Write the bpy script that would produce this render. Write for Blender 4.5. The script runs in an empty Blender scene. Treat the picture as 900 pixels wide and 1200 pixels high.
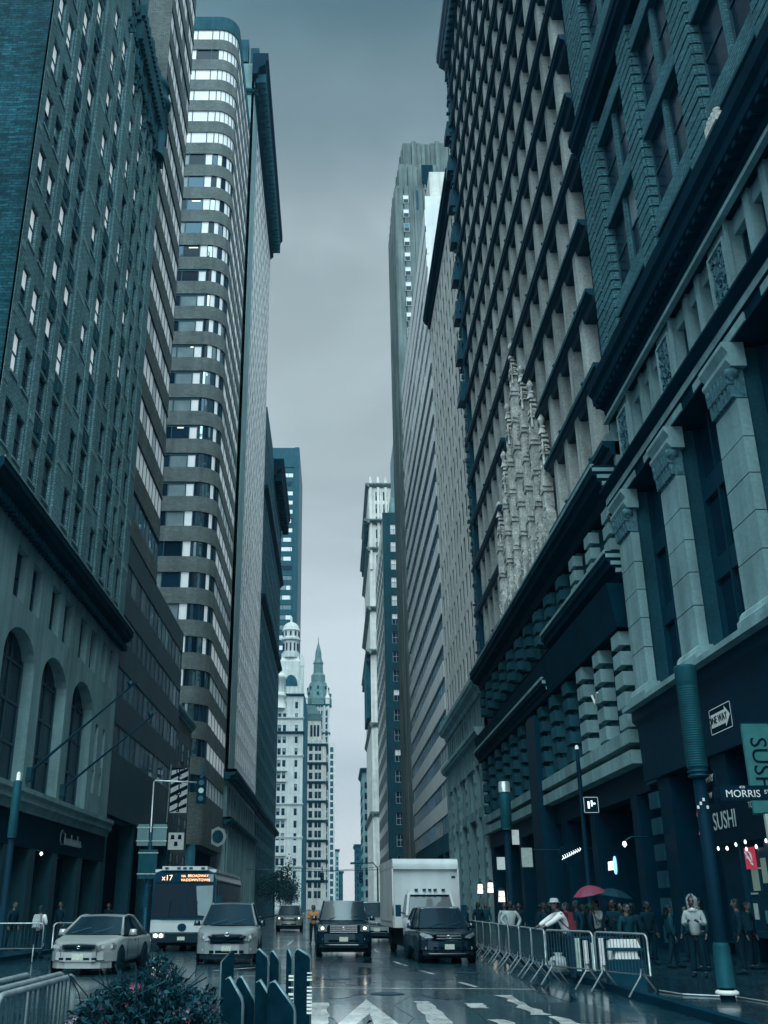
import bpy, math, random
from math import radians as R, sin, cos, pi
from mathutils import Vector, Matrix
random.seed(7)
S = bpy.context.scene
COL = S.collection

# ------------------------------------------------------------------ camera
PITCH = math.atan(462 / 1167.0)
cd = bpy.data.cameras.new('camera')
cam = bpy.data.objects.new('camera', cd)
COL.objects.link(cam)
cam.location = (0, 0, 1.7)
cam.rotation_euler = (pi / 2 + PITCH, 0, 0)
cd.sensor_width = 36
cd.lens = 36 * 1167 / 1200
cd.shift_x = (450 - 392) / 1200
cd.clip_start = 0.1
cd.clip_end = 6000
S.camera = cam

# ------------------------------------------------------------------ world, sun, exposure
SUN_EL, SUN_AZ = R(60), R(180)
w = bpy.data.worlds.new('World')
S.world = w
w.use_nodes = True
nt = w.node_tree
nt.nodes.clear()
def wn(t, **k):
    n = nt.nodes.new(t)
    for a, b in k.items():
        setattr(n, a, b)
    return n
out = wn('ShaderNodeOutputWorld')
bg = wn('ShaderNodeBackground')
bg.inputs[1].default_value = 0.1
sky = wn('ShaderNodeTexSky', sky_type='NISHITA', sun_disc=False, sun_elevation=SUN_EL, sun_rotation=SUN_AZ)
tc = wn('ShaderNodeTexCoord')
sep = wn('ShaderNodeSeparateXYZ')
nt.links.new(tc.outputs['Generated'], sep.inputs[0])
ramp = wn('ShaderNodeValToRGB')
cr = ramp.color_ramp
cr.interpolation = 'EASE'
pts = [(0.0, (.64, .69, .745)), (0.19, (.535, .61, .640)), (0.446, (.465, .565, .580)), (0.60, (.405, .505, .525)), (0.69, (.22, .325, .36)), (0.77, (.085, .18, .21)), (1.0, (.08, .17, .20))]
cr.elements[0].position = pts[0][0]
cr.elements[1].position = pts[-1][0]
for p, c in pts[1:-1]:
    cr.elements.new(p)
for e, (p, c) in zip(cr.elements, pts):
    e.color = (*c, 1)
nt.links.new(sep.outputs['Z'], ramp.inputs[0])
mp = wn('ShaderNodeMapping')
mp.inputs['Scale'].default_value = (1.6, 1.6, 3.4)
nt.links.new(tc.outputs['Generated'], mp.inputs[0])
nz = wn('ShaderNodeTexNoise')
nz.inputs['Scale'].default_value = 1.9
nz.inputs['Detail'].default_value = 5
nz.inputs['Roughness'].default_value = .5
nz.inputs['Distortion'].default_value = .4
nt.links.new(mp.outputs[0], nz.inputs['Vector'])
mr = wn('ShaderNodeMapRange')
mr.inputs['From Min'].default_value = .34
mr.inputs['From Max'].default_value = .66
mr.inputs['To Min'].default_value = 2.55
mr.inputs['To Max'].default_value = 3.62
nt.links.new(nz.outputs['Fac'], mr.inputs['Value'])
mul = wn('ShaderNodeVectorMath', operation='SCALE')
nt.links.new(ramp.outputs[0], mul.inputs[0])
nt.links.new(mr.outputs[0], mul.inputs['Scale'])
mixw = wn('ShaderNodeMix', data_type='RGBA')
mixw.inputs['Factor'].default_value = .94
nt.links.new(sky.outputs[0], mixw.inputs['A'])
nt.links.new(mul.outputs[0], mixw.inputs['B'])
nt.links.new(mixw.outputs['Result'], bg.inputs[0])
nt.links.new(bg.outputs[0], out.inputs[0])

sl = bpy.data.lights.new('sun', 'SUN')
sl.energy = 1.5
sl.angle = R(72)
sl.color = (.82, 1.0, 1.0)
sun = bpy.data.objects.new('sun', sl)
COL.objects.link(sun)
# the sky's azimuth runs clockwise from +Y: light comes from the street's open end behind the camera
sd = Vector((sin(SUN_AZ) * cos(SUN_EL), cos(SUN_AZ) * cos(SUN_EL), sin(SUN_EL)))
sun.rotation_euler = sd.to_track_quat('Z', 'Y').to_euler()

S.view_settings.view_transform = 'Standard'
S.view_settings.look = 'None'
S.view_settings.exposure = 1.72
S.view_settings.gamma = 1
S.cycles.max_bounces = 7
S.cycles.diffuse_bounces = 2
S.cycles.glossy_bounces = 3
S.cycles.use_denoising = True
S.cycles.volume_bounces = 0
S.cycles.sample_clamp_indirect = 4

# ------------------------------------------------------------------ materials
MATS = {}
def mat(name, col, rough=.7, spec=.3, metal=0., noise=0., nscale=.6, bump=0., bscale=20., streak=0., brick=None, emit=None, estr=0., coat=0., grain=0., alpha=1.):
    m = bpy.data.materials.new(name)
    m.use_nodes = True
    t = m.node_tree
    b = t.nodes['Principled BSDF']
    L = t.links.new
    b.inputs['Base Color'].default_value = (*col, 1)
    b.inputs['Roughness'].default_value = rough
    b.inputs['Specular IOR Level'].default_value = spec
    b.inputs['Metallic'].default_value = metal
    b.inputs['Specular Tint'].default_value = (.18, .72, 1, 1)
    b.inputs['Coat Weight'].default_value = coat
    b.inputs['Coat Roughness'].default_value = .12
    if emit:
        b.inputs['Emission Color'].default_value = (*emit, 1)
        b.inputs['Emission Strength'].default_value = estr
    need = noise or streak or brick or bump or grain
    if need:
        g = t.nodes.new('ShaderNodeNewGeometry')
        P = g.outputs['Position']
        cur = None
        def scaled(val_socket, lo, hi, a=.3, z=.7):
            r = t.nodes.new('ShaderNodeMapRange')
            r.inputs[1].default_value = a
            r.inputs[2].default_value = z
            r.inputs[3].default_value = lo
            r.inputs[4].default_value = hi
            L(val_socket, r.inputs[0])
            return r.outputs[0]
        def times(cur, s):
            v = t.nodes.new('ShaderNodeVectorMath')
            v.operation = 'SCALE'
            if cur is None:
                v.inputs[0].default_value = col
            else:
                L(cur, v.inputs[0])
            L(s, v.inputs['Scale'])
            return v.outputs[0]
        hgt = None
        if brick:
            bw, bh, mort, var = brick
            sx = t.nodes.new('ShaderNodeSeparateXYZ')
            L(P, sx.inputs[0])
            ad = t.nodes.new('ShaderNodeMath')
            L(sx.outputs[0], ad.inputs[0])
            L(sx.outputs[1], ad.inputs[1])
            cb = t.nodes.new('ShaderNodeCombineXYZ')
            L(ad.outputs[0], cb.inputs[0])
            L(sx.outputs[2], cb.inputs[1])
            bt = t.nodes.new('ShaderNodeTexBrick')
            L(cb.outputs[0], bt.inputs['Vector'])
            bt.inputs['Scale'].default_value = 1
            bt.inputs['Brick Width'].default_value = bw
            bt.inputs['Row Height'].default_value = bh
            bt.inputs['Mortar Size'].default_value = mort
            bt.inputs['Color1'].default_value = (*[c * (1 - var) for c in col], 1)
            bt.inputs['Color2'].default_value = (*[min(1, c * (1 + var)) for c in col], 1)
            bt.inputs['Mortar'].default_value = (*[c * .55 for c in col], 1)
            cur = bt.outputs['Color']
            hgt = bt.outputs['Fac']
        if noise:
            n = t.nodes.new('ShaderNodeTexNoise')
            n.inputs['Scale'].default_value = nscale
            n.inputs['Detail'].default_value = 6
            n.inputs['Roughness'].default_value = .62
            L(P, n.inputs['Vector'])
            cur = times(cur, scaled(n.outputs['Fac'], 1 - noise, 1 + noise))
        if grain:
            n = t.nodes.new('ShaderNodeTexNoise')
            n.inputs['Scale'].default_value = 9
            n.inputs['Detail'].default_value = 3
            L(P, n.inputs['Vector'])
            cur = times(cur, scaled(n.outputs['Fac'], 1 - grain, 1 + grain))
        if streak:
            mpn = t.nodes.new('ShaderNodeMapping')
            mpn.inputs['Scale'].default_value = (1.3, 1.3, .06)
            L(P, mpn.inputs[0])
            n = t.nodes.new('ShaderNodeTexNoise')
            n.inputs['Scale'].default_value = 1.0
            n.inputs['Detail'].default_value = 5
            L(mpn.outputs[0], n.inputs['Vector'])
            cur = times(cur, scaled(n.outputs['Fac'], 1 - streak, 1 + streak * .5))
        if cur is not None:
            L(cur, b.inputs['Base Color'])
        if bump:
            n = t.nodes.new('ShaderNodeTexNoise')
            n.inputs['Scale'].default_value = bscale
            n.inputs['Detail'].default_value = 4
            L(P, n.inputs['Vector'])
            bp = t.nodes.new('ShaderNodeBump')
            bp.inputs['Strength'].default_value = bump
            bp.inputs['Distance'].default_value = .03
            L(n.outputs['Fac'], bp.inputs['Height'])
            L(bp.outputs[0], b.inputs['Normal'])
    MATS[name] = m
    return m

def glass(name, col, mirror, rough=.04, wob=.25, wscale=.35, gain=.28, tint=(.62, .9, 1)):
    m = bpy.data.materials.new(name)
    m.use_nodes = True
    t = m.node_tree
    L = t.links.new
    b = t.nodes['Principled BSDF']
    b.inputs['Base Color'].default_value = (*col, 1)
    b.inputs['Roughness'].default_value = .25
    b.inputs['Specular IOR Level'].default_value = .6 if gain > .2 else .15
    g = t.nodes.new('ShaderNodeBsdfGlossy')
    g.inputs['Color'].default_value = (*tint, 1)
    g.inputs['Roughness'].default_value = rough
    mx = t.nodes.new('ShaderNodeMixShader')
    geo = t.nodes.new('ShaderNodeNewGeometry')
    n = t.nodes.new('ShaderNodeTexNoise')
    n.inputs['Scale'].default_value = wscale
    n.inputs['Detail'].default_value = 2
    L(geo.outputs['Position'], n.inputs['Vector'])
    bp = t.nodes.new('ShaderNodeBump')
    bp.inputs['Strength'].default_value = wob
    bp.inputs['Distance'].default_value = .12
    L(n.outputs['Fac'], bp.inputs['Height'])
    L(bp.outputs[0], g.inputs['Normal'])
    fr = t.nodes.new('ShaderNodeFresnel')
    fr.inputs['IOR'].default_value = 1.5
    mr_ = t.nodes.new('ShaderNodeMapRange')
    mr_.inputs[1].default_value = .04
    mr_.inputs[2].default_value = .8
    mr_.inputs[3].default_value = mirror
    mr_.inputs[4].default_value = min(1, mirror + gain)
    L(fr.outputs[0], mr_.inputs[0])
    L(mr_.outputs[0], mx.inputs[0])
    L(b.outputs[0], mx.inputs[1])
    L(g.outputs[0], mx.inputs[2])
    L(mx.outputs[0], t.nodes['Material Output'].inputs[0])
    MATS[name] = m
    return m

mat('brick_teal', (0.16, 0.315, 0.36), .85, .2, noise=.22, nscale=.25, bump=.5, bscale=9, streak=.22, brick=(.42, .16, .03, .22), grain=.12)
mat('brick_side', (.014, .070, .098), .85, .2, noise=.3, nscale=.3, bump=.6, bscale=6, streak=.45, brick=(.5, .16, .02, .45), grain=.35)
mat('brick_tan', (0.165, 0.205, 0.21), .85, .2, noise=.2, nscale=.35, bump=.4, bscale=9, streak=.2, brick=(.4, .15, .025, .2), grain=.15)
mat('brick_rust', (0.078, 0.205, 0.25), .85, .2, noise=.25, nscale=.5, bump=.5, bscale=8, brick=(.34, .13, .025, .22), grain=.2)
mat('stone_grey', (0.215, 0.36, 0.39), .8, .25, noise=.22, nscale=.35, bump=.25, bscale=14, streak=.28, grain=.1)
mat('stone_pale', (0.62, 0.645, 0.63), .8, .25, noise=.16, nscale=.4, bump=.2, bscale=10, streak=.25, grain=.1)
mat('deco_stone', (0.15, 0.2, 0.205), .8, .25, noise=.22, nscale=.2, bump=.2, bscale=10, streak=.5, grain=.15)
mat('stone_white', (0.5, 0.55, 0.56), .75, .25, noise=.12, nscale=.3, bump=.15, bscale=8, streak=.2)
mat('stone_mid', (.40, .455, .455), .8, .25, noise=.25, nscale=.5, bump=.3, bscale=10, streak=.4, grain=.2)
mat('truck_white', (.48, .53, .55), .45, .4, noise=.12, nscale=.6, streak=.2)
mat('terracotta', (.54, .565, .55), .75, .3, noise=.35, nscale=1.6, bump=.8, bscale=7, streak=.45, grain=.35)
mat('stone_dark', (0.018, 0.085, 0.12), .8, .25, noise=.3, nscale=.4, bump=.3, bscale=12, streak=.3, grain=.15)
mat('stone_navy', (0.0012, 0.022, 0.042), .8, .15, noise=.3, nscale=.6, bump=.3, bscale=14)
mat('carved', (0.07, 0.17, 0.21), .8, .25, noise=.5, nscale=6, bump=1.0, bscale=16)
mat('shop_black', (0.0004, 0.018, 0.04), .5, .4, noise=.3, nscale=1.5)
mat('metal_dark', (0.003, 0.032, 0.058), .45, .5, noise=.2, nscale=3)
mat('metal_black', (0.002, 0.022, 0.042), .35, .5)
mat('frame_dark', (.03, .075, .10), .5, .4)
mat('frame_pale', (.38, .44, .46), .5, .4)
mat('panel_white', (0.74, 0.77, 0.79), .45, .4, noise=.1, nscale=.5, streak=.14)
mat('panel_teal', (0.016, 0.058, 0.08), .5, .4, noise=.2, nscale=.3, streak=.2)
mat('copper', (0.095, 0.165, 0.175), .7, .3, noise=.25, nscale=.5)
mat('blind', (.70, .76, .80), .6, .3, coat=.3, noise=.12, nscale=.7)  # white blinds; strip panes use it as sky reflection put into the colour
mat('blind_lit', (.70, .76, .80), .6, .3, coat=.3, noise=.12, nscale=.7, emit=(.82, .93, 1), estr=.06)  # added glow stands in for sky reflected in the panes
mat('sash_bright', (.72, .78, .82), .6, .3, coat=.3, emit=(.85, .95, 1), estr=.13)  # sashes given a glow in place of mirrored sky
mat('blind_grey', (0.19, 0.26, 0.29), .6, .3, coat=.4, noise=.2, nscale=.7)
mat('lamp_lit', (.7, .66, .55), .5, emit=(1, .93, .75), estr=.45)
mat('room_lit', (.5, .6, .6), .5, emit=(.75, .95, 1), estr=.55)
glass('glass_dark', (.002, .018, .038), .005, gain=.08, tint=(.25, .62, .95))
glass('glass_navy', (.005, .034, .064), .05, gain=.12, tint=(.35, .72, 1))
glass('glass_sky', (.05, .10, .13), .62, wob=.35)
glass('glass_mid', (.02, .07, .10), .28, wob=.4)
M = MATS

# ------------------------------------------------------------------ mesh helpers
class Fr:
    """facade frame: u along the wall, n outward, z up"""
    def __init__(s, ox, oy, u, n):
        s.o = Vector((ox, oy, 0)); s.u = Vector((*u, 0)); s.n = Vector((*n, 0))
    def P(s, u, n, z):
        return s.o + s.u * u + s.n * n + Vector((0, 0, z))
    @property
    def ang(s):
        return math.atan2(s.n.x, -s.n.y)
def left_fr(X): return Fr(X, 0, (0, 1), (1, 0))
def right_fr(X): return Fr(X, 0, (0, 1), (-1, 0))
def south_fr(Y): return Fr(0, Y, (1, 0), (0, -1))
W0 = Fr(0, 0, (1, 0), (0, 1))      # plain world frame: u = x, n = y

class MB:
    def __init__(s, fr=W0):
        s.v = []; s.f = []; s.m = []; s.mats = []; s.cur = 0; s.fr = fr; s.sm = []; s.smooth = False
    def use(s, name):
        m = M[name]
        if m not in s.mats: s.mats.append(m)
        s.cur = s.mats.index(m)
        return s
    def face(s, ids):
        s.f.append(ids); s.m.append(s.cur); s.sm.append(s.smooth)
    def pts(s, ps):
        b = len(s.v)
        for p in ps: s.v.append(tuple(s.fr.P(*p)))
        return b
    def quad(s, a, b, c, d):
        k = s.pts((a, b, c, d)); s.face((k, k + 1, k + 2, k + 3))
    def poly(s, ps):
        k = s.pts(ps); s.face(tuple(range(k, k + len(ps))))
    def box(s, u0, u1, n0, n1, z0, z1):
        k = s.pts([(u, n, z) for z in (z0, z1) for (u, n) in ((u0, n0), (u1, n0), (u1, n1), (u0, n1))])
        for q in ((0, 3, 2, 1), (4, 5, 6, 7), (0, 1, 5, 4), (1, 2, 6, 5), (2, 3, 7, 6), (3, 0, 4, 7)):
            s.face(tuple(k + i for i in q))
        return s
    def taper(s, u0, u1, n0, n1, z0, z1, k0=.0, k1=.0):
        """box whose top is inset by k0 in u and k1 in n"""
        k = s.pts([(u0, n0, z0), (u1, n0, z0), (u1, n1, z0), (u0, n1, z0), (u0 + k0, n0 + k1, z1), (u1 - k0, n0 + k1, z1), (u1 - k0, n1 - k1, z1), (u0 + k0, n1 - k1, z1)])
        for q in ((0, 3, 2, 1), (4, 5, 6, 7), (0, 1, 5, 4), (1, 2, 6, 5), (2, 3, 7, 6), (3, 0, 4, 7)):
            s.face(tuple(k + i for i in q))
        return s
    def tube(s, ps, r, n=6, cap=True):
        ps = [Vector(p) for p in ps]
        rs = r if isinstance(r, (list, tuple)) else [r] * len(ps)
        rings = []
        prev = None
        for i, p in enumerate(ps):
            d = (ps[min(i + 1, len(ps) - 1)] - ps[max(i - 1, 0)]).normalized()
            up = Vector((0, 0, 1)) if abs(d.z) < .95 else Vector((0, 1, 0))
            if prev is not None:
                a = (prev - d * prev.dot(d)).normalized()
            else:
                a = d.cross(up).normalized()
            prev = a
            b = d.cross(a)
            rings.append(s.pts([tuple(p + (a * cos(t) + b * sin(t)) * rs[i]) for t in [2 * pi * j / n for j in range(n)]]))
        o = s.smooth; s.smooth = n > 5
        for i in range(len(ps) - 1):
            for j in range(n):
                s.face((rings[i] + j, rings[i] + (j + 1) % n, rings[i + 1] + (j + 1) % n, rings[i + 1] + j))
        s.smooth = o
        if cap:
            s.face(tuple(rings[0] + j for j in range(n))); s.face(tuple(rings[-1] + j for j in range(n)))
        return s
    def lathe(s, prof, c=(0, 0), n=16, smooth=True, a0=0.):
        """prof: (r, z) list round the vertical axis at c"""
        rings = [s.pts([(c[0] + r * cos(a0 + 2 * pi * j / n), c[1] + r * sin(a0 + 2 * pi * j / n), z) for j in range(n)]) for r, z in prof]
        o = s.smooth; s.smooth = smooth
        for i in range(len(prof) - 1):
            for j in range(n):
                s.face((rings[i] + j, rings[i] + (j + 1) % n, rings[i + 1] + (j + 1) % n, rings[i + 1] + j))
        s.smooth = o
        s.face(tuple(rings[0] + j for j in range(n))); s.face(tuple(rings[-1] + j for j in range(n)))
        return s
    def prism(s, poly, n0, n1):
        """poly in (u, z), extruded along n"""
        k = len(poly)
        a = s.pts([(u, n0, z) for u, z in poly]); b = s.pts([(u, n1, z) for u, z in poly])
        s.face(tuple(a + i for i in range(k))); s.face(tuple(b + i for i in range(k)))
        for i in range(k):
            s.face((a + i, a + (i + 1) % k, b + (i + 1) % k, b + i))
        return s
    def slab(s, poly, z0, z1):
        """poly in (u, n), extruded along z"""
        k = len(poly)
        a = s.pts([(u, n, z0) for u, n in poly]); b = s.pts([(u, n, z1) for u, n in poly])
        s.face(tuple(a + i for i in range(k))); s.face(tuple(b + i for i in range(k)))
        for i in range(k):
            s.face((a + i, a + (i + 1) % k, b + (i + 1) % k, b + i))
        return s
    def sweep(s, prof, u0, u1):
        """moulding profile in (n, z) run along u"""
        k = len(prof)
        a = s.pts([(u0, n, z) for n, z in prof]); b = s.pts([(u1, n, z) for n, z in prof])
        s.face(tuple(a + i for i in range(k))); s.face(tuple(b + i for i in range(k)))
        for i in range(k):
            s.face((a + i, a + (i + 1) % k, b + (i + 1) % k, b + i))
        return s
    def holed(s, us, zs, U0, U1, Z0, Z1, depth, arch=None):
        """wall sheet at n = 0 with a recess of the given depth at every window (u0,u1) x (z0,z1)"""
        eu = [U0] + [x for p in us for x in p] + [U1]
        ez = [Z0] + [x for p in zs for x in p] + [Z1]
        for i in range(len(eu) - 1):
            if eu[i + 1] - eu[i] < 1e-6: continue
            if i % 2 == 0:
                s.quad((eu[i], 0, Z0), (eu[i + 1], 0, Z0), (eu[i + 1], 0, Z1), (eu[i], 0, Z1))
                continue
            for j in range(len(ez) - 1):
                if ez[j + 1] - ez[j] < 1e-6: continue
                a, b, c, d = eu[i], eu[i + 1], ez[j], ez[j + 1]
                if j % 2 == 0:
                    s.quad((a, 0, c), (b, 0, c), (b, 0, d), (a, 0, d))
                else:
                    s.quad((a, 0, c), (a, -depth, c), (a, -depth, d), (a, 0, d))
                    s.quad((b, 0, c), (b, 0, d), (b, -depth, d), (b, -depth, c))
                    s.quad((a, 0, c), (b, 0, c), (b, -depth, c), (a, -depth, c))
                    s.quad((a, 0, d), (a, -depth, d), (b, -depth, d), (b, 0, d))
        return s
    def mesh(s, name):
        me = bpy.data.meshes.new(name)
        me.from_pydata(s.v, [], s.f)
        for m in s.mats: me.materials.append(m)
        me.polygons.foreach_set('material_index', s.m)
        me.polygons.foreach_set('use_smooth', s.sm)
        me.update()
        return me
    def build(s, name, parent=None, kind=None):
        return link(name, s.mesh(name), parent, kind)

def pinv(p):
    """undo the placement of an (unrotated) root so its children can be authored in world coordinates"""
    while p.parent: p = p.parent
    return Matrix.Translation(-Vector(p.location))
def link(name, me, parent=None, kind=None, world=True):
    o = bpy.data.objects.new(name, me)
    COL.objects.link(o)
    if parent is not None:
        o.parent = parent
        if world and parent.parent is None: o.matrix_parent_inverse = pinv(parent)
    if kind: o['kind'] = kind
    return o
def tag(o, label, cat, group=None):
    o['label'] = label; o['category'] = cat
    if group: o['group'] = group
    return o
def thing(name, label, cat, loc=(0, 0, 0), rz=0, group=None):
    o = bpy.data.objects.new(name, None)
    o.empty_display_size = .3
    COL.objects.link(o)
    o.location = loc; o.rotation_euler = (0, 0, rz)
    return tag(o, label, cat, group)
def copy_tree(o, parent=None):
    c = o.copy(); COL.objects.link(c)
    if parent is not None: c.parent = parent
    for ch in o.children: copy_tree(ch, c)
    return c

WM = {}
def window_mesh(w_, h, frame='frame_dark', up='glass_navy', lo='glass_dark', fw=.07, mid=True, mull=0, proud=.06):
    """sash window in local axes: x along the wall, -y outward, z up from the sill"""
    key = (round(w_, 2), round(h, 2), frame, up, lo, fw, mid, mull, proud)
    if key in WM: return WM[key]
    b = MB().use(frame)
    b.box(-w_ / 2, -w_ / 2 + fw, -proud, .02, 0, h); b.box(w_ / 2 - fw, w_ / 2, -proud, .02, 0, h)
    b.box(-w_ / 2 + fw, w_ / 2 - fw, -proud, .02, 0, fw); b.box(-w_ / 2 + fw, w_ / 2 - fw, -proud, .02, h - fw, h)
    mz = h * .52
    if mid: b.box(-w_ / 2 + fw, w_ / 2 - fw, -proud * .8, .02, mz - fw / 2, mz + fw / 2)
    for k in range(mull):
        x = -w_ / 2 + w_ * (k + 1) / (mull + 1)
        b.box(x - fw / 3, x + fw / 3, -proud * .7, .02, fw, h - fw)
    b.use(lo)
    b.quad((-w_ / 2, 0, 0), (w_ / 2, 0, 0), (w_ / 2, 0, mz), (-w_ / 2, 0, mz))
    b.use(up)
    b.quad((-w_ / 2, -.012, mz), (w_ / 2, -.012, mz), (w_ / 2, -.012, h), (-w_ / 2, -.012, h))
    WM[key] = b.mesh('window')
    return WM[key]

def put_window(fr, uc, z0, depth, me, parent, name='window'):
    o = link(name, me, parent)
    o.location = fr.P(uc, -depth, z0)
    o.rotation_euler = (0, 0, fr.ang)
    return o

def facade(parent, fr, us, zs, U0, U1, Z0, Z1, wall, depth=.35, style=None, limit=120, wname='window', build_wall=True, sill=None):
    """wall sheet plus one window object per opening; the openings past the limit that show smallest are joined"""
    if build_wall:
        MB(fr).use(wall).holed(us, zs, U0, U1, Z0, Z1, depth).build('wall', parent)
    cells = []
    for i, (a, b) in enumerate(us):
        for j, (c, d) in enumerate(zs):
            p = fr.P((a + b) / 2, 0, (c + d) / 2)
            cells.append(((p - cam.location).length, i, j, a, b, c, d))
    cells.sort()
    rest = None
    for k, (_, i, j, a, b, c, d) in enumerate(cells):
        kw = style(i, j) if style else {}
        me = window_mesh(b - a, d - c, **kw)
        if k < limit:
            put_window(fr, (a + b) / 2, c, depth, me, parent, wname)
        else:
            if rest is None: rest = MB()
            mtx = Matrix.Translation(fr.P((a + b) / 2, -depth, c)) @ Matrix.Rotation(fr.ang, 4, 'Z')
            k0 = len(rest.v)
            rest.v += [tuple(mtx @ v.co) for v in me.vertices]
            for p in me.polygons:
                m = me.materials[p.material_index]
                if m not in rest.mats: rest.mats.append(m)
                rest.f.append(tuple(k0 + q for q in p.vertices)); rest.m.append(rest.mats.index(m)); rest.sm.append(False)
    if rest: rest.build('window_rows', parent, 'stuff')
    if sill:
        b = MB(fr).use(sill)
        for _, i, j, a, b_, c, d in cells:
            b.box(a - .05, b_ + .05, -.04, .05, c - .12, c)
        b.build('sill', parent, 'stuff')

def cornice_prof(z0, z1, out, back=-.3):
    h = z1 - z0
    return [(back, z0), (out * .25, z0), (out * .35, z0 + h * .3), (out * .8, z0 + h * .45), (out * .85, z0 + h * .6), (out, z0 + h * .7), (out, z1), (back, z1)]
def rep(a, step, n, w_):
    return [(a + i * step, a + i * step + w_) for i in range(n)]
# ------------------------------------------------------------------ the setting: ground, road, pavements, markings
XL, XR = -15.0, 13.0
def wet_mat(name, col, lo, hi, bstr=.25, patch=.35):
    m = mat(name, col, .4, .6, noise=.45, nscale=.9, bump=bstr, bscale=16, coat=.85, grain=.35)
    t = m.node_tree; L = t.links.new
    g = t.nodes.new('ShaderNodeNewGeometry')
    mpn = t.nodes.new('ShaderNodeMapping'); mpn.inputs['Scale'].default_value = (1, .45, 1)
    L(g.outputs['Position'], mpn.inputs[0])
    n = t.nodes.new('ShaderNodeTexNoise'); n.inputs['Scale'].default_value = patch; n.inputs['Detail'].default_value = 6; n.inputs['Roughness'].default_value = .65
    L(mpn.outputs[0], n.inputs['Vector'])
    r = t.nodes.new('ShaderNodeMapRange'); r.inputs[1].default_value = .38; r.inputs[2].default_value = .62; r.inputs[3].default_value = lo; r.inputs[4].default_value = hi
    L(n.outputs['Fac'], r.inputs[0])
    L(r.outputs[0], t.nodes['Principled BSDF'].inputs['Roughness'])
    return m
wet_mat('asphalt_wet', (.006, .042, .062), .14, .46, bstr=.55)
wet_mat('pavement_wet', (.008, .038, .055), .15, .5)
wet_mat('paint_wet', (.66, .70, .70), .15, .5, bstr=.5, patch=2)
mat('ground_far', (.05, .09, .11), .8)
def structure(name, b):
    o = b.build(name); o['kind'] = 'structure'; return o
g = MB().use('ground_far'); g.quad((-590, -290, -.15), (590, -290, -.15), (590, 2190, -.15), (-590, 2190, -.15)); structure('ground', g)
KL, KR = -10.9, 5.9
g = MB().use('asphalt_wet'); g.quad((KL - .2, -60, 0), (KR + .2, -60, 0), (KR + .2, 2100, 0), (KL - .2, 2100, 0)); structure('road', g)
g = MB().use('pavement_wet'); g.box(KR + .18, 40, -60, 2100, -.1, .13); structure('pavement_east', g)
g = MB().use('pavement_wet'); g.box(-60, KL - .18, -60, 2100, -.1, .13); structure('pavement_west', g)
for nm, x in (('kerb_east', KR), ('kerb_west', KL - .18)):
    g = MB().use('stone_navy'); g.box(x, x + .18, -60, 2100, -.1, .145); structure(nm, g)
# paving joints near the camera, on the east pavement
pv = MB().use('stone_navy')
for i in range(5):
    pv.box(KR + .18 + 1.4 * i + 1.2, KR + .18 + 1.4 * i + 1.216, 12, 60, .12, .1315)
for j in range(30):
    pv.box(KR + .18, XR, 14 + 1.5 * j, 14 + 1.5 * j + .016, .12, .132)
structure('paving_joints', pv)
def mark(name, polys, m='paint_wet'):
    b = MB().use(m)
    for p in polys: b.poly([(x, y, .0075) for x, y in p])
    return structure(name, b)
def worn_rect(x0, y0, x1, y1, w_, n=7, chip=.05):
    """painted bar from (x0,y0) to (x1,y1), ragged along both edges"""
    d = Vector((x1 - x0, y1 - y0)); q = Vector((-d.y, d.x)).normalized() * w_ / 2
    a, b = [], []
    for i in range(n + 1):
        p = Vector((x0, y0)) + d * i / n
        a.append(tuple(p + q * (1 + random.uniform(-chip, chip) * 2))); b.append(tuple(p - q * (1 + random.uniform(-chip, chip) * 2)))
    return a + b[::-1]
mark('stop_line', [worn_rect(-.9, 24.6, 4.4, 24.2, .16, 14, .25)])
mark('crosswalk_marking', [worn_rect(-.29, 14, -.29, 20.9, .36, 12, .12), worn_rect(1.65, 15, 1.66, 21.2, .34, 12, .12), worn_rect(2.58, 19.8, 2.6, 20.8, .34, 4, .1),
     worn_rect(3.46, 18.6, 3.46, 22.6, .26, 9, .3), worn_rect(3.75, 15.5, 3.6, 18.4, .3, 6, .3), worn_rect(2.62, 15.5, 2.62, 17.9, .3, 5, .25)])
mark('arrow_marking', [[(.62, 21.6), (1.0, 17.2), (.86, 14), (.62, 14), (.60, 18.9), (.22, 16.4), (-.06, 16.4)], worn_rect(.02, 16.2, .2, 14.2, .2, 4, .2)])
mark('lane_line', [worn_rect(1.95, 36, 2.2, 33.4, .12, 4, .2), worn_rect(2.44, 31, 2.68, 29.4, .12, 4, .2), worn_rect(3.0, 26.4, 3.2, 24.8, .12, 4, .2),
     worn_rect(1.7, 46, 1.72, 43, .12, 3, .2), worn_rect(1.7, 58, 1.7, 52, .12, 3, .2), worn_rect(-2.2, 40, -2.0, 34, .12, 5, .2), worn_rect(-2.2, 58, -2.2, 50, .12, 5, .2)])
mark('lane_edge_mark', [worn_rect(-3.4, 31, -1.6, 33.6, .14, 5, .25), worn_rect(-2.6, 28.6, -.5, 28.9, .12, 5, .3), worn_rect(-1.6, 22, -.6, 21.8, .12, 4, .3)])
# manhole covers and patches in the wet road
b = MB().use('metal_dark')
for x, y in ((.1, 27.5), (1.1, 23.0), (-1.7, 20), (3.6, 30)):
    b.poly([(x + .36 * cos(t * pi / 10), y + .36 * sin(t * pi / 10), .0095) for t in range(20)])
structure('manhole_cover', b)

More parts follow.
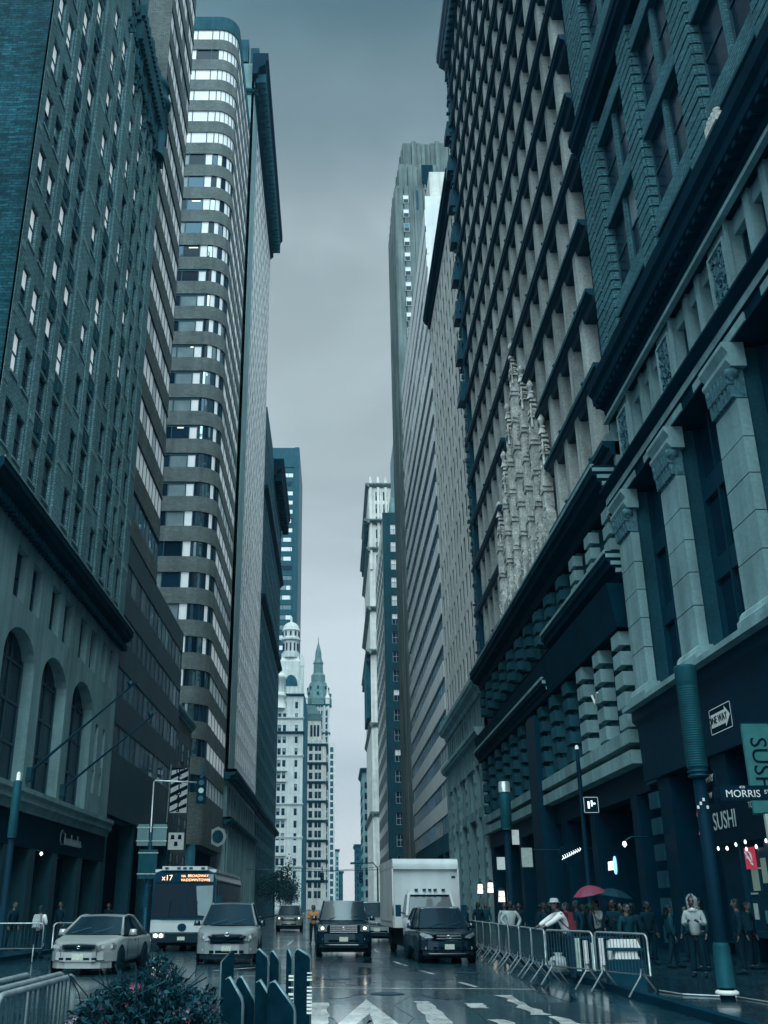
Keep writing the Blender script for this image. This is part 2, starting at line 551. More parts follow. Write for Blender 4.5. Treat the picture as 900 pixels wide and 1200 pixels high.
# seams, utility-cut patches and puddles of the wet road
mat('asphalt_patch', (.004, .024, .038), .34, .6, noise=.4, nscale=2.5, bump=.5, bscale=22, coat=.5, grain=.3)
mat('puddle', (.004, .022, .034), .05, .8, coat=1.0, bump=.08, bscale=3)
def blob(cx, cy, rx, ry, n=22, rough=.25, seed=0):
    r = random.Random(seed); a = [1 + r.uniform(-rough, rough) for _ in range(n)]
    a = [(a[i - 1] + a[i] * 2 + a[(i + 1) % n]) / 4 for i in range(n)]
    return [(cx + rx * a[i] * cos(2 * pi * i / n), cy + ry * a[i] * sin(2 * pi * i / n)) for i in range(n)]
b = MB().use('asphalt_patch')
for x0, y0, x1, y1 in ((-1.9, 26, -.3, 31.5), (1.3, 27.2, 3.0, 30.4), (3.4, 17.5, 4.8, 21), (-5.4, 22, -3.2, 27), (.2, 32.5, 1.6, 35.5)):
    b.poly([(x0 + .05, y0, .003), (x1, y0 + .08, .003), (x1 - .06, y1, .003), (x0, y1 - .05, .003)])
structure('road_patch', b)
b = MB().use('asphalt_patch')
for pl in ([(-.1, 14), (.05, 18), (-.15, 22), (.0, 26), (-.2, 31), (-.05, 37)], [(2.3, 15), (2.45, 19), (2.25, 24), (2.4, 30), (2.35, 36)], [(-4, 25.2), (-2, 25.5), (0, 25.3), (2, 25.6), (4.4, 25.4)], [(.9, 16), (1.3, 18.2), (1.1, 20.4), (1.6, 22.8)], [(3.2, 24), (3.7, 26.5), (3.4, 29), (4.2, 32)]):
    for (xa, ya), (xb, yb_) in zip(pl, pl[1:]):
        d = Vector((xb - xa, yb_ - ya)).normalized() * .009
        b.poly([(xa - d.y, ya + d.x, .0045), (xa + d.y, ya - d.x, .0045), (xb + d.y, yb_ - d.x, .0045), (xb - d.y, yb_ + d.x, .0045)])
structure('road_seam', b)
b = MB().use('puddle')
for i, (cx, cy, rx, ry) in enumerate(((.35, 19.2, .5, 1.6), (.7, 16.4, .55, 1.3), (.25, 23.2, .38, 1.2), (.55, 27, .5, 1.3), (.9, 31, .5, 1.4), (-.8, 27.4, .5, .7), (2.2, 22.6, .35, .9), (4.6, 24, .3, 2.4), (-2.5, 32, .6, 1.2), (1.25, 36, .35, 1.8))):
    b.poly([(x, y, .0052) for x, y in blob(cx, cy, rx, ry, 24, .5, i)])
structure('puddle', b)
# ------------------------------------------------------------------ buildings on the west (left) side
rnd = random.Random(3)
def bld(name, label, y, x):
    return thing(name, label, 'building', (x, y, 0))

# --- 1: near brick office block, stone base with tall arches
def brick_office():
    B = bld('brick_office_building', 'dark brick office block with a stone base of tall arches beside the parked silver sedan', 53, XL)
    fr = left_fr(XL)
    y0, y1 = 39.3, 68.3
    cols = [(40.35, 41.45), (42.1, 43.25), (44.55, 45.8), (46.95, 48.3), (50.8, 52.15), (53.4, 54.8), (57.1, 58.5), (60.3, 61.7), (62.6, 63.8), (65.0, 66.3)]
    rows = [(21.2 + 3.62 * k, 23.45 + 3.62 * k) for k in range(11)]
    st = {}
    def style(i, j):
        r = rnd.random()
        hi = j >= 1 + i * .3
        if hi and r < .82 and not (i >= 8): return dict(frame='frame_dark', up='sash_bright' if r < .72 else 'glass_sky', lo='glass_navy' if r > .45 else 'sash_bright', fw=.09)  # white sashes glow to paint the sky's reflection
        if r < .12: return dict(frame='frame_dark', up='blind_grey', lo='glass_dark', fw=.09)
        return dict(frame='frame_dark', up='glass_navy', lo='glass_dark', fw=.09)
    facade(B, fr, cols, rows, y0, y1, 19.6, 62.0, 'brick_teal', depth=.2, style=style, limit=120, sill='stone_grey')
    # upper storeys, set back north of the ornate crown
    rows2 = [(21.2 + 3.62 * k, 23.45 + 3.62 * k) for k in range(12, 16)]
    w2 = MB(fr).use('brick_teal')
    w2.holed(cols[:6], [r for r in rows2 if r[0] > 62], y0, 59.8, 62.0, 80, .2).build('upper_wall', B)
    for (a, b) in cols[:6]:
        for (c, d) in rows2:
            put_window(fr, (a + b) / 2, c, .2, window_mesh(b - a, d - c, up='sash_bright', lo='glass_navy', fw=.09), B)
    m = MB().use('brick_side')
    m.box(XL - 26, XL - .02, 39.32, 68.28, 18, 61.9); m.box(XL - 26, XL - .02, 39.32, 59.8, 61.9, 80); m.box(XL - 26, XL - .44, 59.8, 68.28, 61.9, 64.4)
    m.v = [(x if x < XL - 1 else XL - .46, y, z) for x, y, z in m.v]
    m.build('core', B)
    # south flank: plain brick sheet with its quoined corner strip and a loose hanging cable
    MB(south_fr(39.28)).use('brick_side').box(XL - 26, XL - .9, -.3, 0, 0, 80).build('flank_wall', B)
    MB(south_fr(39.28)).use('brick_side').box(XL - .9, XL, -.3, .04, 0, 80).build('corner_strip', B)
    cb = [(XL - 2.5 + .35 * sin(z * .7) + .08 * sin(z * 3.1) + (z - 26) * .012, 39.2, z) for z in [29 + i * .8 for i in range(20)]]
    MB().use('stone_pale').tube(cb, .025, 4).build('hanging_cable', B)
    # brick pilasters between the window columns, rising the full height
    for (a, b, pr) in ((39.5, 40.2, .05), (43.5, 44.35, .08), (45.95, 46.8, .06), (48.7, 50.5, .13), (52.4, 53.2, .07), (55.1, 56.8, .14), (58.8, 60.0, .12), (61.8, 62.5, .08), (63.9, 64.8, .1), (66.5, 68.2, .1)):
        p = MB(fr).use('brick_teal').box(a, b, -.05, pr, 20.2, 61.5 if b < 57 else 60.2)
        p.use('stone_grey').box(a - .06, b + .06, -.04, pr + .08, 19.7, 20.5)
        for k in range(14):   # corbelled brick bands
            z = 23.9 + 3.62 * k
            if z < 58: p.box(a + .1, b - .1, pr - .01, pr + .02, z, z + .35)
        p.build('pilaster', B)
    # decorated spandrels under the sills in alternate bays, with wall fixtures
    sp = MB(fr).use('stone_dark')
    for i in (2, 3, 5, 7):
        a, b = cols[i]
        for (c, d) in rows[:11]:
            sp.box(a + .02, b - .02, .0, .03, c - 1.1, c - .3)
            sp.box((a + b) / 2 - .12, (a + b) / 2 + .12, .02, .1, c - 1.0, c - .4)
    sp.build('spandrel_panels', B, 'stuff')
    # ornate crown: corbels, arcade and parapet, with a domed corner turret
    cr = MB(fr).use('stone_dark')
    for k in range(42):
        u = 56.6 + .28 * k
        z = 60.2 + (.9 if u > 60 else 0) * ((k % 3) == 0)
        cr.taper(u, u + .17, 0, .2 + .08 * (k % 3), z, z + 1.2 + .5 * (k % 2), .03, .02)
    cr.box(56.4, 68.3, .0, .25, 62, 62.4); cr.box(56.4, 68.3, .0, .35, 64.2, 64.6)
    for k in range(24):
        u = 56.6 + .49 * k
        cr.box(u, u + .26, .05, .55, 62.5, 64.2)
        cr.taper(u, u + .26, .0, .6, 64.8, 65.9 + .4 * (k % 2), .05, .1)
    for u in (58.2, 61.9, 65.0):
        cr.box(u, u + .3, 0, .3, 59.5, 66.5); cr.taper(u, u + .3, 0, .3, 66.5, 68, .1, .1)
    for k in range(150):
        u = rnd.uniform(54, 68); z = rnd.uniform(57.5, 66) + max(0, 58 - u) * .8
        cr.box(u, u + rnd.uniform(.1, .35), 0, rnd.uniform(.06, .26), z, z + rnd.uniform(.15, .8))
    cr.build('ornate_crown', B)
    t = MB().use('stone_dark')
    t.lathe([(1.0, 60), (1.0, 65.2), (1.25, 65.4), (1.25, 65.9), (.95, 66.1), (.95, 67.2), (1.1, 67.3), (.9, 68.1), (.5, 68.7), (.1, 69.1), (.06, 69.8)], (XL - .3, 66.6), 14)
    t.build('turret', B)
    # main cornice with brackets
    c = MB(fr).use('stone_navy').sweep(cornice_prof(18.5, 19.75, .8), 39.0, 68.6)
    c.use('stone_grey').box(39.0, 68.6, .78, .84, 19.72, 19.8)
    c.use('stone_navy')
    for k in range(52): c.box(39.3 + .56 * k, 39.52 + .56 * k, .15, .55, 18.2, 18.6)
    c.build('cornice', B)
    # stone base with arches
    b = MB(fr).use('stone_grey')
    arches = [(44.3, 49.2), (50.6, 55.5), (56.9, 62.0)]
    edges = [39.3] + [e for a in arches for e in a] + [63.1, 63.9, 65.2, 65.9, 68.3]
    zt = 18.5
    for i in range(0, len(edges), 2):
        b.box(edges[i], edges[i + 1], -.7, 0, 6.9, 14.8)
    for (a, c_) in arches:                           # the wall above each arch, cut to a low curve
        cu, rr = (a + c_) / 2, (c_ - a) / 2
        top = [(cu - rr * cos(t), 12.6 + rr * .62 * sin(t)) for t in [pi * k / 12 for k in range(13)]]
        for k in range(12):
            (u0, z0), (u1, z1) = top[k], top[k + 1]
            kk = b.pts([(u0, 0, z0), (u1, 0, z1), (u1, 0, 14.8), (u0, 0, 14.8)]); b.face((kk, kk + 1, kk + 2, kk + 3))
            kk = b.pts([(u0, 0, z0), (u1, 0, z1), (u1, -.7, z1), (u0, -.7, z0)]); b.face((kk, kk + 1, kk + 2, kk + 3))
    for (a, c_) in ((63.1, 63.9), (65.2, 65.9)):
        b.box(a, c_, -1, 0, 12.4, 14.8); b.box(a, c_, -1, 0, 6.9, 8.2); b.box(a, c_, -1, -.05, 9.6, 10.0)
    b.build('stone_base', B)
    wins = []
    for (a, c_) in arches:
        m_ = (a + c_) / 2
        wins += [(m_ - 2.2, m_ - .4), (m_ + .5, m_ + 2.2)]
    wins = [(max(39.6, a), c_) for a, c_ in wins] + [(63.2, 64.4), (65.3, 66.4)]
    MB(fr).use('stone_grey').holed(wins, [(15.25, 17.7)], 39.3, 68.3, 14.8, 18.5, .45).build('attic_wall', B)
    for (a, c_) in wins:
        put_window(fr, (a + c_) / 2, 15.25, .43, window_mesh(c_ - a, 2.45, up='glass_navy', lo='glass_dark'), B)
    for (a, c_) in arches:                           # tall arched windows, frame with panes
        cu = (a + c_) / 2; wv = c_ - a
        f = MB(fr).use('frame_dark')
        for x in (a + .05, cu - .5, cu + .42, c_ - .13): f.box(x, x + .08, -.66, -.55, 6.9, 14.0)
        for z in (7.0, 8.9, 10.8, 12.7): f.box(a, c_, -.67, -.57, z, z + .12)
        wo = f.build('arched_window', B)
        pn = MB(fr).use('glass_dark'); pn.quad((a, -.64, 6.9), (c_, -.64, 6.9), (c_, -.64, 15.0), (a, -.64, 15.0)); pn.build('pane', wo)
    for (a, c_) in ((63.1, 63.9), (65.2, 65.9)):
        put_window(fr, (a + c_) / 2, 8.2, .8, window_mesh(c_ - a, 4.2), B)
    # belt course and shop front
    MB(fr).use('stone_grey').sweep([(-1, 5.9), (.15, 5.9), (.2, 6.2), (.38, 6.3), (.38, 6.55), (.5, 6.7), (.5, 6.92), (-1, 6.92)], 39.2, 68.4).build('belt_course', B)
    s = MB(fr).use('stone_navy').box(39.3, 68.3, -1.6, -1.2, 0, 5.9).box(39.3, 68.3, -1.2, .02, 4.35, 5.88)
    s.build('shop_front', B)
    for u in (40.2, 43.6, 47.6, 51.7, 56.0, 61.6, 66.9):
        q = MB(fr).use('panel_teal').box(u, u + 1.05, -1.2, .0, .13, 4.34); q.use('stone_dark').box(u - .08, u + 1.13, -1.2, .06, .13, .6); q.build('shop_pier', B)
    for a, c_ in ((41.3, 43.55), (44.7, 47.55), (48.7, 51.65), (52.8, 55.95), (57.1, 61.55), (62.7, 66.85)):
        o = put_window(fr, (a + c_) / 2, .6, .9, window_mesh(c_ - a, 3.7, 'metal_dark', 'glass_dark', 'glass_dark', mull=2, mid=False), B, 'shop_window')
    # neon-like script lettering over the shop, unlit tubes
    sc = MB(fr).use('blind_grey')
    x = 57.2
    sc.tube([(x + .6 * cos(t) * .6, .1, 5.2 + .38 * sin(t)) for t in [.6 + k * .5 for k in range(10)]], .035, 4)
    for k in range(11):
        h = .36 if k % 4 else .6
        sc.tube([(x + .55 + .36 * k, .1, 4.85), (x + .62 + .36 * k, .1, 4.85 + h), (x + .78 + .36 * k, .1, 4.9), (x + .9 + .36 * k, .1, 4.98)], .03, 4)
    sc.build('script_lettering', B)
    return B
brick_office()

# --- 2: strip-window block
def strip_block():
    B = bld('strip_window_building', 'grey block with long white strip windows rising behind the brick office block', 80, XL)
    fr = left_fr(XL)
    top = 117
    ya, yb, yc = 68.4, 80.2, 96.6
    m = MB().use('brick_tan'); m.box(XL - 24, XL - .5, ya, yb, 27, top); m.use('panel_teal').box(XL - 24, XL - .5, ya + .01, yc, 7.2, 27); m.build('core', B)
    sf = MB(south_fr(ya - .02)).use('brick_tan'); sf.box(XL - 24, XL, -.02, 0, 62, top); sf.build('south_wall', B)
    k = 0
    z = 25.6
    def strip(z0, z1, u0, u1, g, n):
        s = MB(fr).use('frame_dark')
        s.box(u0, u1, -.2, -.02, z0 - .04, z0 + .04); s.box(u0, u1, -.2, -.02, z1 - .04, z1 + .04)
        for i in range(n + 1):
            x = u0 + (u1 - u0 - .07) * i / n
            s.box(x, x + .07, -.2, -.03, z0, z1)
        o = s.build('strip_window', B)
        for i in range(n):
            a, b = u0 + (u1 - u0) * i / n, u0 + (u1 - u0) * (i + 1) / n
            nm = rnd.choice(g)
            p = MB(fr).use(nm)
            p.quad((a + .035, -.07, z0), (b - .035, -.07, z0), (b - .035, -.07, z1), (a + .035, -.07, z1)); p.build('pane', o)
    zs = []
    for j in range(22):
        z0 = 28.6 + 4.02 * j
        if z0 > top - 3: break
        zs.append(z0)
        g = ['glass_mid', 'blind_grey', 'glass_sky'] if j < 1 else ['blind_lit', 'blind_lit', 'blind', 'blind_lit', 'blind_lit'] if j < 12 else ['blind_lit', 'blind_lit', 'blind', 'blind_grey']  # white and glowing panes carry a painted sky reflection
        strip(z0, z0 + 1.95, ya + .2, yb - .05, g, 8)
    edges = [26.9] + [e for z0 in zs for e in (z0, z0 + 1.95)] + [top]
    for i in range(0, len(edges), 2):
        s = MB(fr).use('brick_tan').box(ya, yb, -.45, 0, edges[i], edges[i + 1])
        s.box(ya, ya + .2, -.45, -.01, edges[i + 1], edges[min(i + 2, len(edges) - 1)])
        s.use('stone_navy').box(ya, yb + .02, -.4, .03, edges[i] - .02, edges[i] + .12)
        s.build('spandrel', B)
    zl = [11.5, 15.4, 19.2, 23.0]
    for z0 in zl: strip(z0, z0 + 1.9, ya + .2, yc - .1, ['glass_mid', 'blind_grey', 'glass_navy', 'glass_mid', 'glass_navy'], 14)
    e2 = [7.4] + [e for z0 in zl for e in (z0, z0 + 1.9)] + [26.88]
    for i in range(0, len(e2), 2):
        MB(fr).use('panel_teal').box(ya, yc, -.45, .0, e2[i], e2[i + 1]).build('spandrel', B)
    g = MB(fr).use('stone_navy').box(ya, yc, -3.2, -3, 0, 7.4)
    g.build('recessed_ground_floor', B)
    for u in (69, 78.5, 87.5, 95.6): MB(fr).use('stone_dark').box(u, u + .9, -1.2, -.2, .13, 7.4).build('column', B)
    for (u, z0) in ((75, 13.0), (77.5, 11.9), (86, 13), (88, 12.3), (73, 16.6)):
        MB(fr).use('lamp_lit').box(u, u + .35, -.28, -.24, z0, z0 + .3).build('ceiling_light', B)
strip_block()

# --- 3: tower with rounded corners
def rounded_tower():
    X = XL - .4; Yf = 119.4; r = 2.9; yend = 143; xl = X - 36
    B = bld('rounded_corner_tower', 'tall tan tower with rounded corner and alternating dark window bands', Yf + r, X)
    n = 12
    arc = [(X - r + r * sin(t), Yf + r - r * cos(t)) for t in [pi / 2 * k / n for k in range(n + 1)]]
    path = [(xl, Yf)] + arc + [(X, yend)]
    def ring(z0, z1, off, m, name, parent):
        b = MB().use(m); b.smooth = False
        pp = []
        for k, (x, y) in enumerate(path):
            if k == 0: d = (0, -1)
            elif k == len(path) - 1: d = (1, 0)
            else:
                t = pi / 2 * (k - 1) / n; d = (sin(t), -cos(t))
            pp.append((x + d[0] * off, y + d[1] * off))
        for (x0, y0), (x1, y1) in zip(pp, pp[1:]):
            b.smooth = True
            b.quad((x0, y0, z0), (x1, y1, z0), (x1, y1, z1), (x0, y0, z1))
        b.smooth = False
        for zz in (z0, z1):
            for k in range(len(pp) - 1):
                (x0, y0), (x1, y1) = pp[k], pp[k + 1]
                b.quad((x0, y0, zz), (x1, y1, zz), (x1 - .5 * (x1 > X - r), y1 + .5, zz), (x0 - .5 * (x0 > X - r), y0 + .5, zz))
        return b.build(name, parent)
    fl = 4.13; z = 14.05; top = 134.5
    fx = [X - r - (2.35 * k - 1.25 if k else 0) for k in range(9)]         # front panes
    ai = [0, 2, 4, 6, 8, 10, 12]
    j = 0
    ring(8.3, z + .0, 0, 'brick_tan', 'spandrel', B)
    while z < top - 3:
        h = 2.05
        last = z + fl > top - 3
        ring(z + h, top if last else z + fl, 0, 'stone_dark' if last else 'brick_tan', 'spandrel', B)
        f = MB().use('frame_dark')
        for x in fx: f.box(x - .06, x + .06, Yf + .08, Yf + .24, z, z + h)
        f.box(fx[-1], fx[0], Yf + .12, Yf + .24, z + h - .3, z + h) if 8 < j < 18 else None
        for k in ai: 
            x, y = arc[k]; t = pi / 2 * k / n
            f.tube([(x - .12 * sin(t), y + .12 * cos(t), z), (x - .12 * sin(t), y + .12 * cos(t), z + h)], .05, 4)
        for q in range(6): f.box(X - .2, X - .04, Yf + r + .3 + q * 3.4, Yf + r + .4 + q * 3.4, z, z + h)
        o = f.build('window_band', B)
        bright = j >= 23
        for k in range(8):
            pr = .95 if bright else (1 if k == 0 else .06)
            g = 'blind_lit' if rnd.random() < pr else ('blind_grey' if rnd.random() < .22 else rnd.choice(['glass_dark', 'glass_navy', 'glass_dark']))  # glowing white panes imitate sky mirrored in the glass
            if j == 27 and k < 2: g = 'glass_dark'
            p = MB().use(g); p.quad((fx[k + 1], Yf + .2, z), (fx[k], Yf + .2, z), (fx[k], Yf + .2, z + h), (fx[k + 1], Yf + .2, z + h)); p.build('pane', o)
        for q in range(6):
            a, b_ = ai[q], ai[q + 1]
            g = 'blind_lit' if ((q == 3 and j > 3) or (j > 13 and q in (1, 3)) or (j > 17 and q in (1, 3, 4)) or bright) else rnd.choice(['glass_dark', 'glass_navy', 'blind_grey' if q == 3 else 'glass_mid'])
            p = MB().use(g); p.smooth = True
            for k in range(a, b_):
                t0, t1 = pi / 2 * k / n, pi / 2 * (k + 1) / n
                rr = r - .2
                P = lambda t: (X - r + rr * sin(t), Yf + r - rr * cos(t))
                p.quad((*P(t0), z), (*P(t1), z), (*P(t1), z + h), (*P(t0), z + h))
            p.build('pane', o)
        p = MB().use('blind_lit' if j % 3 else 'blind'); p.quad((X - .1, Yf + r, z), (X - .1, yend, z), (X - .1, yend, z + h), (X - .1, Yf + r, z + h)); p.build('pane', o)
        if not bright and rnd.random() < .45:
            k = rnd.randrange(6); x = fx[k] - 1.6
            MB().use('lamp_lit').box(x, x + rnd.uniform(.5, 1.3), Yf + .16, Yf + .18, z + h - .45, z + h - .3).build('ceiling_light', o)
        z += fl; j += 1
    c = MB().use('metal_dark'); c.slab([(xl, Yf + .6)] + [(x - .6 * (k > 3), y + .6) for k, (x, y) in enumerate(arc)] + [(X - .6, yend), (xl, yend)], 8, top - .4); c.build('core', B)
    c = MB().use('frame_dark'); c.box(xl + 8, X - 9, Yf + 6, yend - 3, top, top + 2); c.build('plant_room', B)
    c = MB().use('stone_navy')
    c.box(xl, X - 1.5, Yf + 1.5, yend, 0, 8.2); c.build('ground_floor', B)
    for x in (X - 9, X - 1.4): MB().use('stone_dark').lathe([(.8, .13), (.8, 8.3)], (x, Yf + 1.4), 14).build('column', B)
rounded_tower()

# --- slim slot building between the strip block and the tower
def slot():
    B = bld('narrow_alley_building', 'narrow pale brick building in the gap beside the rounded corner tower', 108, XL)
    MB().use('brick_tan').box(XL - 16, XL - .6, 97.5, 110, 0, 19.5).build('wall', B)
    c = MB(left_fr(XL - .6)).use('stone_grey').sweep(cornice_prof(19.4, 20.2, .5), 97.3, 110.2); c.build('cornice', B)
    facade(B, south_fr(97.45), [(XL - 6.2, XL - 4.8), (XL - 3.2, XL - 1.8)], rep(4.5, 3.6, 4, 2), XL - 16, XL - .6, 0, 19.4, 'brick_tan', .3, build_wall=False)
    facade(B, left_fr(XL - .57), [(99, 101), (103, 105), (107, 109)], rep(4.5, 3.6, 4, 2), 97.5, 110, 0, 19.4, 'brick_tan', -.02, build_wall=False)
slot()

# --- 4: white grid tower with heavy cornice
def white_grid():
    B = bld('white_grid_tower', 'pale tower with a tight grid of windows under a heavy dark cornice', 168, XL)
    fr = left_fr(XL)
    y0, y1, top = 144, 195, 150
    MB().use('stone_grey').box(XL - 30, XL - .6, y0 + .01, y1, 0, top).build('core', B)
    MB(south_fr(y0)).use('stone_grey').box(XL - 30, XL, -.6, 0, 19.4, top).build('south_wall', B)
    cols = [(152.9 + 3.45 * k, 155.4 + 3.45 * k) for k in range(12)]
    rows = [(22.3 + 4.0 * k, 25.0 + 4.0 * k) for k in range(30)]
    def style(i, j):
        r = rnd.random()
        return dict(frame='panel_white', up='blind_grey' if r < .8 else 'glass_navy', lo='glass_navy' if r < .35 else 'blind_grey', fw=.1, proud=.03)
    MB(fr).use('panel_white').box(y0, y1, -.5, 0, 19.5, top).build('wall', B)
    MB(fr).use('stone_grey').box(y0, 152.4, -.4, .06, 19.5, top).build('corner_pier', B)
    facade(B, fr, cols, rows, y0, y1, 19.5, top, 'panel_white', -.02, style, limit=290, build_wall=False)
    for (a, b_, o) in ((18.2, 19.6, 1.3), (12.2, 13.2, .8), (142.4, 143.4, .7)):
        MB(fr).use('stone_dark' if a < 20 else 'stone_navy').sweep(cornice_prof(a, b_, o), y0 - o, y1).build('cornice', B)
        MB(south_fr(y0)).use('stone_dark').sweep(cornice_prof(a, b_, o), XL - 28, XL + o - .01).build('cornice', B)
    big = MB(fr).use('stone_navy').sweep(cornice_prof(145.6, 150.5, 2.6), y0 - 2, y1 + 2)
    big.use('stone_dark')
    for k in range(38): big.box(y0 - .8 + 1.4 * k, y0 - .3 + 1.4 * k, .3, 2.2, 144.6, 146.6)
    big.use('stone_dark')
    big.box(y0 + .6, y0 + 3.6, -1, .6, 150.5, 154.5); big.box(y0, y0 + 2, -3.4, -1.4, 150.5, 156)
    big.build('top_cornice', B)
    facade(B, fr, [(146 + 4.2 * k, 148.6 + 4.2 * k) for k in range(12)], [(13.6, 17.6)], y0, y1, 13.2, 18.25, 'stone_grey', .4)
    facade(B, fr, [(146 + 4.2 * k, 148.6 + 4.2 * k) for k in range(12)], [(3.2, 11.2)], y0, y1, 0, 12.25, 'stone_grey', .6, lambda i, j: dict(up='glass_navy', lo='glass_dark', mull=1))
    MB(south_fr(y0)).use('stone_grey').box(XL - 30, XL, -.6, -.02, 0, 19.4).build('south_base', B)
    for k in range(13): MB(fr).use('stone_grey').box(144.9 + 4.2 * k, 145.6 + 4.2 * k, 0, .25, .13, 12.2).build('pilaster', B)
white_grid()

# --- 5: dark block with overhanging cornice
def dark_cornice():
    B = bld('dark_cornice_building', 'dark mid-height block with jutting black cornice beyond the white grid tower', 230, XL)
    fr = left_fr(XL)
    MB().use('stone_dark').box(XL - 25, XL - .4, 195.3, 265, 0, 104).build('core', B)
    facade(B, fr, [(197 + 4.2 * k, 199.2 + 4.2 * k) for k in range(16)], [(6 + 4.1 * k, 8.6 + 4.1 * k) for k in range(23)], 195.3, 265, 0, 104, 'stone_dark', .12, lambda i, j: dict(up=rnd.choice(['glass_navy', 'glass_mid']), lo='glass_dark'), limit=100)
    c = MB(fr).use('stone_navy').sweep(cornice_prof(101, 105.5, 2.4), 226, 266)
    for k in range(30): c.box(226.5 + 1.3 * k, 227.1 + 1.3 * k, .2, 2, 99.6, 101.8)
    c.build('top_cornice', B)
    for a in (18, 60, 84): MB(fr).use('stone_navy').sweep(cornice_prof(a, a + 1.2, .9), 195.3, 265.3).build('cornice', B)
    MB(fr).use('stone_dark').box(205, 228, -3, -.5, 104, 109).build('penthouse', B)
dark_cornice()

# --- 6: far dark slab tower with light floor stripes
def slab_tower():
    Y = 560
    B = bld('striped_slab_tower', 'dark flat topped slab tower with thin light stripes behind the domed building', Y, -40)
    x0, x1, top = -75, -22.0, 266
    MB().use('panel_teal').box(x0, x1, Y, Y + 60, 0, top).build('core', B)
    fr = south_fr(Y)
    z = 96
    k = 0
    while z < top - 16:
        b = MB(fr).use('frame_dark').box(x0 + 1, x1 - 1.0, 0, .3, z + 3.3, z + 3.7)
        o = b.build('floor_band', B)
        xs = x0 + 26
        while xs < x1 - 4:
            wd = rnd.choice([2.4, 4.6, 6.8])
            nm = rnd.choice(['blind', 'blind_grey', 'blind', 'glass_mid', 'blind'])
            if k % 9 == 6: nm = 'glass_dark'
            e = min(xs + wd, x1 - 3.2)
            p = MB(fr).use(nm).box(xs, e - .2, 0, .12, z + .3, z + 2.8); p.build('window', o)
            xs += wd
        z += 6.0; k += 1
    e = MB(fr).use('panel_teal').box(x1 - 2.6, x1 + .2, 0, .7, 0, top + .3); e.box(x0, x1 - 2.62, 0, .5, top - 13, top)
    e.build('edge_fin', B)
    MB(left_fr(x1)).use('panel_teal').box(Y, Y + 60, .0, .3, 0, top).build('side_wall', B)
slab_tower()

def cupola(b, c, z, r, mat_, dome):
    b.use(mat_)
    b.lathe([(r * 1.05, z), (r * 1.05, z + r * .5), (r * .85, z + r * .55), (r * .85, z + r * 1.9), (r * 1.1, z + r * 2), (r * 1.1, z + r * 2.2), (r * .95, z + r * 2.3)], c, 12, False)
    for k in range(12):
        t = 2 * pi * k / 12
        b.use('glass_dark').box(c[0] + r * .86 * cos(t) - .35, c[0] + r * .86 * cos(t) + .35, c[1] + r * .86 * sin(t) - .35, c[1] + r * .86 * sin(t) + .35, z + r * .75, z + r * 1.6)
    b.use(mat_)
    b.lathe([(r * .9, z + r * 2.3), (r * .9, z + r * 3.0), (r * 1.0, z + r * 3.05), (r * 1.0, z + r * 3.15)], c, 12, False)
    for k in range(10):
        t = 2 * pi * (k + .5) / 10
        b.use('glass_dark').box(c[0] + r * .9 * cos(t) - .4, c[0] + r * .9 * cos(t) + .4, c[1] + r * .9 * sin(t) - .4, c[1] + r * .9 * sin(t) + .4, z + r * 2.45, z + r * 2.9)
    b.use(dome)
    b.lathe([(r * .95 * cos(t), z + r * 3.15 + r * .95 * sin(t)) for t in [pi / 2 * k / 8 for k in range(8)]] + [(r * .12, z + r * 4.15), (r * .12, z + r * 4.6), (.05, z + r * 4.9)], c, 16)

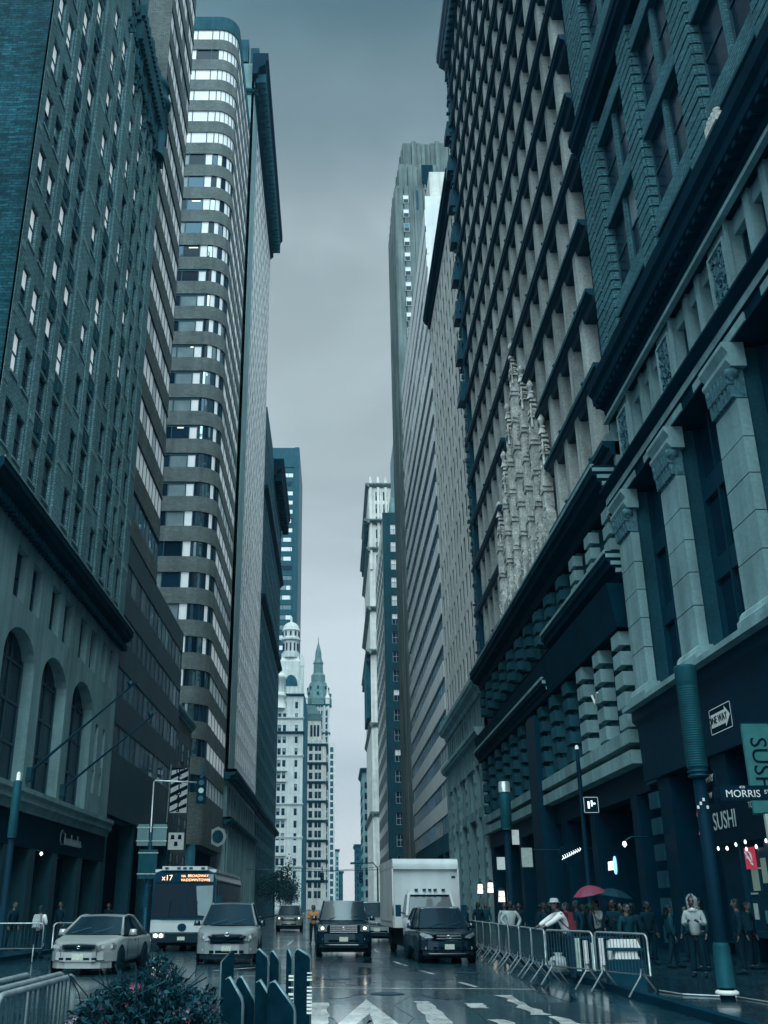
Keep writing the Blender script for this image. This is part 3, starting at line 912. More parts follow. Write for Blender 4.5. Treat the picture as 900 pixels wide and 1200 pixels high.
# --- 7: ornate domed white building
def domed():
    Y = 490
    B = bld('domed_white_building', 'ornate white building topped by a small dome with dark north flank', Y, -22)
    x0, x1, top = -32.5, -15.3, 101
    fr = south_fr(Y)
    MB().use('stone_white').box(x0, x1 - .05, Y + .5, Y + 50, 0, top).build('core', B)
    MB(left_fr(x1)).use('stone_dark').box(Y + .02, Y + 52, -.04, .9, 0, top - 3).build('street_wall', B)  # the street side's shade is put into this darker stone
    cols = [(-27.6, -26.0), (-25.2, -23.6), (-19.3, -17.9)]
    rows = [(8 + 5.6 * k, 11.2 + 5.6 * k) for k in range(16)]
    facade(B, fr, cols, rows, x0, x1, 0, 99, 'stone_white', .3, lambda i, j: dict(up='glass_navy' if rnd.random() < .6 else 'blind_grey', lo='glass_dark', fw=.2))
    for z, o in ((18, .5), (31, .4), (46, .7), (68.5, .6), (79.6, 1.8), (86.6, .8), (98, 1.4)):
        MB(fr).use('stone_white' if o < 1 else 'stone_dark').sweep(cornice_prof(z, z + 1.1, o), x0, x1 + .5).build('cornice', B)
    for z in (12.2, 23.5, 40, 57):
        MB(fr).use('stone_white').box(-28.3, -23, 0, 1.1, z, z + .6).box(-28.3, -23, .9, 1.1, z + .6, z + 1.4).build('balcony', B)
    MB(fr).use('stone_white').prism([(-28.6, 62), (-22.6, 62), (-25.6, 64.6)], 0, .9).build('pediment', B)
    g = MB(fr).use('stone_white')                 # curved gable
    arc = [(-21.6 + 5.2 * cos(t), 103 + 9 * sin(t)) for t in [pi * k / 12 for k in range(13)]]
    g.prism([(-26.8, 99)] + arc[::-1] + [(-16.4, 99)], -6, .3)
    g.use('stone_dark').prism([(-21.6 + 3.4 * cos(t), 103 + 5.6 * sin(t)) for t in [pi * k / 10 for k in range(11)]], .3, .45)
    g.build('curved_gable', B)
    t = MB().use('stone_white')
    t.lathe([(4.2, 92), (4.2, 97.4), (4.7, 97.8), (4.7, 98.6), (4.2, 99), (4.2, 106.2), (4.9, 106.8), (4.9, 108), (3.8, 108.4), (2.4, 109.6)], (-27.8, Y + 1.5), 18)
    t.use('stone_dark')
    for k in range(14):
        a = pi + pi * k / 13
        t.box(-27.8 + 4.22 * cos(a) - .12, -27.8 + 4.22 * cos(a) + .12, Y + 1.5 + 4.22 * sin(a) - .12, Y + 1.5 + 4.22 * sin(a) + .12, 100, 105.6)
    t.build('corner_turret', B)
    c = MB().use('stone_white'); c.box(-29, -16.4, Y + 2, Y + 16, 101, 116); c.taper(-27.4, -17, Y + 3, Y + 15, 116, 119, 1.2, 1.2)
    for x in (-31.0, -29, -16.4, -15.9): c.lathe([(.7, 101), (.7, 113), (.9, 113.3), (.1, 119)], (x, Y + 1.2), 8, False)
    cupola(c, (-22.2, Y + 7), 118.5, 4.6, 'stone_white', 'stone_white')
    c.build('cupola', B)
domed()

# --- 8: mid tower in front of the spire
def stepped_white():
    Y = 620
    B = bld('banded_stone_building', 'pale stone building with ledge at every second floor below the green spire', Y, -10)
    fr = south_fr(Y)
    x0, x1 = -24, -5.2
    MB().use('stone_pale').box(x0, x1, Y + .5, Y + 40, 0, 97).build('core', B)
    facade(B, fr, [(-15.6, -13.4), (-12, -10.2), (-9.9, -8.1)], [(6 + 5.6 * k, 9.9 + 5.6 * k) for k in range(16)], x0, x1, 0, 97, 'stone_pale', .3, lambda i, j: dict(up='glass_navy', lo='glass_dark', fw=.2))
    for k in range(8):
        MB(fr).use('stone_dark').sweep(cornice_prof(14.5 + 11.2 * k, 16 + 11.2 * k, 1.2), x0, x1 + 1.2).build('ledge', B)
        MB(left_fr(x1)).use('stone_dark').sweep(cornice_prof(14.5 + 11.2 * k, 16 + 11.2 * k, 1.2), Y - 1.2, Y + 40).build('ledge', B)
    t = MB().use('stone_pale').box(x0, -8.4, Y + 2, Y + 30, 97, 109)
    t.use('copper').box(x0 - .5, -8, Y + 1.5, Y + 30, 109, 113).taper(x0, -9, Y + 3, Y + 30, 113, 119, 3, 3)
    t.use('glass_dark')
    for k in range(3): t.box(-15 + 2.1 * k, -13.6 + 2.1 * k, Y + 1.9, Y + 2, 99, 106)
    t.build('attic', B)
stepped_white()

# --- 9: gothic spire tower
def spire():
    Y = 800
    B = bld('gothic_spire_tower', 'tall pale gothic tower with green pyramid roof and spire at the street end', Y, -12)
    fr = south_fr(Y)
    x0, x1 = -24.5, -4.3
    MB().use('stone_white').box(x0, x1, Y + .8, Y + 26, 0, 151).build('core', B)
    facade(B, fr, [(-17.2 + 2.1 * k, -15.9 + 2.1 * k) for k in range(4)] + [(-7.2, -5.6)], [(8 + 5.2 * k, 12 + 5.2 * k) for k in range(27)], x0, x1, 0, 150, 'stone_white', .4, lambda i, j: dict(up='glass_navy', lo='glass_navy', fw=.2), limit=70)
    rb = MB(fr).use('stone_white')
    for k in range(5): rb.box(-17.8 + 2.1 * k, -17.3 + 2.1 * k, 0, .9, 0, 153)
    for x in (x0, -19.8, -8.6, x1 - 1): rb.box(x, x + 1.2, 0, 1.1, 0, 152)
    rb.build('ribs', B)
    s = MB().use('stone_pale').box(-4.2, .4, Y - 4, Y + 40, 0, 121)
    s.use('stone_dark')
    for k in range(22): s.box(-3.4, -1.0, Y - 4.1, Y - 4, 5 + 5.2 * k, 8.8 + 5.2 * k)
    s.build('lower_wing', B)
    for z in (128, 150.5): MB(fr).use('stone_dark').sweep(cornice_prof(z, z + 2, 1.6), x0 - 1, x1 + 1).build('cornice', B)
    cx, cy = -13.4, Y + 13
    r = MB().use('copper')
    r.lathe([(12.0, 153), (12.0, 158), (7.2, 172), (6.2, 172.2), (6.2, 178), (4.6, 180)], (cx, cy), 8, False, pi / 8)
    r.lathe([(4.4, 179), (4.0, 188), (4.6, 188.5), (3.0, 192), (2.6, 198), (.4, 206), (.15, 211)], (cx, cy), 8, False, pi / 8)
    r.use('stone_navy')
    for k in range(8):
        a = 2 * pi * k / 8
        for z, rr in ((161, 10.3), (166, 8.6)): r.box(cx + rr * cos(a) - .6, cx + rr * cos(a) + .6, cy + rr * sin(a) - .6, cy + rr * sin(a) + .6, z, z + 2.4)
    r.build('spire_roof', B)
    for x in (x0 + 1.4, x1 - 1.4):
        for y in (Y + 1, Y + 25):
            MB().use('stone_pale').lathe([(1.7, 148), (1.7, 157), (2.1, 157.5), (1.1, 160), (.1, 167)], (x, y), 8, False).build('pinnacle', B)
spire()
def row(name, label, x0, x1, y0, y1, h, m, cn):
    B = bld(name, label, y0, (x0 + x1) / 2)
    MB().use(m).box(x0, x1, y0, y1, 0, h).build('core', B)
    fr = south_fr(y0 - .02)
    us = []
    x = x0 + .8
    while x < x1 - 1.6: us.append((x, x + 1.3)); x += 2.8
    facade(B, fr, us, [(5 + 4.2 * k, 7.5 + 4.2 * k) for k in range(int((h - 6) / 4.2))], x0, x1, 0, h, m, -.03, build_wall=False, limit=60)
    fx = left_fr(x1) if cn > 0 else right_fr(x0)
    facade(B, fx, [(y0 + 2 + 5 * k, y0 + 3.8 + 5 * k) for k in range(min(8, int((y1 - y0) / 5)))], [(5 + 4.2 * k, 7.5 + 4.2 * k) for k in range(int((h - 6) / 4.2))], y0, y1, 0, h, m, -.03, build_wall=False, limit=40)
    MB(fr).use('stone_dark').sweep(cornice_prof(h - 1.6, h + .2, 1), x0 - .6, x1 + .6).build('cornice', B)
    MB(fx).use('stone_dark').sweep(cornice_prof(h - 1.6, h + .2, 1), y0, y1).build('cornice', B)
    MB().use('stone_dark').box((x0 + x1) / 2 - 1.4, (x0 + x1) / 2 + 1.4, y0 + 4, y0 + 8, h + .2, h + 3.4).build('roof_tank', B)
row('far_low_building', 'hazy low building at the far left end of the street under the spire tower', -16, 3.5, 900, 930, 47, 'stone_grey', 1)
row('far_low_building', 'smallest hazy building where the left side of the street ends', -14, 7.6, 960, 990, 31, 'stone_dark', 1)
# ------------------------------------------------------------------ buildings on the east (right) side
def frieze_panel(fr, u0, u1, z0, z1, parent, n0=0.0, seed=1):
    """carved relief panel in a plain frame"""
    r = random.Random(seed)
    f = MB(fr).use('stone_grey')
    f.box(u0 - .1, u0, n0, n0 + .16, z0, z1); f.box(u1, u1 + .1, n0, n0 + .16, z0, z1)
    f.box(u0 - .1, u1 + .1, n0, n0 + .16, z1, z1 + .1); f.box(u0 - .1, u1 + .1, n0, n0 + .16, z0 - .1, z0)
    o = f.build('carved_panel', parent)
    b = MB(fr).use('carved').box(u0, u1, n0 - .02, n0 + .02, z0, z1)
    cu = (u0 + u1) / 2
    for k in range(70):
        u = r.uniform(u0 + .06, u1 - .06); z = r.uniform(z0 + .05, z1 - .1); q = r.uniform(.04, .13)
        uu = 2 * cu - u
        for x in (u, uu):
            b.taper(x - q, x + q, n0, n0 + r.uniform(.05, .15), z - q * r.uniform(.5, 1.3), z + q * r.uniform(.6, 1.5), q * .4, .0)
    for k in range(5):
        z = z0 + (z1 - z0) * (k + .5) / 5
        b.tube([(cu + .22 * cos(t), n0 + .1, z + .2 * sin(t)) for t in [k2 * pi / 4 for k2 in range(9)]], .045, 4)
    b.build('relief', o)

# --- A: classical block with colossal pilasters
def classical():
    fr = right_fr(XR)
    B = bld('classical_pilaster_building', 'dark classical block with huge stone pilasters and deep cornice above the sushi signs', 30, XR)
    y0, y1 = 8.0, 41.8
    PC = [10.4 + 5.9 * k for k in range(6)]          # pilaster centres 10.4 ... 39.9
    MB().use('stone_navy').box(XR + 1.2, XR + 30, y0, y1 - .2, 9.3, 74).build('core', B)
    MB(fr).use('brick_rust').box(y1 - .5, y1, -26, -.02, 24, 74).build('north_wall', B)
    # pilasters of single stone blocks, with base and capital
    for c in PC:
        pl = MB(fr).use('stone_dark').box(c - .78, c + .78, -.5, .3, 9.4, 18.1).build('pilaster', B)
        hs = [9.95, 11.35, 12.55, 13.75, 14.95, 16.25]
        for a, b_ in zip(hs, hs[1:]):
            e = random.uniform(-.006, .006)
            q = MB(fr).use('stone_grey'); q.taper(c - .9, c + .9, .28, .62 + e, a + .018, b_ - .018, 0, 0); q.build('stone_block', pl)
        q = MB(fr).use('stone_grey'); q.sweep([(.2, 9.4), (.86, 9.4), (.86, 9.62), (.78, 9.7), (.74, 9.84), (.66, 9.94), (.2, 9.94)], c - 1.08, c + 1.08); q.build('base', pl)
        q = MB(fr).use('carved').box(c - .88, c + .88, .28, .6, 16.28, 17.3)
        for k in range(6):
            u = c - .8 + .3 * k
            for zz, o in ((16.35, .1), (16.8, .17)):
                q.taper(u, u + .24, .55, .62 + o, zz, zz + .5, .05, -.05)
        for s_ in (-1, 1): q.lathe([(.02, 16.9), (.2, 17.0), (.24, 17.15), (.2, 17.3)], (c + s_ * .78, .62), 8)
        q.use('stone_grey').sweep([(.2, 17.3), (.7, 17.3), (.84, 17.5), (.84, 17.62), (.74, 17.66), (.74, 17.78), (.9, 18.0), (.9, 18.14), (.2, 18.14)], c - 1.05, c + 1.05)
        q.build('capital', pl)
    # bays: three storeys of dark windows with metal spandrels
    for a in PC[:-1] + [PC[-1]]:
        u0, u1 = a + .79, min(a + 5.11, y1 - .1)
        if u1 - u0 < 1.5: u1 = u0 + 2.4
        if a == PC[-1]: u1 = y1 - .3
        bay = MB(fr).use('metal_dark')
        for z in (12.2, 15.2): bay.box(u0, u1, -.5, -.3, z, z + .75)
        for k in range(4):
            u = u0 + (u1 - u0 - .12) * k / 3; bay.box(u, u + .12, -.52, -.28, 9.5, 18.1)
        bo = bay.build('window_bay', B)
        for z, h in ((9.5, 2.7), (12.95, 2.25), (15.95, 2.15)):
            for k in range(3):
                p = MB(fr).use(random.choice(['glass_dark', 'glass_dark', 'glass_navy']))
                a_, b_ = u0 + (u1 - u0) * k / 3, u0 + (u1 - u0) * (k + 1) / 3
                p.quad((a_ + .06, -.45, z), (b_ - .06, -.45, z), (b_ - .06, -.45, z + h), (a_ + .06, -.45, z + h)); p.build('pane', bo)
    # entablature over the pilasters
    e = MB(fr).use('stone_navy').sweep([(-1, 18.15), (.55, 18.15), (.55, 18.55), (.63, 18.6), (.63, 18.98), (.9, 19.2), (.9, 19.3), (-1, 19.3)], y0, y1 + .2)
    e.use('stone_grey').box(y0, y1 + .2, .55, .64, 18.62, 18.9)  # paler strips put the lit lower edges into the stone colour
    for c in PC: e.box(c - 2.2, c + 2.4, .5, .6, 18.2, 18.5)
    e.build('entablature', B)
    # attic storey: carved panels, reveals and grouped windows
    at = MB(fr).use('stone_grey')
    for c in PC:
        at.box(c - .9, c + .9, -.8, 0, 19.4, 22.9)
        at.box(c - .95, c - .82, 0, .12, 19.4, 22.9)
        for q in (2.1, 3.4): at.box(c + q, c + q + .42, -.6, -.06, 19.4, 22.9)
        at.box(c + .9, c + 5.0, -.6, -.2, 22.3, 22.9)
    at.build('attic_pier', B, 'stuff')
    for i, c in enumerate(PC): frieze_panel(fr, c - .62, c + .62, 19.65, 22.3, B, .0, i)
    for c in PC:
        for (a, b_) in ((c + .9, c + 2.1), (c + 2.52, c + 3.4), (c + 3.82, c + 5.0)):
            if b_ < y1: put_window(fr, (a + b_) / 2, 19.42, .5, window_mesh(b_ - a, 2.9, up='glass_dark', lo='glass_dark'), B)
    # great cornice with modillions
    g = MB(fr).use('stone_navy').sweep([(-1, 22.9), (.1, 22.9), (.2, 23.2), (.24, 23.5), (.72, 23.75), (.75, 24.1), (.9, 24.3), (.94, 24.75), (-1, 24.75)], y0, y1 + .3)
    g.use('stone_grey').box(y0, y1 + .3, .12, .34, 22.78, 22.95)  # highlight along the lower edge, put in as a paler strip
    g.use('stone_navy')
    k = 0
    u = y0 + .2
    while u < y1:
        g.box(u, u + .22, .24, .68, 23.5, 23.74); u += .62
    g.build('great_cornice', B)
    # lion-like carved block at the near end of the cornice
    l = MB(fr).use('terracotta').box(24.6, 25.5, .4, 1.0, 24.76, 25.1)
    for k in range(4): l.lathe([(.02, 25.1), (.12, 25.16), (.12, 25.28), (.02, 25.36)], (24.75 + .2 * k, .85), 8)
    l.build('carved_block', B)
    # banded brick piers, windows and brick spandrels above
    def pier(c, w_, z0, z1, pr):
        p = MB(fr).use('brick_rust').box(c - w_ / 2 + .05, c + w_ / 2 - .05, -.5, pr - .09, z0, z1)
        o = p.build('banded_pier', B)
        q = MB(fr).use('brick_rust')
        z = z0
        while z < z1 - .3:
            q.box(c - w_ / 2, c + w_ / 2, pr - .1, pr + random.uniform(-.008, .008), z + .05, z + .45)
            q.box(c - w_ / 2 - .03, c - w_ / 2 + .06, -.36, pr - .12, z + .05, z + .45)
            z += .5
        q.build('brick_bands', o, 'stuff')
    cs = [c for c in PC if c > 15] + [41.35]
    for c in cs:
        w_ = 1.5 if c < 41 else 1.0
        pier(c, w_, 24.8, 38.2, .12); pier(c, w_ , 39.5, 73, .12)
    fz = [24.9, 29.6, 34.4]
    for a, b_ in zip(cs, cs[1:]):
        u0, u1 = a + .78, b_ - (.78 if b_ < 41 else .55)
        mid = (u0 + u1) / 2
        if u1 - u0 < 1: continue
        m = MB(fr).use('brick_rust').box(mid - .13, mid + .13, -.5, -.14, 24.8, 38)
        m.box(mid - .13, mid + .13, -.5, -.14, 39.6, 73)
        m.build('brick_mullion', B)
        zz = [26.9, 31.8, 36.7] + [41.4 + 4.9 * k for k in range(7)]
        for z in zz:
            s = MB(fr).use('brick_rust').box(u0, u1, -.5, -.04, z, z + .95)
            s.use('stone_dark').box(u0, u1, -.48, .0, z - .12, z + .02)
            s.build('spandrel', B)
        for z0, z1 in [(24.8, 26.8)] + [(z + .95, z2 - .1) for z, z2 in zip(zz, zz[1:])]:
            for (p, q) in ((u0, mid - .13), (mid + .13, u1)):
                if z0 < 38 < z1: continue
                r = random.random()
                put_window(fr, (p + q) / 2, z0, .34, window_mesh(q - p, z1 - z0, up='blind_grey' if r < .08 else 'glass_dark', lo='glass_dark', fw=.08), B)
    MB(fr).use('stone_navy').sweep(cornice_prof(38.2, 39.5, .6, -.6), y0, y1 + .2).build('string_cornice', B)
    # ground floor: fascia, piers and shop windows
    MB(fr).use('shop_black').sweep([(-1.2, 6.4), (.35, 6.4), (.4, 8.6), (.6, 8.8), (.6, 9.2), (-1.2, 9.2)], y0, y1).build('shop_fascia', B)
    MB(fr).use('stone_grey').box(y0, y1 + .1, -1.2, .95, 9.2, 9.39).build('base_ledge', B)
    MB(fr).use('shop_black').box(y0, y1, -1.6, -1.2, 0, 9.3).build('ground_wall', B)
    for c in PC: MB(fr).use('shop_black').box(c - .7, c + .7, -1.2, .2, .13, 6.4).build('shop_pier', B)
    for a in PC[:-1]:
        if a < 14: continue
        put_window(fr, a + 2.95, .5, .9, window_mesh(4.3, 4.6, 'metal_dark', 'glass_dark', 'glass_dark', mull=2, mid=False), B, 'shop_window')
    # quoin blocks at the north corner, pale against the dark base
    for k in range(9):
        q = MB(fr).use('stone_dark').box(40.6, 41.7, -.3, .3, .4 + .98 * k, 1.02 + .98 * k); q.build('quoin', B)
classical()

# --- B: dark lattice block with gothic frontispiece
def lattice():
    fr = right_fr(XR)
    y0, y1 = 42.0, 86.8
    top = 92
    B = bld('dark_lattice_building', 'dark block with crossing ledges and pale piers above a gothic white frontispiece', 65, XR)
    MB().use('stone_navy').box(XR + .55, XR + 30, y0, y1, 8, top).build('core', B)
    MB(fr).use('stone_navy').box(y1 - .4, y1, -28, -.5, 20, top).build('north_wall', B)
    pc = [44.55 + 2.72 * k for k in range(15)]
    fl = 4.2
    fz = [21.5 + fl * k for k in range(17)]
    for i, c in enumerate(pc):
        m = 'stone_pale' if i % 1 == 0 else 'stone_grey'
        p = MB(fr).use('stone_mid').box(c - .35, c + .35, -.55, .2, 20.8, top - 2)
        o = p.build('pier', B)
        if i % 2 == 0:
            q = MB(fr).use('metal_dark')
            for z in [z for z in fz if z > 38 or not 54 < c < 72.3]: q.lathe([(.03, z + .5), (.1, z + .54), (.12, z + .64), (.03, z + .74)], (c, .42), 6)
            q.build('knobs', o, 'stuff')
    for j, z in enumerate(fz):
        s = MB(fr).use('metal_dark').sweep([(-.5, z - .3), (.1, z - .3), (.18, z), (.4, z + .08), (.44, z + .2), (.5, z + .24), (.5, z + .4), (-.5, z + .4)], y0, (54.3 + max(0, z - 28) * .72) if z < 38 else y1)
        if z < 38: MB(fr).use('metal_dark').sweep([(-.5, z - .3), (.1, z - .3), (.18, z), (.4, z + .08), (.44, z + .2), (.5, z + .24), (.5, z + .4), (-.5, z + .4)], 72.0 - max(0, z - 28) * .72, y1).build('ledge', B)
        if j < 4: s.use('stone_dark').box(y0, 54.2, .49, .53, z + .18, z + .42)
        s.build('ledge', B)
        for a, b_ in zip(pc, pc[1:]):
            if z + fl > top - 1: continue
            r = random.random()
            if j < 16: put_window(fr, (a + b_) / 2, z + .5, .42, window_mesh(b_ - a - .7, fl - 1.0, 'metal_dark', 'glass_navy' if r < .2 else 'glass_dark', 'glass_dark', fw=.1), B)
    # darker ornamental end bay
    e = MB(fr).use('metal_dark')
    rr = random.Random(5)
    e.box(84.9, 86.7, -.4, .35, 20, top)
    for k in range(150):
        z = 20 + k * (top - 20) / 150; u = rr.uniform(84.9, 86.4)
        e.box(u, u + rr.uniform(.2, .5), .3, rr.uniform(.4, .62), z, z + rr.uniform(.15, .4))
    e.build('ornate_end_bay', B)
    for k in range(8):
        z = 47 + 4.6 * k
        MB(fr).use('metal_dark').box(85.2, 86.9, .0, .95, z, z + 1.0).box(85.4, 86.8, 0, .75, z + 1, z + 2.2).build('corner_balcony', B)
    tp = MB(fr).use('metal_dark').sweep(cornice_prof(top - 2.4, top + .6, 1.3), y0, y1 + .5)
    for k in range(45): tp.box(y0 + .95 * k, y0 + .35 + .95 * k, .2, 1.0, top - 3.2, top - 1.6)
    tp.build('top_cornice', B)
    MB(fr).use('stone_dark').box(y0, y1, -1.6, -.5, top + .6, 97).build('parapet', B)
    # two stepped belt cornices over the lower storeys with banded columns
    for (z0, z1, o, a, b_, m) in ((19.2, 20.7, 1.1, y0 + .1, y1, 'stone_navy'), (15.2, 16.5, .9, y0 + .1, 57, 'stone_navy'), (12.8, 14.0, 1.0, 57.2, y1 + .2, 'stone_navy')):
        c = MB(fr).use(m).sweep(cornice_prof(z0, z1, o, -.5), a, b_)
        c.use('stone_grey').box(a, b_, o - .1, o + .06, z1 - .1, z1 + .06)
        for q in range(3): c.box(a - .06, a + .1, .1, o - .2 * q, z1 - .32 - .34 * q, z1 - .14 - .34 * q)
        c.build('belt_cornice', B)
    MB(fr).use('stone_navy').sweep([(-.6, 13.0), (.7, 13.0), (.9, 14.4), (1.0, 15.0), (-.6, 15.0)], y0 + .1, y1).build('frieze', B)
    for c in [43.0 + 3.5 * k for k in range(13)]:
        sm = 'stone_grey' if c < 53 else 'stone_dark'
        o = MB(fr).use('stone_dark').box(c - .4, c + .4, -.55, .28, 8.6, 13.0).build('banded_column', B)
        for k in range(5):
            q = MB(fr).use(sm).box(c - .62, c + .62, .0, .62, 8.75 + .88 * k, 9.35 + .88 * k); q.build('stone_block', o)
        o2 = MB(fr).use('stone_dark').box(c - .38, c + .38, -.55, .25, 16.6, 19.0).build('banded_column', B)
        for k in range(3):
            q = MB(fr).use(sm).box(c - .52, c + .52, .0, .5, 16.7 + .78 * k, 17.25 + .78 * k); q.build('stone_block', o2)
        if c < 84:
            put_window(fr, c + 1.75, 8.7, .4, window_mesh(2.7, 4.2, up='glass_dark', lo='glass_dark', mull=1), B)
            put_window(fr, c + 1.75, 16.62, .4, window_mesh(2.7, 2.35, up='glass_dark', lo='glass_dark', mull=1), B)
    for (z0, z1) in ((8.05, 8.6), (7.2, 7.75)):
        b = MB(fr).use('stone_grey').box(y0 + .1, 61.5, -.6, .7, z0, z1); b.box(63, y1, -.6, .55, z0, z1); b.build('string_band', B)
    g = MB(fr).use('shop_black').box(y0, y1, -2.2, -1.8, 0, 8.0); g.box(y0, y1, -.6, .1, 6.1, 7.2); g.build('ground_floor', B)
    for c in (44.3, 51.8, 58.5, 65.5, 72.5, 79, 85.6):
        MB(fr).use('shop_black').box(c - .5, c + .5, -1.8, .15, .13, 6.1).build('shop_pier', B)
    # tall dark doorway bay in the middle
    d = MB(fr).use('shop_black').box(60.8, 63.6, -.5, .9, .13, 12.5)
    d.build('porch_pier', B)
    # white gothic frontispiece: stepped shafts with pinnacles
    F = MB(fr).use('terracotta')
    sh = [(54.8, 29.5), (57.2, 33.2), (59.7, 35.8), (62.4, 39.2), (65.2, 35.8), (68.0, 33.2), (71.4, 30.5)]
    fo = MB(fr).use('terracotta').box(54.4, 71.8, .1, .5, 20.9, 22.4)
    froot = fo.build('gothic_frontispiece', B)
    rr = random.Random(9)
    for u, h in sh:
        s = MB(fr).use('terracotta')
        s.box(u - .5, u + .5, 0, .62, 20.9, 23.2); s.taper(u - .5, u + .5, 0, .62, 23.2, 23.5, .12, .1)
        s.box(u - .3, u + .3, 0, .5, 23.5, h - 3.2)
        for q in (-.22, 0, .22): s.box(u + q - .05, u + q + .05, .48, .58, 23.6, h - 3.6)
        z = 24.6
        while z < h - 3.6:
            s.box(u - .40, u + .40, 0, .64, z, z + .16); s.box(u - .36, u + .36, 0, .6, z + .16, z + .3)
            for q in (-.36, .36): s.taper(u + q - .09, u + q + .09, .1, .62, z + .3, z + .62, .07, .2)
            z += 2.1
        s.box(u - .26, u + .26, .05, .42, h - 3.2, h - 2.2)
        for k in range(4): s.taper(u - .42 + .07 * k, u + .42 - .07 * k, .0, .56 - .04 * k, h - 2.5 + .42 * k, h - 2.24 + .42 * k, .08, .06)
        for k in range(6):                                   # crockets up the pinnacle
            zz = h - 2.3 + .34 * k
            for q in (-1, 1): s.taper(u + q * (.34 - .045 * k) - .07, u + q * (.34 - .045 * k) + .07, .1, .4, zz, zz + .16, .05, .1)
        s.lathe([(.26, h - 1.0), (.15, h - .6), (.11, h - .35), (.22, h - .22), (.25, h - .02), (.16, h + .16), (.05, h + .34)], (u, .3), 8)
        for q in (-.36, .36): s.lathe([(.08, h - 3.2), (.08, h - 2.3), (.13, h - 2.2), (.02, h - 1.6)], (u + q, .42), 6)
        for k in range(24):
            uu, zz = u + rr.uniform(-.42, .34), rr.uniform(21.0, 23.0); s.box(uu, uu + .1, .6, rr.uniform(.64, .72), zz, zz + rr.uniform(.08, .2))
        s.build('pinnacled_shaft', froot)
    for (u, h), (u2, h2) in zip(sh, sh[1:]):
        p = MB(fr).use('terracotta')
        a, b_ = u + .3, u2 - .3
        m = (a + b_) / 2; hh = min(h, h2) - 3.3
        p.box(a, b_, 0, .26, hh - 1.4, hh - .9); p.prism([(a, hh - .9), (b_, hh - .9), (m, hh + .7)], .05, .3)
        for q in (-.45, 0, .45): p.box(m + q - .06, m + q + .06, 0, .24, 22.4, hh - 1.4)
        z = 24.8
        while z < hh - 2: p.box(a, b_, 0, .28, z, z + .5); z += 3.1
        for k in range(7):
            for sg in (-1, 1): p.lathe([(.02, hh - .8 + .22 * k), (.1, hh - .74 + .22 * k), (.02, hh - .6 + .22 * k)], (m + sg * (b_ - a) / 2 * (1 - k / 7), .34), 5)
        p.tube([(m + .28 * cos(t), .3, hh - .55 + .28 * sin(t)) for t in [2 * pi * k / 10 for k in range(11)]], .06, 4)
        p.use('glass_dark').quad((a, .08, 22.4), (b_, .08, 22.4), (b_, .08, hh - 1.4), (a, .08, hh - 1.4))
        p.build('tracery_panel', froot)
lattice()

# --- C: pale flat office block
def pale_block():
    fr = right_fr(XR)
    y0, y1, top = 87.2, 116.4, 76
    B = bld('pale_office_block', 'pale flat office block with many narrow windows and dark overhanging roof cornice', 101, XR)
    MB().use('stone_grey').box(XR + .45, XR + 26, y0, y1, 0, top).build('core', B)
    cols = [(88.2 + 2.55 * k, 89.35 + 2.55 * k) for k in range(11)]
    rows = [(22.4 + 3.72 * k, 24.9 + 3.72 * k) for k in range(14)]
    facade(B, fr, cols, rows, y0, y1, 20.6, top, 'stone_pale', .14, lambda i, j: dict(up=random.choice(['glass_navy', 'glass_mid', 'glass_dark']), lo='glass_dark', fw=.09), limit=160)
    MB(south_fr(y0)).use('stone_pale').box(XR, XR + 26, -.5, 0, 20.6, top).build('south_wall', B)
    MB(fr).use('stone_navy').sweep(cornice_prof(74.6, 76.4, .95), y0 - .2, y1 + .3).build('roof_cornice', B)
    MB(fr).use('stone_grey').sweep(cornice_prof(19.2, 20.6, 1.0), y0, y1).build('cornice', B)
    facade(B, fr, [(88.3 + 1.9 * k, 89.3 + 1.9 * k) for k in range(15)], [(16.6, 18.9)], y0, y1, 16.2, 19.3, 'stone_grey', .35)
    MB(fr).use('stone_grey').sweep(cornice_prof(15.0, 16.2, .9), y0, y1).build('cornice', B)
    MB(fr).use('stone_dark').box(y0, y1, -1.4, -1.0, 0, 15).build('ground_wall', B)
    for u, wd in ((87.3, 2.2), (92.3, .9), (98.6, .9), (104.5, 2.6), (110.4, .9), (114.2, 2.1)):
        p = MB(fr).use('stone_grey').box(u, u + wd, -1.0, .3, .13, 15)
        o = p.build('portal_pier', B)
        for k in range(12): MB(fr).use('stone_grey').box(u - .03, u + .45, .2, .42, .5 + 1.15 * k, 1.2 + 1.15 * k).build('stone_block', o)
    b = MB(fr).use('stone_grey').box(89.5, 114.2, -.9, .15, 9.0, 9.8).box(89.5, 114.2, -.9, .25, 13.4, 14.99)
    b.build('transom', B)
    for k in range(9): MB(fr).use('stone_grey').box(89.9 + 2.7 * k, 90.4 + 2.7 * k, -.9, .05, 9.8, 13.4).build('mullion', B)
    for k in range(4): put_window(fr, 95.5 + 5.8 * k, .6, .9, window_mesh(4.6, 8.2, 'stone_dark', 'glass_dark', 'glass_dark', mull=2), B, 'portal_window')
    # roof attic panels, seen above the cornice
    MB(fr).use('stone_pale').box(108, 116, -14, -2, 76.4, 79).build('penthouse', B)
pale_block()

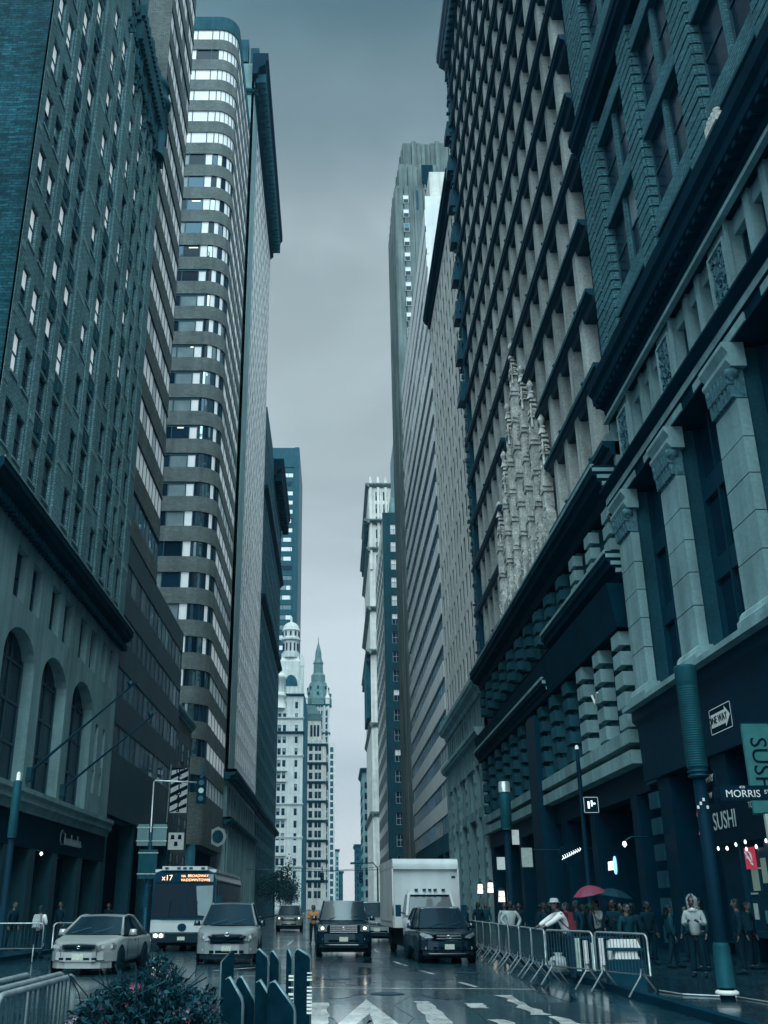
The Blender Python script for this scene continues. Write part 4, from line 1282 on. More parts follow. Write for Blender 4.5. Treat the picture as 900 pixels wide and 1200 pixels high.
# --- D: white strip tower
def white_strip():
    fr = right_fr(XR)
    y0, y1, top = 116.8, 170, 97
    B = bld('white_strip_building', 'white building of slanting dark window strips between the pale block and the tower', 143, XR)
    MB().use('panel_white').box(XR + .4, XR + 30, y0, y1, 8, top - .2).build('core', B)
    z = 9.6; j = 0
    fl = 3.86
    while z < top - 2.5:
        h = 1.95 if z < 83 else 1.1
        nxt = z + fl
        s = MB(fr).use('panel_white')
        s.box(y0, y1, -.45, .1, z + h, min(nxt, top)); 
        s.build('spandrel', B)
        f = MB(fr).use('frame_dark')
        n = 18
        for k in range(n + 1): f.box(y0 + (y1 - y0 - .1) * k / n, y0 + (y1 - y0 - .1) * k / n + .1, -.3, -.05, z, z + h)
        o = f.build('window_strip', B)
        for k in range(6):
            g = random.choice(['glass_dark', 'glass_dark', 'glass_dark', 'blind_grey', 'glass_navy'] if j < 8 else ['glass_dark']) if z < 70 else random.choice(['blind', 'blind_lit', 'blind'])  # upper panes white: reflected sky put into the pane colour
            a, b_ = y0 + (y1 - y0) * k / 6, y0 + (y1 - y0) * (k + 1) / 6
            p = MB(fr).use(g); p.quad((a, -.08, z), (b_, -.08, z), (b_, -.08, z + h), (a, -.08, z + h)); p.build('pane', o)
        z = nxt; j += 1
    sw = MB(south_fr(y0)).use('panel_white')
    for k in range(4):
        for q in range(4): sw.box(XR + .02 + 6 * q, XR + 5.94 + 6 * q, -.3, random.uniform(-.01, .01), 77 + 5.0 * k, 81.93 + 5.0 * k)
    sw.build('south_panels', B)
    MB().use('stone_dark').box(XR + 1.4, XR + 30, y0, y1, 0, 8).build('ground_floor', B)
    for k in range(7): MB(fr).use('stone_dark').box(y0 + 8.6 * k, y0 + 1 + 8.6 * k, -1.4, -.1, .13, 9.6).build('column', B)
    MB(fr).use('stone_dark').box(y0, y1, -.5, -.12, 7.6, 9.6).build('fascia', B)
    MB().use('stone_pale').box(XR + 1.0, XR + 14, y0 + 2, y0 + 20, top, top + 6).build('penthouse', B)
white_strip()

# --- E: art deco tower
def deco():
    Y = 178
    B = bld('art_deco_tower', 'tall grey art deco tower with fluted stepped crown, highest on the right side', Y + 15, 24)
    fr = south_fr(Y)
    x0 = 13.2
    m = MB().use('deco_stone'); m.box(x0 + .2, 40, Y + .4, Y + 24, 0, 150); m.box(x0 + 1.2, 38.5, Y + 1.5, Y + 22, 150, 157); m.box(x0 + 2.2, 37, Y + 2.2, Y + 20, 157, 163); m.build('core', B)
    fl = MB().use('deco_stone')
    for (a, z1, yy) in ((0, 149, 0), (1.1, 155.5, .9), (2.2, 163.0, 1.8)):
        xs = x0 + a
        k = 0
        while xs < 38 - a:
            wd = 1.05 if k % 3 else 1.9
            fl.box(xs, xs + wd, Y + yy - .15 - .3 * (k % 2), Y + yy + 1.3, 0 if a == 0 else 146, z1 + (.9 if k % 4 == 1 else 0) - (.6 if k % 2 else 0))
            xs += wd + (.05 if k % 3 else .12); k += 1
    for (a, z1, yy) in ((0, 149, 0), (1.0, 155.5, .9), (2.0, 162, 1.8)):
        ys = Y + 1 + yy
        k = 0
        while ys < Y + 21:
            fl.box(x0 + a - .1 - .25 * (k % 2), x0 + a + .6, ys, ys + 1.5, 0 if a == 0 else 146, z1 - .5 * (k % 2)); ys += 1.56; k += 1
    fl.build('fluted_wall', B)
    for x in (15.0, 19.9, 25.4):
        for j in range(24):
            if x == 15.0 and j > 22: continue
            r = random.random()
            o = put_window(fr, x + .6, 62 + 3.75 * j, -.5, window_mesh(1.25, 2.2, 'frame_pale', 'blind' if r < .5 else 'glass_navy', 'glass_dark', fw=.1), B)
    for x, z, h, wd in ((19.3, 150.3, 4.6, 2.5),):
        MB(fr).use('stone_navy').box(x, x + wd, .2, .62, z, z + h).prism([(x, z), (x + wd, z), (x + wd / 2, z - 1.4)], .2, .62).build('crown_opening', B)
    for x in (17.9, 23.2): MB(fr).use('stone_dark').box(x, x + .5, .3, .56, 143, 148).build('slit_window', B)
deco()

# --- F: dark party wall block
def dark_party():
    Y = 252
    B = bld('dark_party_wall_building', 'dark narrow block with two columns of small lit windows on its flank', Y + 15, 18)
    fr = south_fr(Y)
    MB().use('panel_teal').box(13.2, 34, Y + .4, Y + 50, 0, 101).build('core', B)
    def st(i, j):
        r = random.random()
        return dict(frame='frame_pale', up='blind_lit' if (i == 0 and j > 12 and r < .95) or r < .12 else 'glass_navy', lo='blind' if i == 0 and j > 13 else 'glass_navy', fw=.14, mull=1)  # glow on these panes is added for reflected sky
    facade(B, fr, [(15.0, 16.9), (18.2, 20.1), (23, 25)], [(5 + 5.0 * k, 8 + 5.0 * k) for k in range(19)], 12.95, 34, 0, 101.3, 'panel_teal', .35, st, limit=60)
    MB(right_fr(13)).use('stone_pale').box(Y + .02, Y + 50, -.3, 0, 0, 100).build('street_wall', B)
    facade(B, right_fr(12.98), [(Y + 3 + 6 * k, Y + 5 + 6 * k) for k in range(8)], [(6 + 5 * k, 9 + 5 * k) for k in range(18)], Y, Y + 50, 0, 100, 'stone_pale', -.03, lambda i, j: dict(up='glass_navy', lo='glass_dark'), limit=40, build_wall=False)
    p = MB().use('stone_grey').box(14.5, 24, Y + 14, Y + 30, 101, 106).box(16.2, 24, Y + 15, Y + 30, 106, 112)
    for k in range(4): p.box(17.6 + 1.5 * k, 18.4 + 1.5 * k, Y + 14.4, Y + 15, 101, 122 + 2 * k)
    p.box(17.4, 30, Y + 16, Y + 32, 112, 130); p.build('penthouse', B)
dark_party()

# --- G: ornate pale skyscraper
def ornate_far():
    Y = 352
    B = bld('ornate_pale_skyscraper', 'pale ornate skyscraper with bracketed crown far down the right side', Y + 20, 19)
    fr = south_fr(Y); fw_ = right_fr(XR)
    MB().use('stone_pale').box(XR + .4, 40, Y + .5, Y + 60, 0, 152).build('core', B)
    cols = [(15.6 + 2.9 * k, 17.3 + 2.9 * k) for k in range(8)]
    facade(B, fr, cols, [(8 + 5.1 * k, 11.6 + 5.1 * k) for k in range(28)], XR, 40, 0, 152, 'stone_pale', .3, lambda i, j: dict(up=random.choice(['glass_navy', 'blind_grey', 'glass_mid']), lo='glass_dark', fw=.15), limit=120)
    facade(B, fw_, [(Y + 3 + 5 * k, Y + 5 + 5 * k) for k in range(11)], [(8 + 5.1 * k, 11.6 + 5.1 * k) for k in range(28)], Y, Y + 60, 0, 152, 'stone_pale', .3, lambda i, j: dict(up='glass_navy', lo='glass_dark', fw=.15), limit=60)
    for z, o in ((151, 1.2), (136, 2.0), (125, 1.2), (102, 1.4), (60, .8), (30, .8), (86, 1.8)):
        MB(fr).use('deco_stone').sweep(cornice_prof(z, z + 1.6, o), XR - o, 40).build('cornice', B)
        MB(fw_).use('deco_stone').sweep(cornice_prof(z, z + 1.6, o), Y - o + .01, Y + 60).build('cornice', B)
    p = MB(fr).use('stone_pale')
    for k in range(9): p.box(XR + .3 + 2.9 * k, XR + 1.2 + 2.9 * k, 0, .7, 118, 151); p.taper(XR + .2 + 2.9 * k, XR + 1.3 + 2.9 * k, -.4, .8, 152.6, 155.5, .3, .3)
    p.build('pilasters', B)
    q = MB(fw_).use('stone_dark')
    for k in range(28): q.box(Y + 1 + 2.1 * k, Y + 2 + 2.1 * k, 0, 1.5, 84, 86); q.box(Y + 1 + 2.1 * k, Y + 1.8 + 2.1 * k, 0, 1.2, 134, 136)
    q.build('brackets', B)
    # darker balcony bay on the street side
    MB(fw_).use('stone_dark').box(Y + 4, Y + 30, 0, 1.5, 64, 84).build('street_bay', B)
ornate_far()
row('far_slim_building', 'slim grey building poking past the pale skyscraper at the right street end', 11.6, 34, 425, 460, 55, 'stone_grey', -1)
row('far_low_building', 'low dark buildings block where the right side of the street ends', 14, 40, 700, 740, 40, 'stone_dark', -1)
row('far_low_building', 'tiny pale block closing the far right end of the street', 19, 60, 900, 940, 34, 'stone_grey', -1)
# behind the camera: two plain blocks that enclose the square, so glass and wet road mirror a city
# ------------------------------------------------------------------ vehicles
mat('paint_silver', (0.3, 0.35, 0.37), .28, .5, metal=.35, coat=.8, noise=.06, nscale=2)
mat('paint_champagne', (0.37, 0.42, 0.42), .3, .5, metal=.25, coat=.7, noise=.06, nscale=2)
mat('paint_black', (0.002, 0.012, 0.022), .22, .6, coat=1.0)
mat('paint_white', (.46, .51, .53), .4, .4, coat=.4, noise=.08, nscale=.8, streak=.12)
mat('paint_bus', (.36, .42, .44), .35, .4, coat=.5, noise=.08, nscale=1.5, streak=.15)
mat('paint_navy', (.012, .05, .09), .3, .5, coat=.6)
mat('grille_black', (.0015, .009, .016), .7, .05)
mat('rubber', (.008, .02, .03), .8, .2)
mat('chrome', (.6, .66, .68), .18, .6, metal=1)
mat('headlight', (.28, .34, .36), .08, .8, metal=.5, coat=1, noise=.9, nscale=16)
mat('headlight_lit', (.9, .88, .8), .3, emit=(1, .9, .72), estr=1.2)
mat('amber', (.6, .3, .06), .3, emit=(1, .5, .15), estr=.5)
mat('plate_pale', (.45, .5, .42), .5, .4, noise=.5, nscale=30)
mat('led_orange', (.9, .45, .2), .5, emit=(1, .55, .3), estr=.7)
mat('led_white', (.9, .9, .9), .5, emit=(1, .97, .9), estr=.7)
glass('windscreen', (.004, .018, .030), .03, .03, .3, .6, gain=.3, tint=(.5, .85, 1))
glass('side_glass', (.002, .012, .024), .01, .03, .2, .6, gain=.12, tint=(.35, .75, 1))

def wheel_meshes(r, wd):
    def turn(b):
        b.v = [(z, x, y) for x, y, z in b.v]; return b
    t = MB().use('rubber'); t.lathe([(r * .66, -wd / 2), (r * .93, -wd / 2), (r, -wd * .36), (r, wd * .36), (r * .93, wd / 2), (r * .66, wd / 2)], (0, 0), 22)
    q = MB().use('chrome'); q.lathe([(r * .1, -wd * .46), (r * .56, -wd * .40), (r * .67, -wd * .47), (r * .67, wd * .47), (r * .56, wd * .40), (r * .1, wd * .46)], (0, 0), 22)
    q.use('rubber')
    for k in range(5):
        a = 2 * pi * k / 5
        for s_ in (-1, 1):
            q.tube([(r * .3 * cos(a), r * .3 * sin(a), s_ * wd * .44), (r * .52 * cos(a), r * .52 * sin(a), s_ * wd * .44)], r * .1, 5)
    return turn(t).mesh('tyre'), turn(q).mesh('rim')
WHM = {}
def add_wheels(root, track, y_f, y_r, r, wd=.21):
    k = (r, wd)
    if k not in WHM: WHM[k] = wheel_meshes(r, wd)
    for y in (y_f, y_r):
        for s_ in (-1, 1):
            o = link('wheel', WHM[k][0], root, world=False); o.location = (s_ * track, y, r)
            link('rim', WHM[k][1], o, world=False)
def part(b, name, root, sub=0, smooth=None):
    me = b.mesh(name)
    o = link(name, me, root, world=False)
    if smooth:
        for p in me.polygons: p.use_smooth = True
    if sub:
        m = o.modifiers.new('subdivision', 'SUBSURF'); m.levels = sub; m.render_levels = sub
    return o

def loft(m, stations, sec, zlow_in=True):
    """stations along y: each gives a half section [(x, z)...] from bottom centre to top centre; mirrored and skinned"""
    b = MB().use(m); b.smooth = True
    rings = []
    for y, half in stations:
        pts_ = [(x, y, z) for x, z in half] + [(-x, y, z) for x, z in half[-2:0:-1]]
        rings.append(b.pts(pts_)); n = len(pts_)
    for i in range(len(rings) - 1):
        for j in range(n):
            b.face((rings[i] + j, rings[i] + (j + 1) % n, rings[i + 1] + (j + 1) % n, rings[i + 1] + j))
    b.face(tuple(rings[0] + j for j in range(n))); b.face(tuple(rings[-1] + j for j in range(n)))
    return b

def car(name, label, cat, loc, rz, P):
    """P: W half width, L length, zl sill, zb belt, hood (z at nose, z at cowl), cowl y, roof (y1, y2, y3), zr roof, wt half roof width, c nose rounding"""
    root = thing(name, label, cat, loc, rz, P.get('group'))
    W, L, zl, zb = P['W'], P['L'], P['zl'], P['zb']
    hn, hc = P['hood']; yc = P['cowl']; y1, y2, y3 = P['roof']; zr, wt, c = P['zr'], P['wt'], P['c']
    pm = P['paint']
    st = []
    def half(w_, zlo, zbelt, zt):
        return [(0, zlo), (w_ * .82, zlo), (w_ * .96, zlo + .1), (w_, (zlo + zbelt) / 2), (w_ * .985, zbelt - .1), (w_ * .94, min(zbelt, zt)), (w_ * .62, zt), (0, zt + .015)]
    for q in (.52, .74, .88, .96, 1.0):
        y = c * q ** 3 - c * .52 ** 3
        hz = hn + (hc - hn) * (y / yc) ** .8
        st.append((y, half(W * (q if q < 1 else 1), zl + .04, hz, hz)))
    for y in (.25, .5, .75, .97):
        yy = c + (yc - c) * y
        hz = hn + (hc - hn) * (yy / yc) ** .8
        st.append((yy, half(W, zl, hz - .02, hz)))
    for y in (yc + .4, (yc + y3) / 2, y3 - .2): st.append((y, half(W, zl, zb, zb)))
    dk = P.get('deck', zb)
    st.append((L - .35, half(W * .98, zl + .02, dk, dk))); st.append((L - .08, half(W * .93, zl + .08, dk - .06, dk - .05))); st.append((L, half(W * .85, zl + .2, dk - .18, dk - .16)))
    body = part(loft(pm, st, None), 'body', root, 1)
    # nose curve used by everything fixed to the front
    def F(x): 
        q = min(1, abs(x) / W)
        return max(0, c * q ** 3 - c * .52 ** 3) - .012
    def plate(b, poly, out=.02, thick=.16, rake=0., z0=0.):
        k = len(poly)
        a = b.pts([(x, F(x) - out + rake * (z - z0), z) for x, z in poly]); d = b.pts([(x, F(x) + thick + rake * (z - z0), z) for x, z in poly])
        b.face(tuple(a + i for i in range(k)))
        for i in range(k): b.face((a + i, a + (i + 1) % k, d + (i + 1) % k, d + i))
        return b
    def band(b, xs_, za, zb_, out, thick):
        for x0, x1 in zip(xs_, xs_[1:]):
            ya, yb2 = F(x0) - out, F(x1) - out
            b.quad((x0, ya, za), (x1, yb2, za), (x1, yb2, zb_), (x0, ya, zb_))
            for z in (za, zb_): b.quad((x0, ya, z), (x1, yb2, z), (x1, yb2 + thick, z), (x0, ya + thick, z))
        return b
    rake = P.get('rake', .3)
    # greenhouse
    n = 8
    def ws(s_, t):
        x = s_ * (W * .9 + (wt - W * .9) * t)
        bow = .22 * (1 - s_ * s_)
        return (x, yc + (y1 - yc) * t - bow * (1 - .5 * t), hc + (zr - hc) * t + .03 * t * (1 - s_ * s_))
    g = MB().use('windscreen'); g.smooth = True
    def grid(b, fn, nu, nv):
        k = b.pts([fn(-1 + 2 * i / nu, j / nv) for j in range(nv + 1) for i in range(nu + 1)])
        for j in range(nv):
            for i in range(nu):
                a = k + j * (nu + 1) + i
                b.face((a, a + 1, a + nu + 2, a + nu + 1))
    grid(g, ws, n, 5); part(g, 'windscreen', root)
    rf = MB().use(P.get('roofm', pm)); rf.smooth = True
    def roof(s_, t):
        y = y1 + (y2 - y1) * t - .11 * (1 - s_ * s_) * (1 - 2 * t)
        return (s_ * wt, y, zr + .03 * (1 - s_ * s_) + .05 * sin(pi * t) * P.get('dome', 1))
    grid(rf, roof, n, 8); part(rf, 'roof', root)
    rw = MB().use('side_glass'); rw.smooth = True
    grid(rw, lambda s_, t: (s_ * (wt + (W * .88 - wt) * t), y2 + (y3 - y2) * t + .11 * (1 - s_ * s_), zr + (zb - zr) * t + .03 * (1 - t) * (1 - s_ * s_)), n, 4); part(rw, 'rear_window', root)
    for s_ in (-1, 1):
        sw = MB().use('side_glass')
        q = [ws(s_, 0)] + [ws(s_, t) for t in (.33, .66, 1)]
        q += [roof(s_, t) for t in (.33, .66, 1)]
        q += [(s_ * W * .88, y3, zb), (s_ * W * .93, (yc + y3) / 2, zb - .01)]
        sw.poly(q); part(sw, 'side_window', root)
        pl = MB().use(pm)
        pl.tube([ws(s_, 0), ws(s_, .5), ws(s_, 1)] + [roof(s_, t) for t in (.25, .5, .75, 1)] + [(s_ * (wt + (W * .88 - wt) * .5), (y2 + y3) / 2, (zr + zb) / 2), (s_ * W * .88, y3, zb)], [.05, .035, .035, .035, .035, .035, .045, .06, .07], 6)
        part(pl, 'pillar', root)
        bp = MB().use('metal_black')
        m_ = roof(s_, .5); bp.tube([m_, (s_ * W * .925, (yc + y3) / 2 + .15, zb)], .035, 4); part(bp, 'door_pillar', root)
        mi = MB().use(P.get('mirror', pm)); mi.smooth = True
        yy = yc + .45
        mi.taper(s_ * W - .02 if s_ > 0 else s_ * W - .2, s_ * W + .2 if s_ > 0 else s_ * W + .02, yy, yy + .14, zb + .02, zb + .18, .03, .02)
        mi.use('side_glass').box(s_ * W + (.02 if s_ > 0 else -.18), s_ * W + (.18 if s_ > 0 else -.02), yy + .14, yy + .145, zb + .04, zb + .15)
        part(mi, 'wing_mirror', root)
        hd = MB().use('metal_black').box(s_ * (W + .0) - .012, s_ * (W + .0) + .012, yc + 1.15, yc + 1.3, zb - .12, zb - .09); part(hd, 'door_handle', root)
        sl_ = MB().use('metal_black')
        for yy in (yc + .35, (yc + y3) / 2 + .15): sl_.tube([(s_ * (W + .004), yy, zl + .1), (s_ * (W + .004), yy + .02, (zl + zb) / 2), (s_ * (W * .985 + .003), yy + .05, zb - .08)], .006, 4)
        part(sl_, 'door_seam', root)
    for k in (-1, 1):
        wp = MB().use('metal_black').tube([(k * .3 - .25, yc - .16, hc + .03), (k * .3 + .25, yc - .02, hc + .17)], .012, 4); part(wp, 'wiper', root)
    r = P['r']
    for s_ in (-1, 1):
        for y in (P['wf'], P['wr']):
            a = MB().use('rubber'); a.prism([(y + (r + .07) * cos(t), r + (r + .07) * sin(t)) for t in [pi * 2 * q / 18 for q in range(18)]], 0, .03)
            a.v = [(s_ * (W * .965) + s_ * yy * 1.0, x, z) for x, yy, z in a.v]; part(a, 'wheel_arch', root)
    add_wheels(root, W - .09, P['wf'], P['wr'], r)
    un = MB().use('rubber').box(-W * .8, W * .8, .3, L - .3, .16, zl + .1); part(un, 'underbody', root)
    # lamps, grille, bumper, plate
    for s_ in (-1, 1):
        h = MB().use(P.get('lampm', 'headlight')); plate(h, [(s_ * x, z) for x, z in P['lamp']], .015, .2, rake, P['lamp'][0][1]); ho = part(h, 'headlight', root)
        cx_ = sum(x for x, _ in P['lamp']) / len(P['lamp']); cz_ = sum(z for _, z in P['lamp']) / len(P['lamp'])
        i_ = MB().use(P.get('bulbm', 'headlight_lit')); y_ = F(cx_) - .03 + rake * (cz_ - P['lamp'][0][1])
        for dx in P.get('bulb', (-.08, .1)):
            i_.poly([(s_ * (cx_ + dx) + .055 * cos(t), F(cx_ + dx) - .03 + rake * (cz_ - P['lamp'][0][1]), cz_ + .05 * sin(t)) for t in [2 * pi * q / 12 for q in range(12)]])
        part(i_, 'bulb', ho)
        if 'fog' in P:
            fx, fz = P['fog']; f_ = MB().use('headlight'); f_.poly([(s_ * fx + .07 * cos(t), F(fx) - .02, fz + .055 * sin(t)) for t in [2 * pi * q / 12 for q in range(12)]]); part(f_, 'fog_lamp', root)
    gb = MB().use('grille_black'); plate(gb, P['grille'], .012, .1, rake, P['grille'][0][1]); go = part(gb, 'grille', root)
    sl = MB().use(P.get('slatm', 'chrome'))
    gx = max(x for x, _ in P['grille']); gz = [z for _, z in P['grille']]; g0, g1 = min(gz), max(gz)
    for k in range(P.get('slats', 3)):
        z = g0 + (g1 - g0) * (k + .5) / P.get('slats', 3); xx = gx * P.get('slatw', .86)
        [sl.box(x0, x1, max(F(x0), F(x1)) * .5 + F((x0 + x1) / 2) * .5 - .035 + rake * (z - P['grille'][0][1]), F(x0) + .03 + rake * (z - P['grille'][0][1]), z - .012, z + .012) for x0, x1 in ((-xx, -xx / 2), (-xx / 2, 0), (0, xx / 2), (xx / 2, xx))]
    part(sl, 'slats', go, 0).__setitem__('kind', 'stuff')
    # round-cornered emblem
    e = MB().use('chrome'); ez = P.get('emb', (g0 + g1) / 2); er = P.get('embr', .05)
    e.tube([(er * 1.5 * cos(t), F(0) - .04 + rake * (ez - P['grille'][0][1]), ez + er * sin(t)) for t in [2 * pi * q / 14 for q in range(15)]], .012, 4)
    if P.get('emb2'): e.tube([(er * .6 * cos(t), F(0) - .042 + rake * (ez - P['grille'][0][1]), ez + er * .8 * sin(t)) for t in [2 * pi * q / 12 for q in range(13)]], .009, 4)
    part(e, 'emblem', root)
    bu = MB().use(P.get('bumpm', pm))
    bz0, bz1 = P['bump']
    xs = [-W * .97, -W * .9, -W * .7, -W * .4, 0, W * .4, W * .7, W * .9, W * .97]
    bu.smooth = True; band(bu, xs, bz0, bz1, P.get('bout', .045), .3)
    part(bu, 'bumper', root)
    li = MB().use(P.get('lipm', 'rubber')); band(li, [x * .9 for x in xs], bz0 - .16, bz0 - .01, 0, .3); part(li, 'air_dam', root)
    if P.get('strip'):
        z = P['strip']; s2 = MB().use('chrome'); band(s2, [x * .75 for x in xs], z - .012, z + .012, P.get('bout', .045) + .008, .05); part(s2, 'trim_strip', root)
    pz = P.get('plate', (bz0 + bz1) / 2)
    px_ = MB().use('plate_pale'); yb_ = F(.2) - P.get('bout', .045) - .012
    px_.box(-.155, .155, yb_ - .005, yb_ + .01, pz - .075, pz + .075); px_.use('shop_black')
    po = part(px_, 'number_plate', root)
    lk = MB().use('grille_black'); band(lk, [-W * .55, -W * .3, 0, W * .3, W * .55], bz0 + .02, bz0 + .1, P.get('bout', .045) + .004, .05); part(lk, 'lower_intake', root)
    return root

car('parked_sedan', 'light silver sedan with oval grille behind the flower planter', 'car', (-6.8, 28.9, 0), R(-3), dict(W=.92, L=4.95, zl=.22, zb=.92, hood=(.74, .98), cowl=1.25, roof=(2.05, 3.2, 4.1), zr=1.41, wt=.63, c=.85, deck=.95, paint='paint_champagne', r=.33, wf=.98, wr=3.75,
    lamp=[(.50, .60), (.84, .62), (.86, .72), (.80, .78), (.54, .74)], grille=[(-.44, .68), (-.36, .61), (0, .59), (.36, .61), (.44, .68), (.36, .745), (0, .76), (-.36, .745)], slats=1, slatm='grille_black', emb=.68, embr=.03, bump=(.33, .56), plate=.45, lipm='paint_champagne', strip=.36, rake=.45, bulb=(-.1, .06), bulbm='chrome'))
car('minivan', 'silver minivan with wide dark grille between the bus and the sedan', 'car', (-3.42, 34.4, 0), R(2.5), dict(W=.99, L=5.05, zl=.22, zb=1.08, hood=(.86, 1.13), cowl=.95, roof=(1.95, 4.1, 4.85), zr=1.74, wt=.70, c=.66, paint='paint_silver', r=.34, wf=.95, wr=3.95,
    lamp=[(.52, .70), (.70, .66), (.92, .76), (.96, .90), (.80, .88)], grille=[(-.62, .82), (-.40, .60), (.40, .60), (.62, .82), (.3, .80), (-.3, .80)], slats=2, slatm='grille_black', emb=.86, embr=.05, emb2=True, bump=(.30, .58), plate=.46, rake=.35, bulb=(-.05,), bulbm='chrome', mirror='paint_black', fog=(.72, .42)))
car('black_suv', 'big black SUV with headlights on in the middle of the road', 'suv', (.33, 38.9, 0), R(0), dict(W=1.0, L=5.2, zl=.34, zb=1.18, hood=(1.06, 1.22), cowl=1.25, roof=(1.8, 4.5, 5.1), zr=1.86, wt=.74, c=.26, paint='paint_black', r=.40, wf=.95, wr=3.95, dome=.4,
    lamp=[(.60, .86), (.92, .86), (.93, 1.06), (.60, 1.06)], grille=[(-.57, .80), (.57, .80), (.57, 1.07), (-.57, 1.07)], slats=4, emb=.955, embr=.04, bump=(.48, .78), plate=.6, rake=.05, lampm='headlight', bulb=(0,), strip=.42, fog=(.7, .6), bumpm='paint_black'))
car('black_crossover', 'black crossover pulled up close in front of the white box truck', 'suv', (3.66, 34.6, 0), R(3), dict(W=.95, L=4.7, zl=.26, zb=1.0, hood=(.86, 1.04), cowl=1.1, roof=(1.9, 3.6, 4.4), zr=1.62, wt=.66, c=.52, paint='paint_black', r=.37, wf=.95, wr=3.7,
    lamp=[(.50, .76), (.72, .74), (.90, .84), (.86, .92), (.58, .84)], grille=[(-.46, .70), (.46, .70), (.42, .86), (-.42, .86)], slats=2, emb=.79, embr=.045, bump=(.40, .66), plate=.5, rake=.3, bulb=(), strip=.3, fog=(.7, .46)))
car('white_suv', 'small looking white SUV far back in the left lane', 'suv', (-3.3, 78, 0), R(1), dict(W=.95, L=4.7, zl=.3, zb=1.05, hood=(.95, 1.1), cowl=1.1, roof=(1.8, 3.9, 4.5), zr=1.72, wt=.7, c=.4, paint='paint_silver', r=.36, wf=.95, wr=3.7,
    lamp=[(.55, .82), (.88, .82), (.88, .96), (.55, .96)], grille=[(-.5, .74), (.5, .74), (.5, .94), (-.5, .94)], slats=2, bump=(.42, .7), rake=.2, bulb=(0,)))
car('grey_sedan', 'grey car half hidden behind the big black SUV', 'car', (2.15, 55, 0), R(0), dict(W=.98, L=5.0, zl=.3, zb=1.15, hood=(1.0, 1.2), cowl=1.1, roof=(1.9, 4.0, 4.8), zr=1.85, wt=.72, c=.35, paint='paint_silver', r=.38, wf=.95, wr=3.8,
    lamp=[(.58, .86), (.9, .86), (.9, 1.0), (.58, 1.0)], grille=[(-.52, .76), (.52, .76), (.52, .98), (-.52, .98)], slats=3, bump=(.45, .72), rake=.15, bulb=(0,)))
car('dark_car', 'dark car at the far left kerb behind the minivan', 'car', (-5.7, 66, 0), R(0), dict(W=.92, L=4.7, zl=.25, zb=.95, hood=(.8, .98), cowl=1.2, roof=(2.0, 3.3, 4.1), zr=1.48, wt=.64, c=.5, paint='paint_navy', r=.34, wf=.95, wr=3.7,
    lamp=[(.55, .68), (.86, .7), (.86, .8), (.55, .8)], grille=[(-.45, .62), (.45, .62), (.45, .76), (-.45, .76)], slats=2, bump=(.34, .58), rake=.3, bulb=(0,)))
# rear end of a car waiting by the east kerb, only its hood shows between people
def text(body, name, parent, size, mtx, m, ext=.004, align='CENTER', spacing=1.0, bold=.0):
    cu = bpy.data.curves.new(name, 'FONT')
    cu.body = body; cu.size = size; cu.extrude = ext; cu.align_x = align; cu.align_y = 'CENTER'; cu.space_character = spacing; cu.resolution_u = 3; cu.offset = size * bold
    tmp = bpy.data.objects.new(name, cu); COL.objects.link(tmp)
    dg = bpy.context.evaluated_depsgraph_get()
    me = bpy.data.meshes.new_from_object(tmp.evaluated_get(dg))
    bpy.data.objects.remove(tmp)
    me.materials.clear(); me.materials.append(M[m])
    o = bpy.data.objects.new(name, me); COL.objects.link(o)
    if parent is not None: o.parent = parent
    if parent is not None and parent.parent is None and parent.type == 'EMPTY' and parent.get('worldkids'): o.matrix_parent_inverse = pinv(parent)
    o.matrix_basis = mtx
    return o
FRONT = Matrix.Rotation(pi / 2, 4, 'X')        # text plane facing -Y

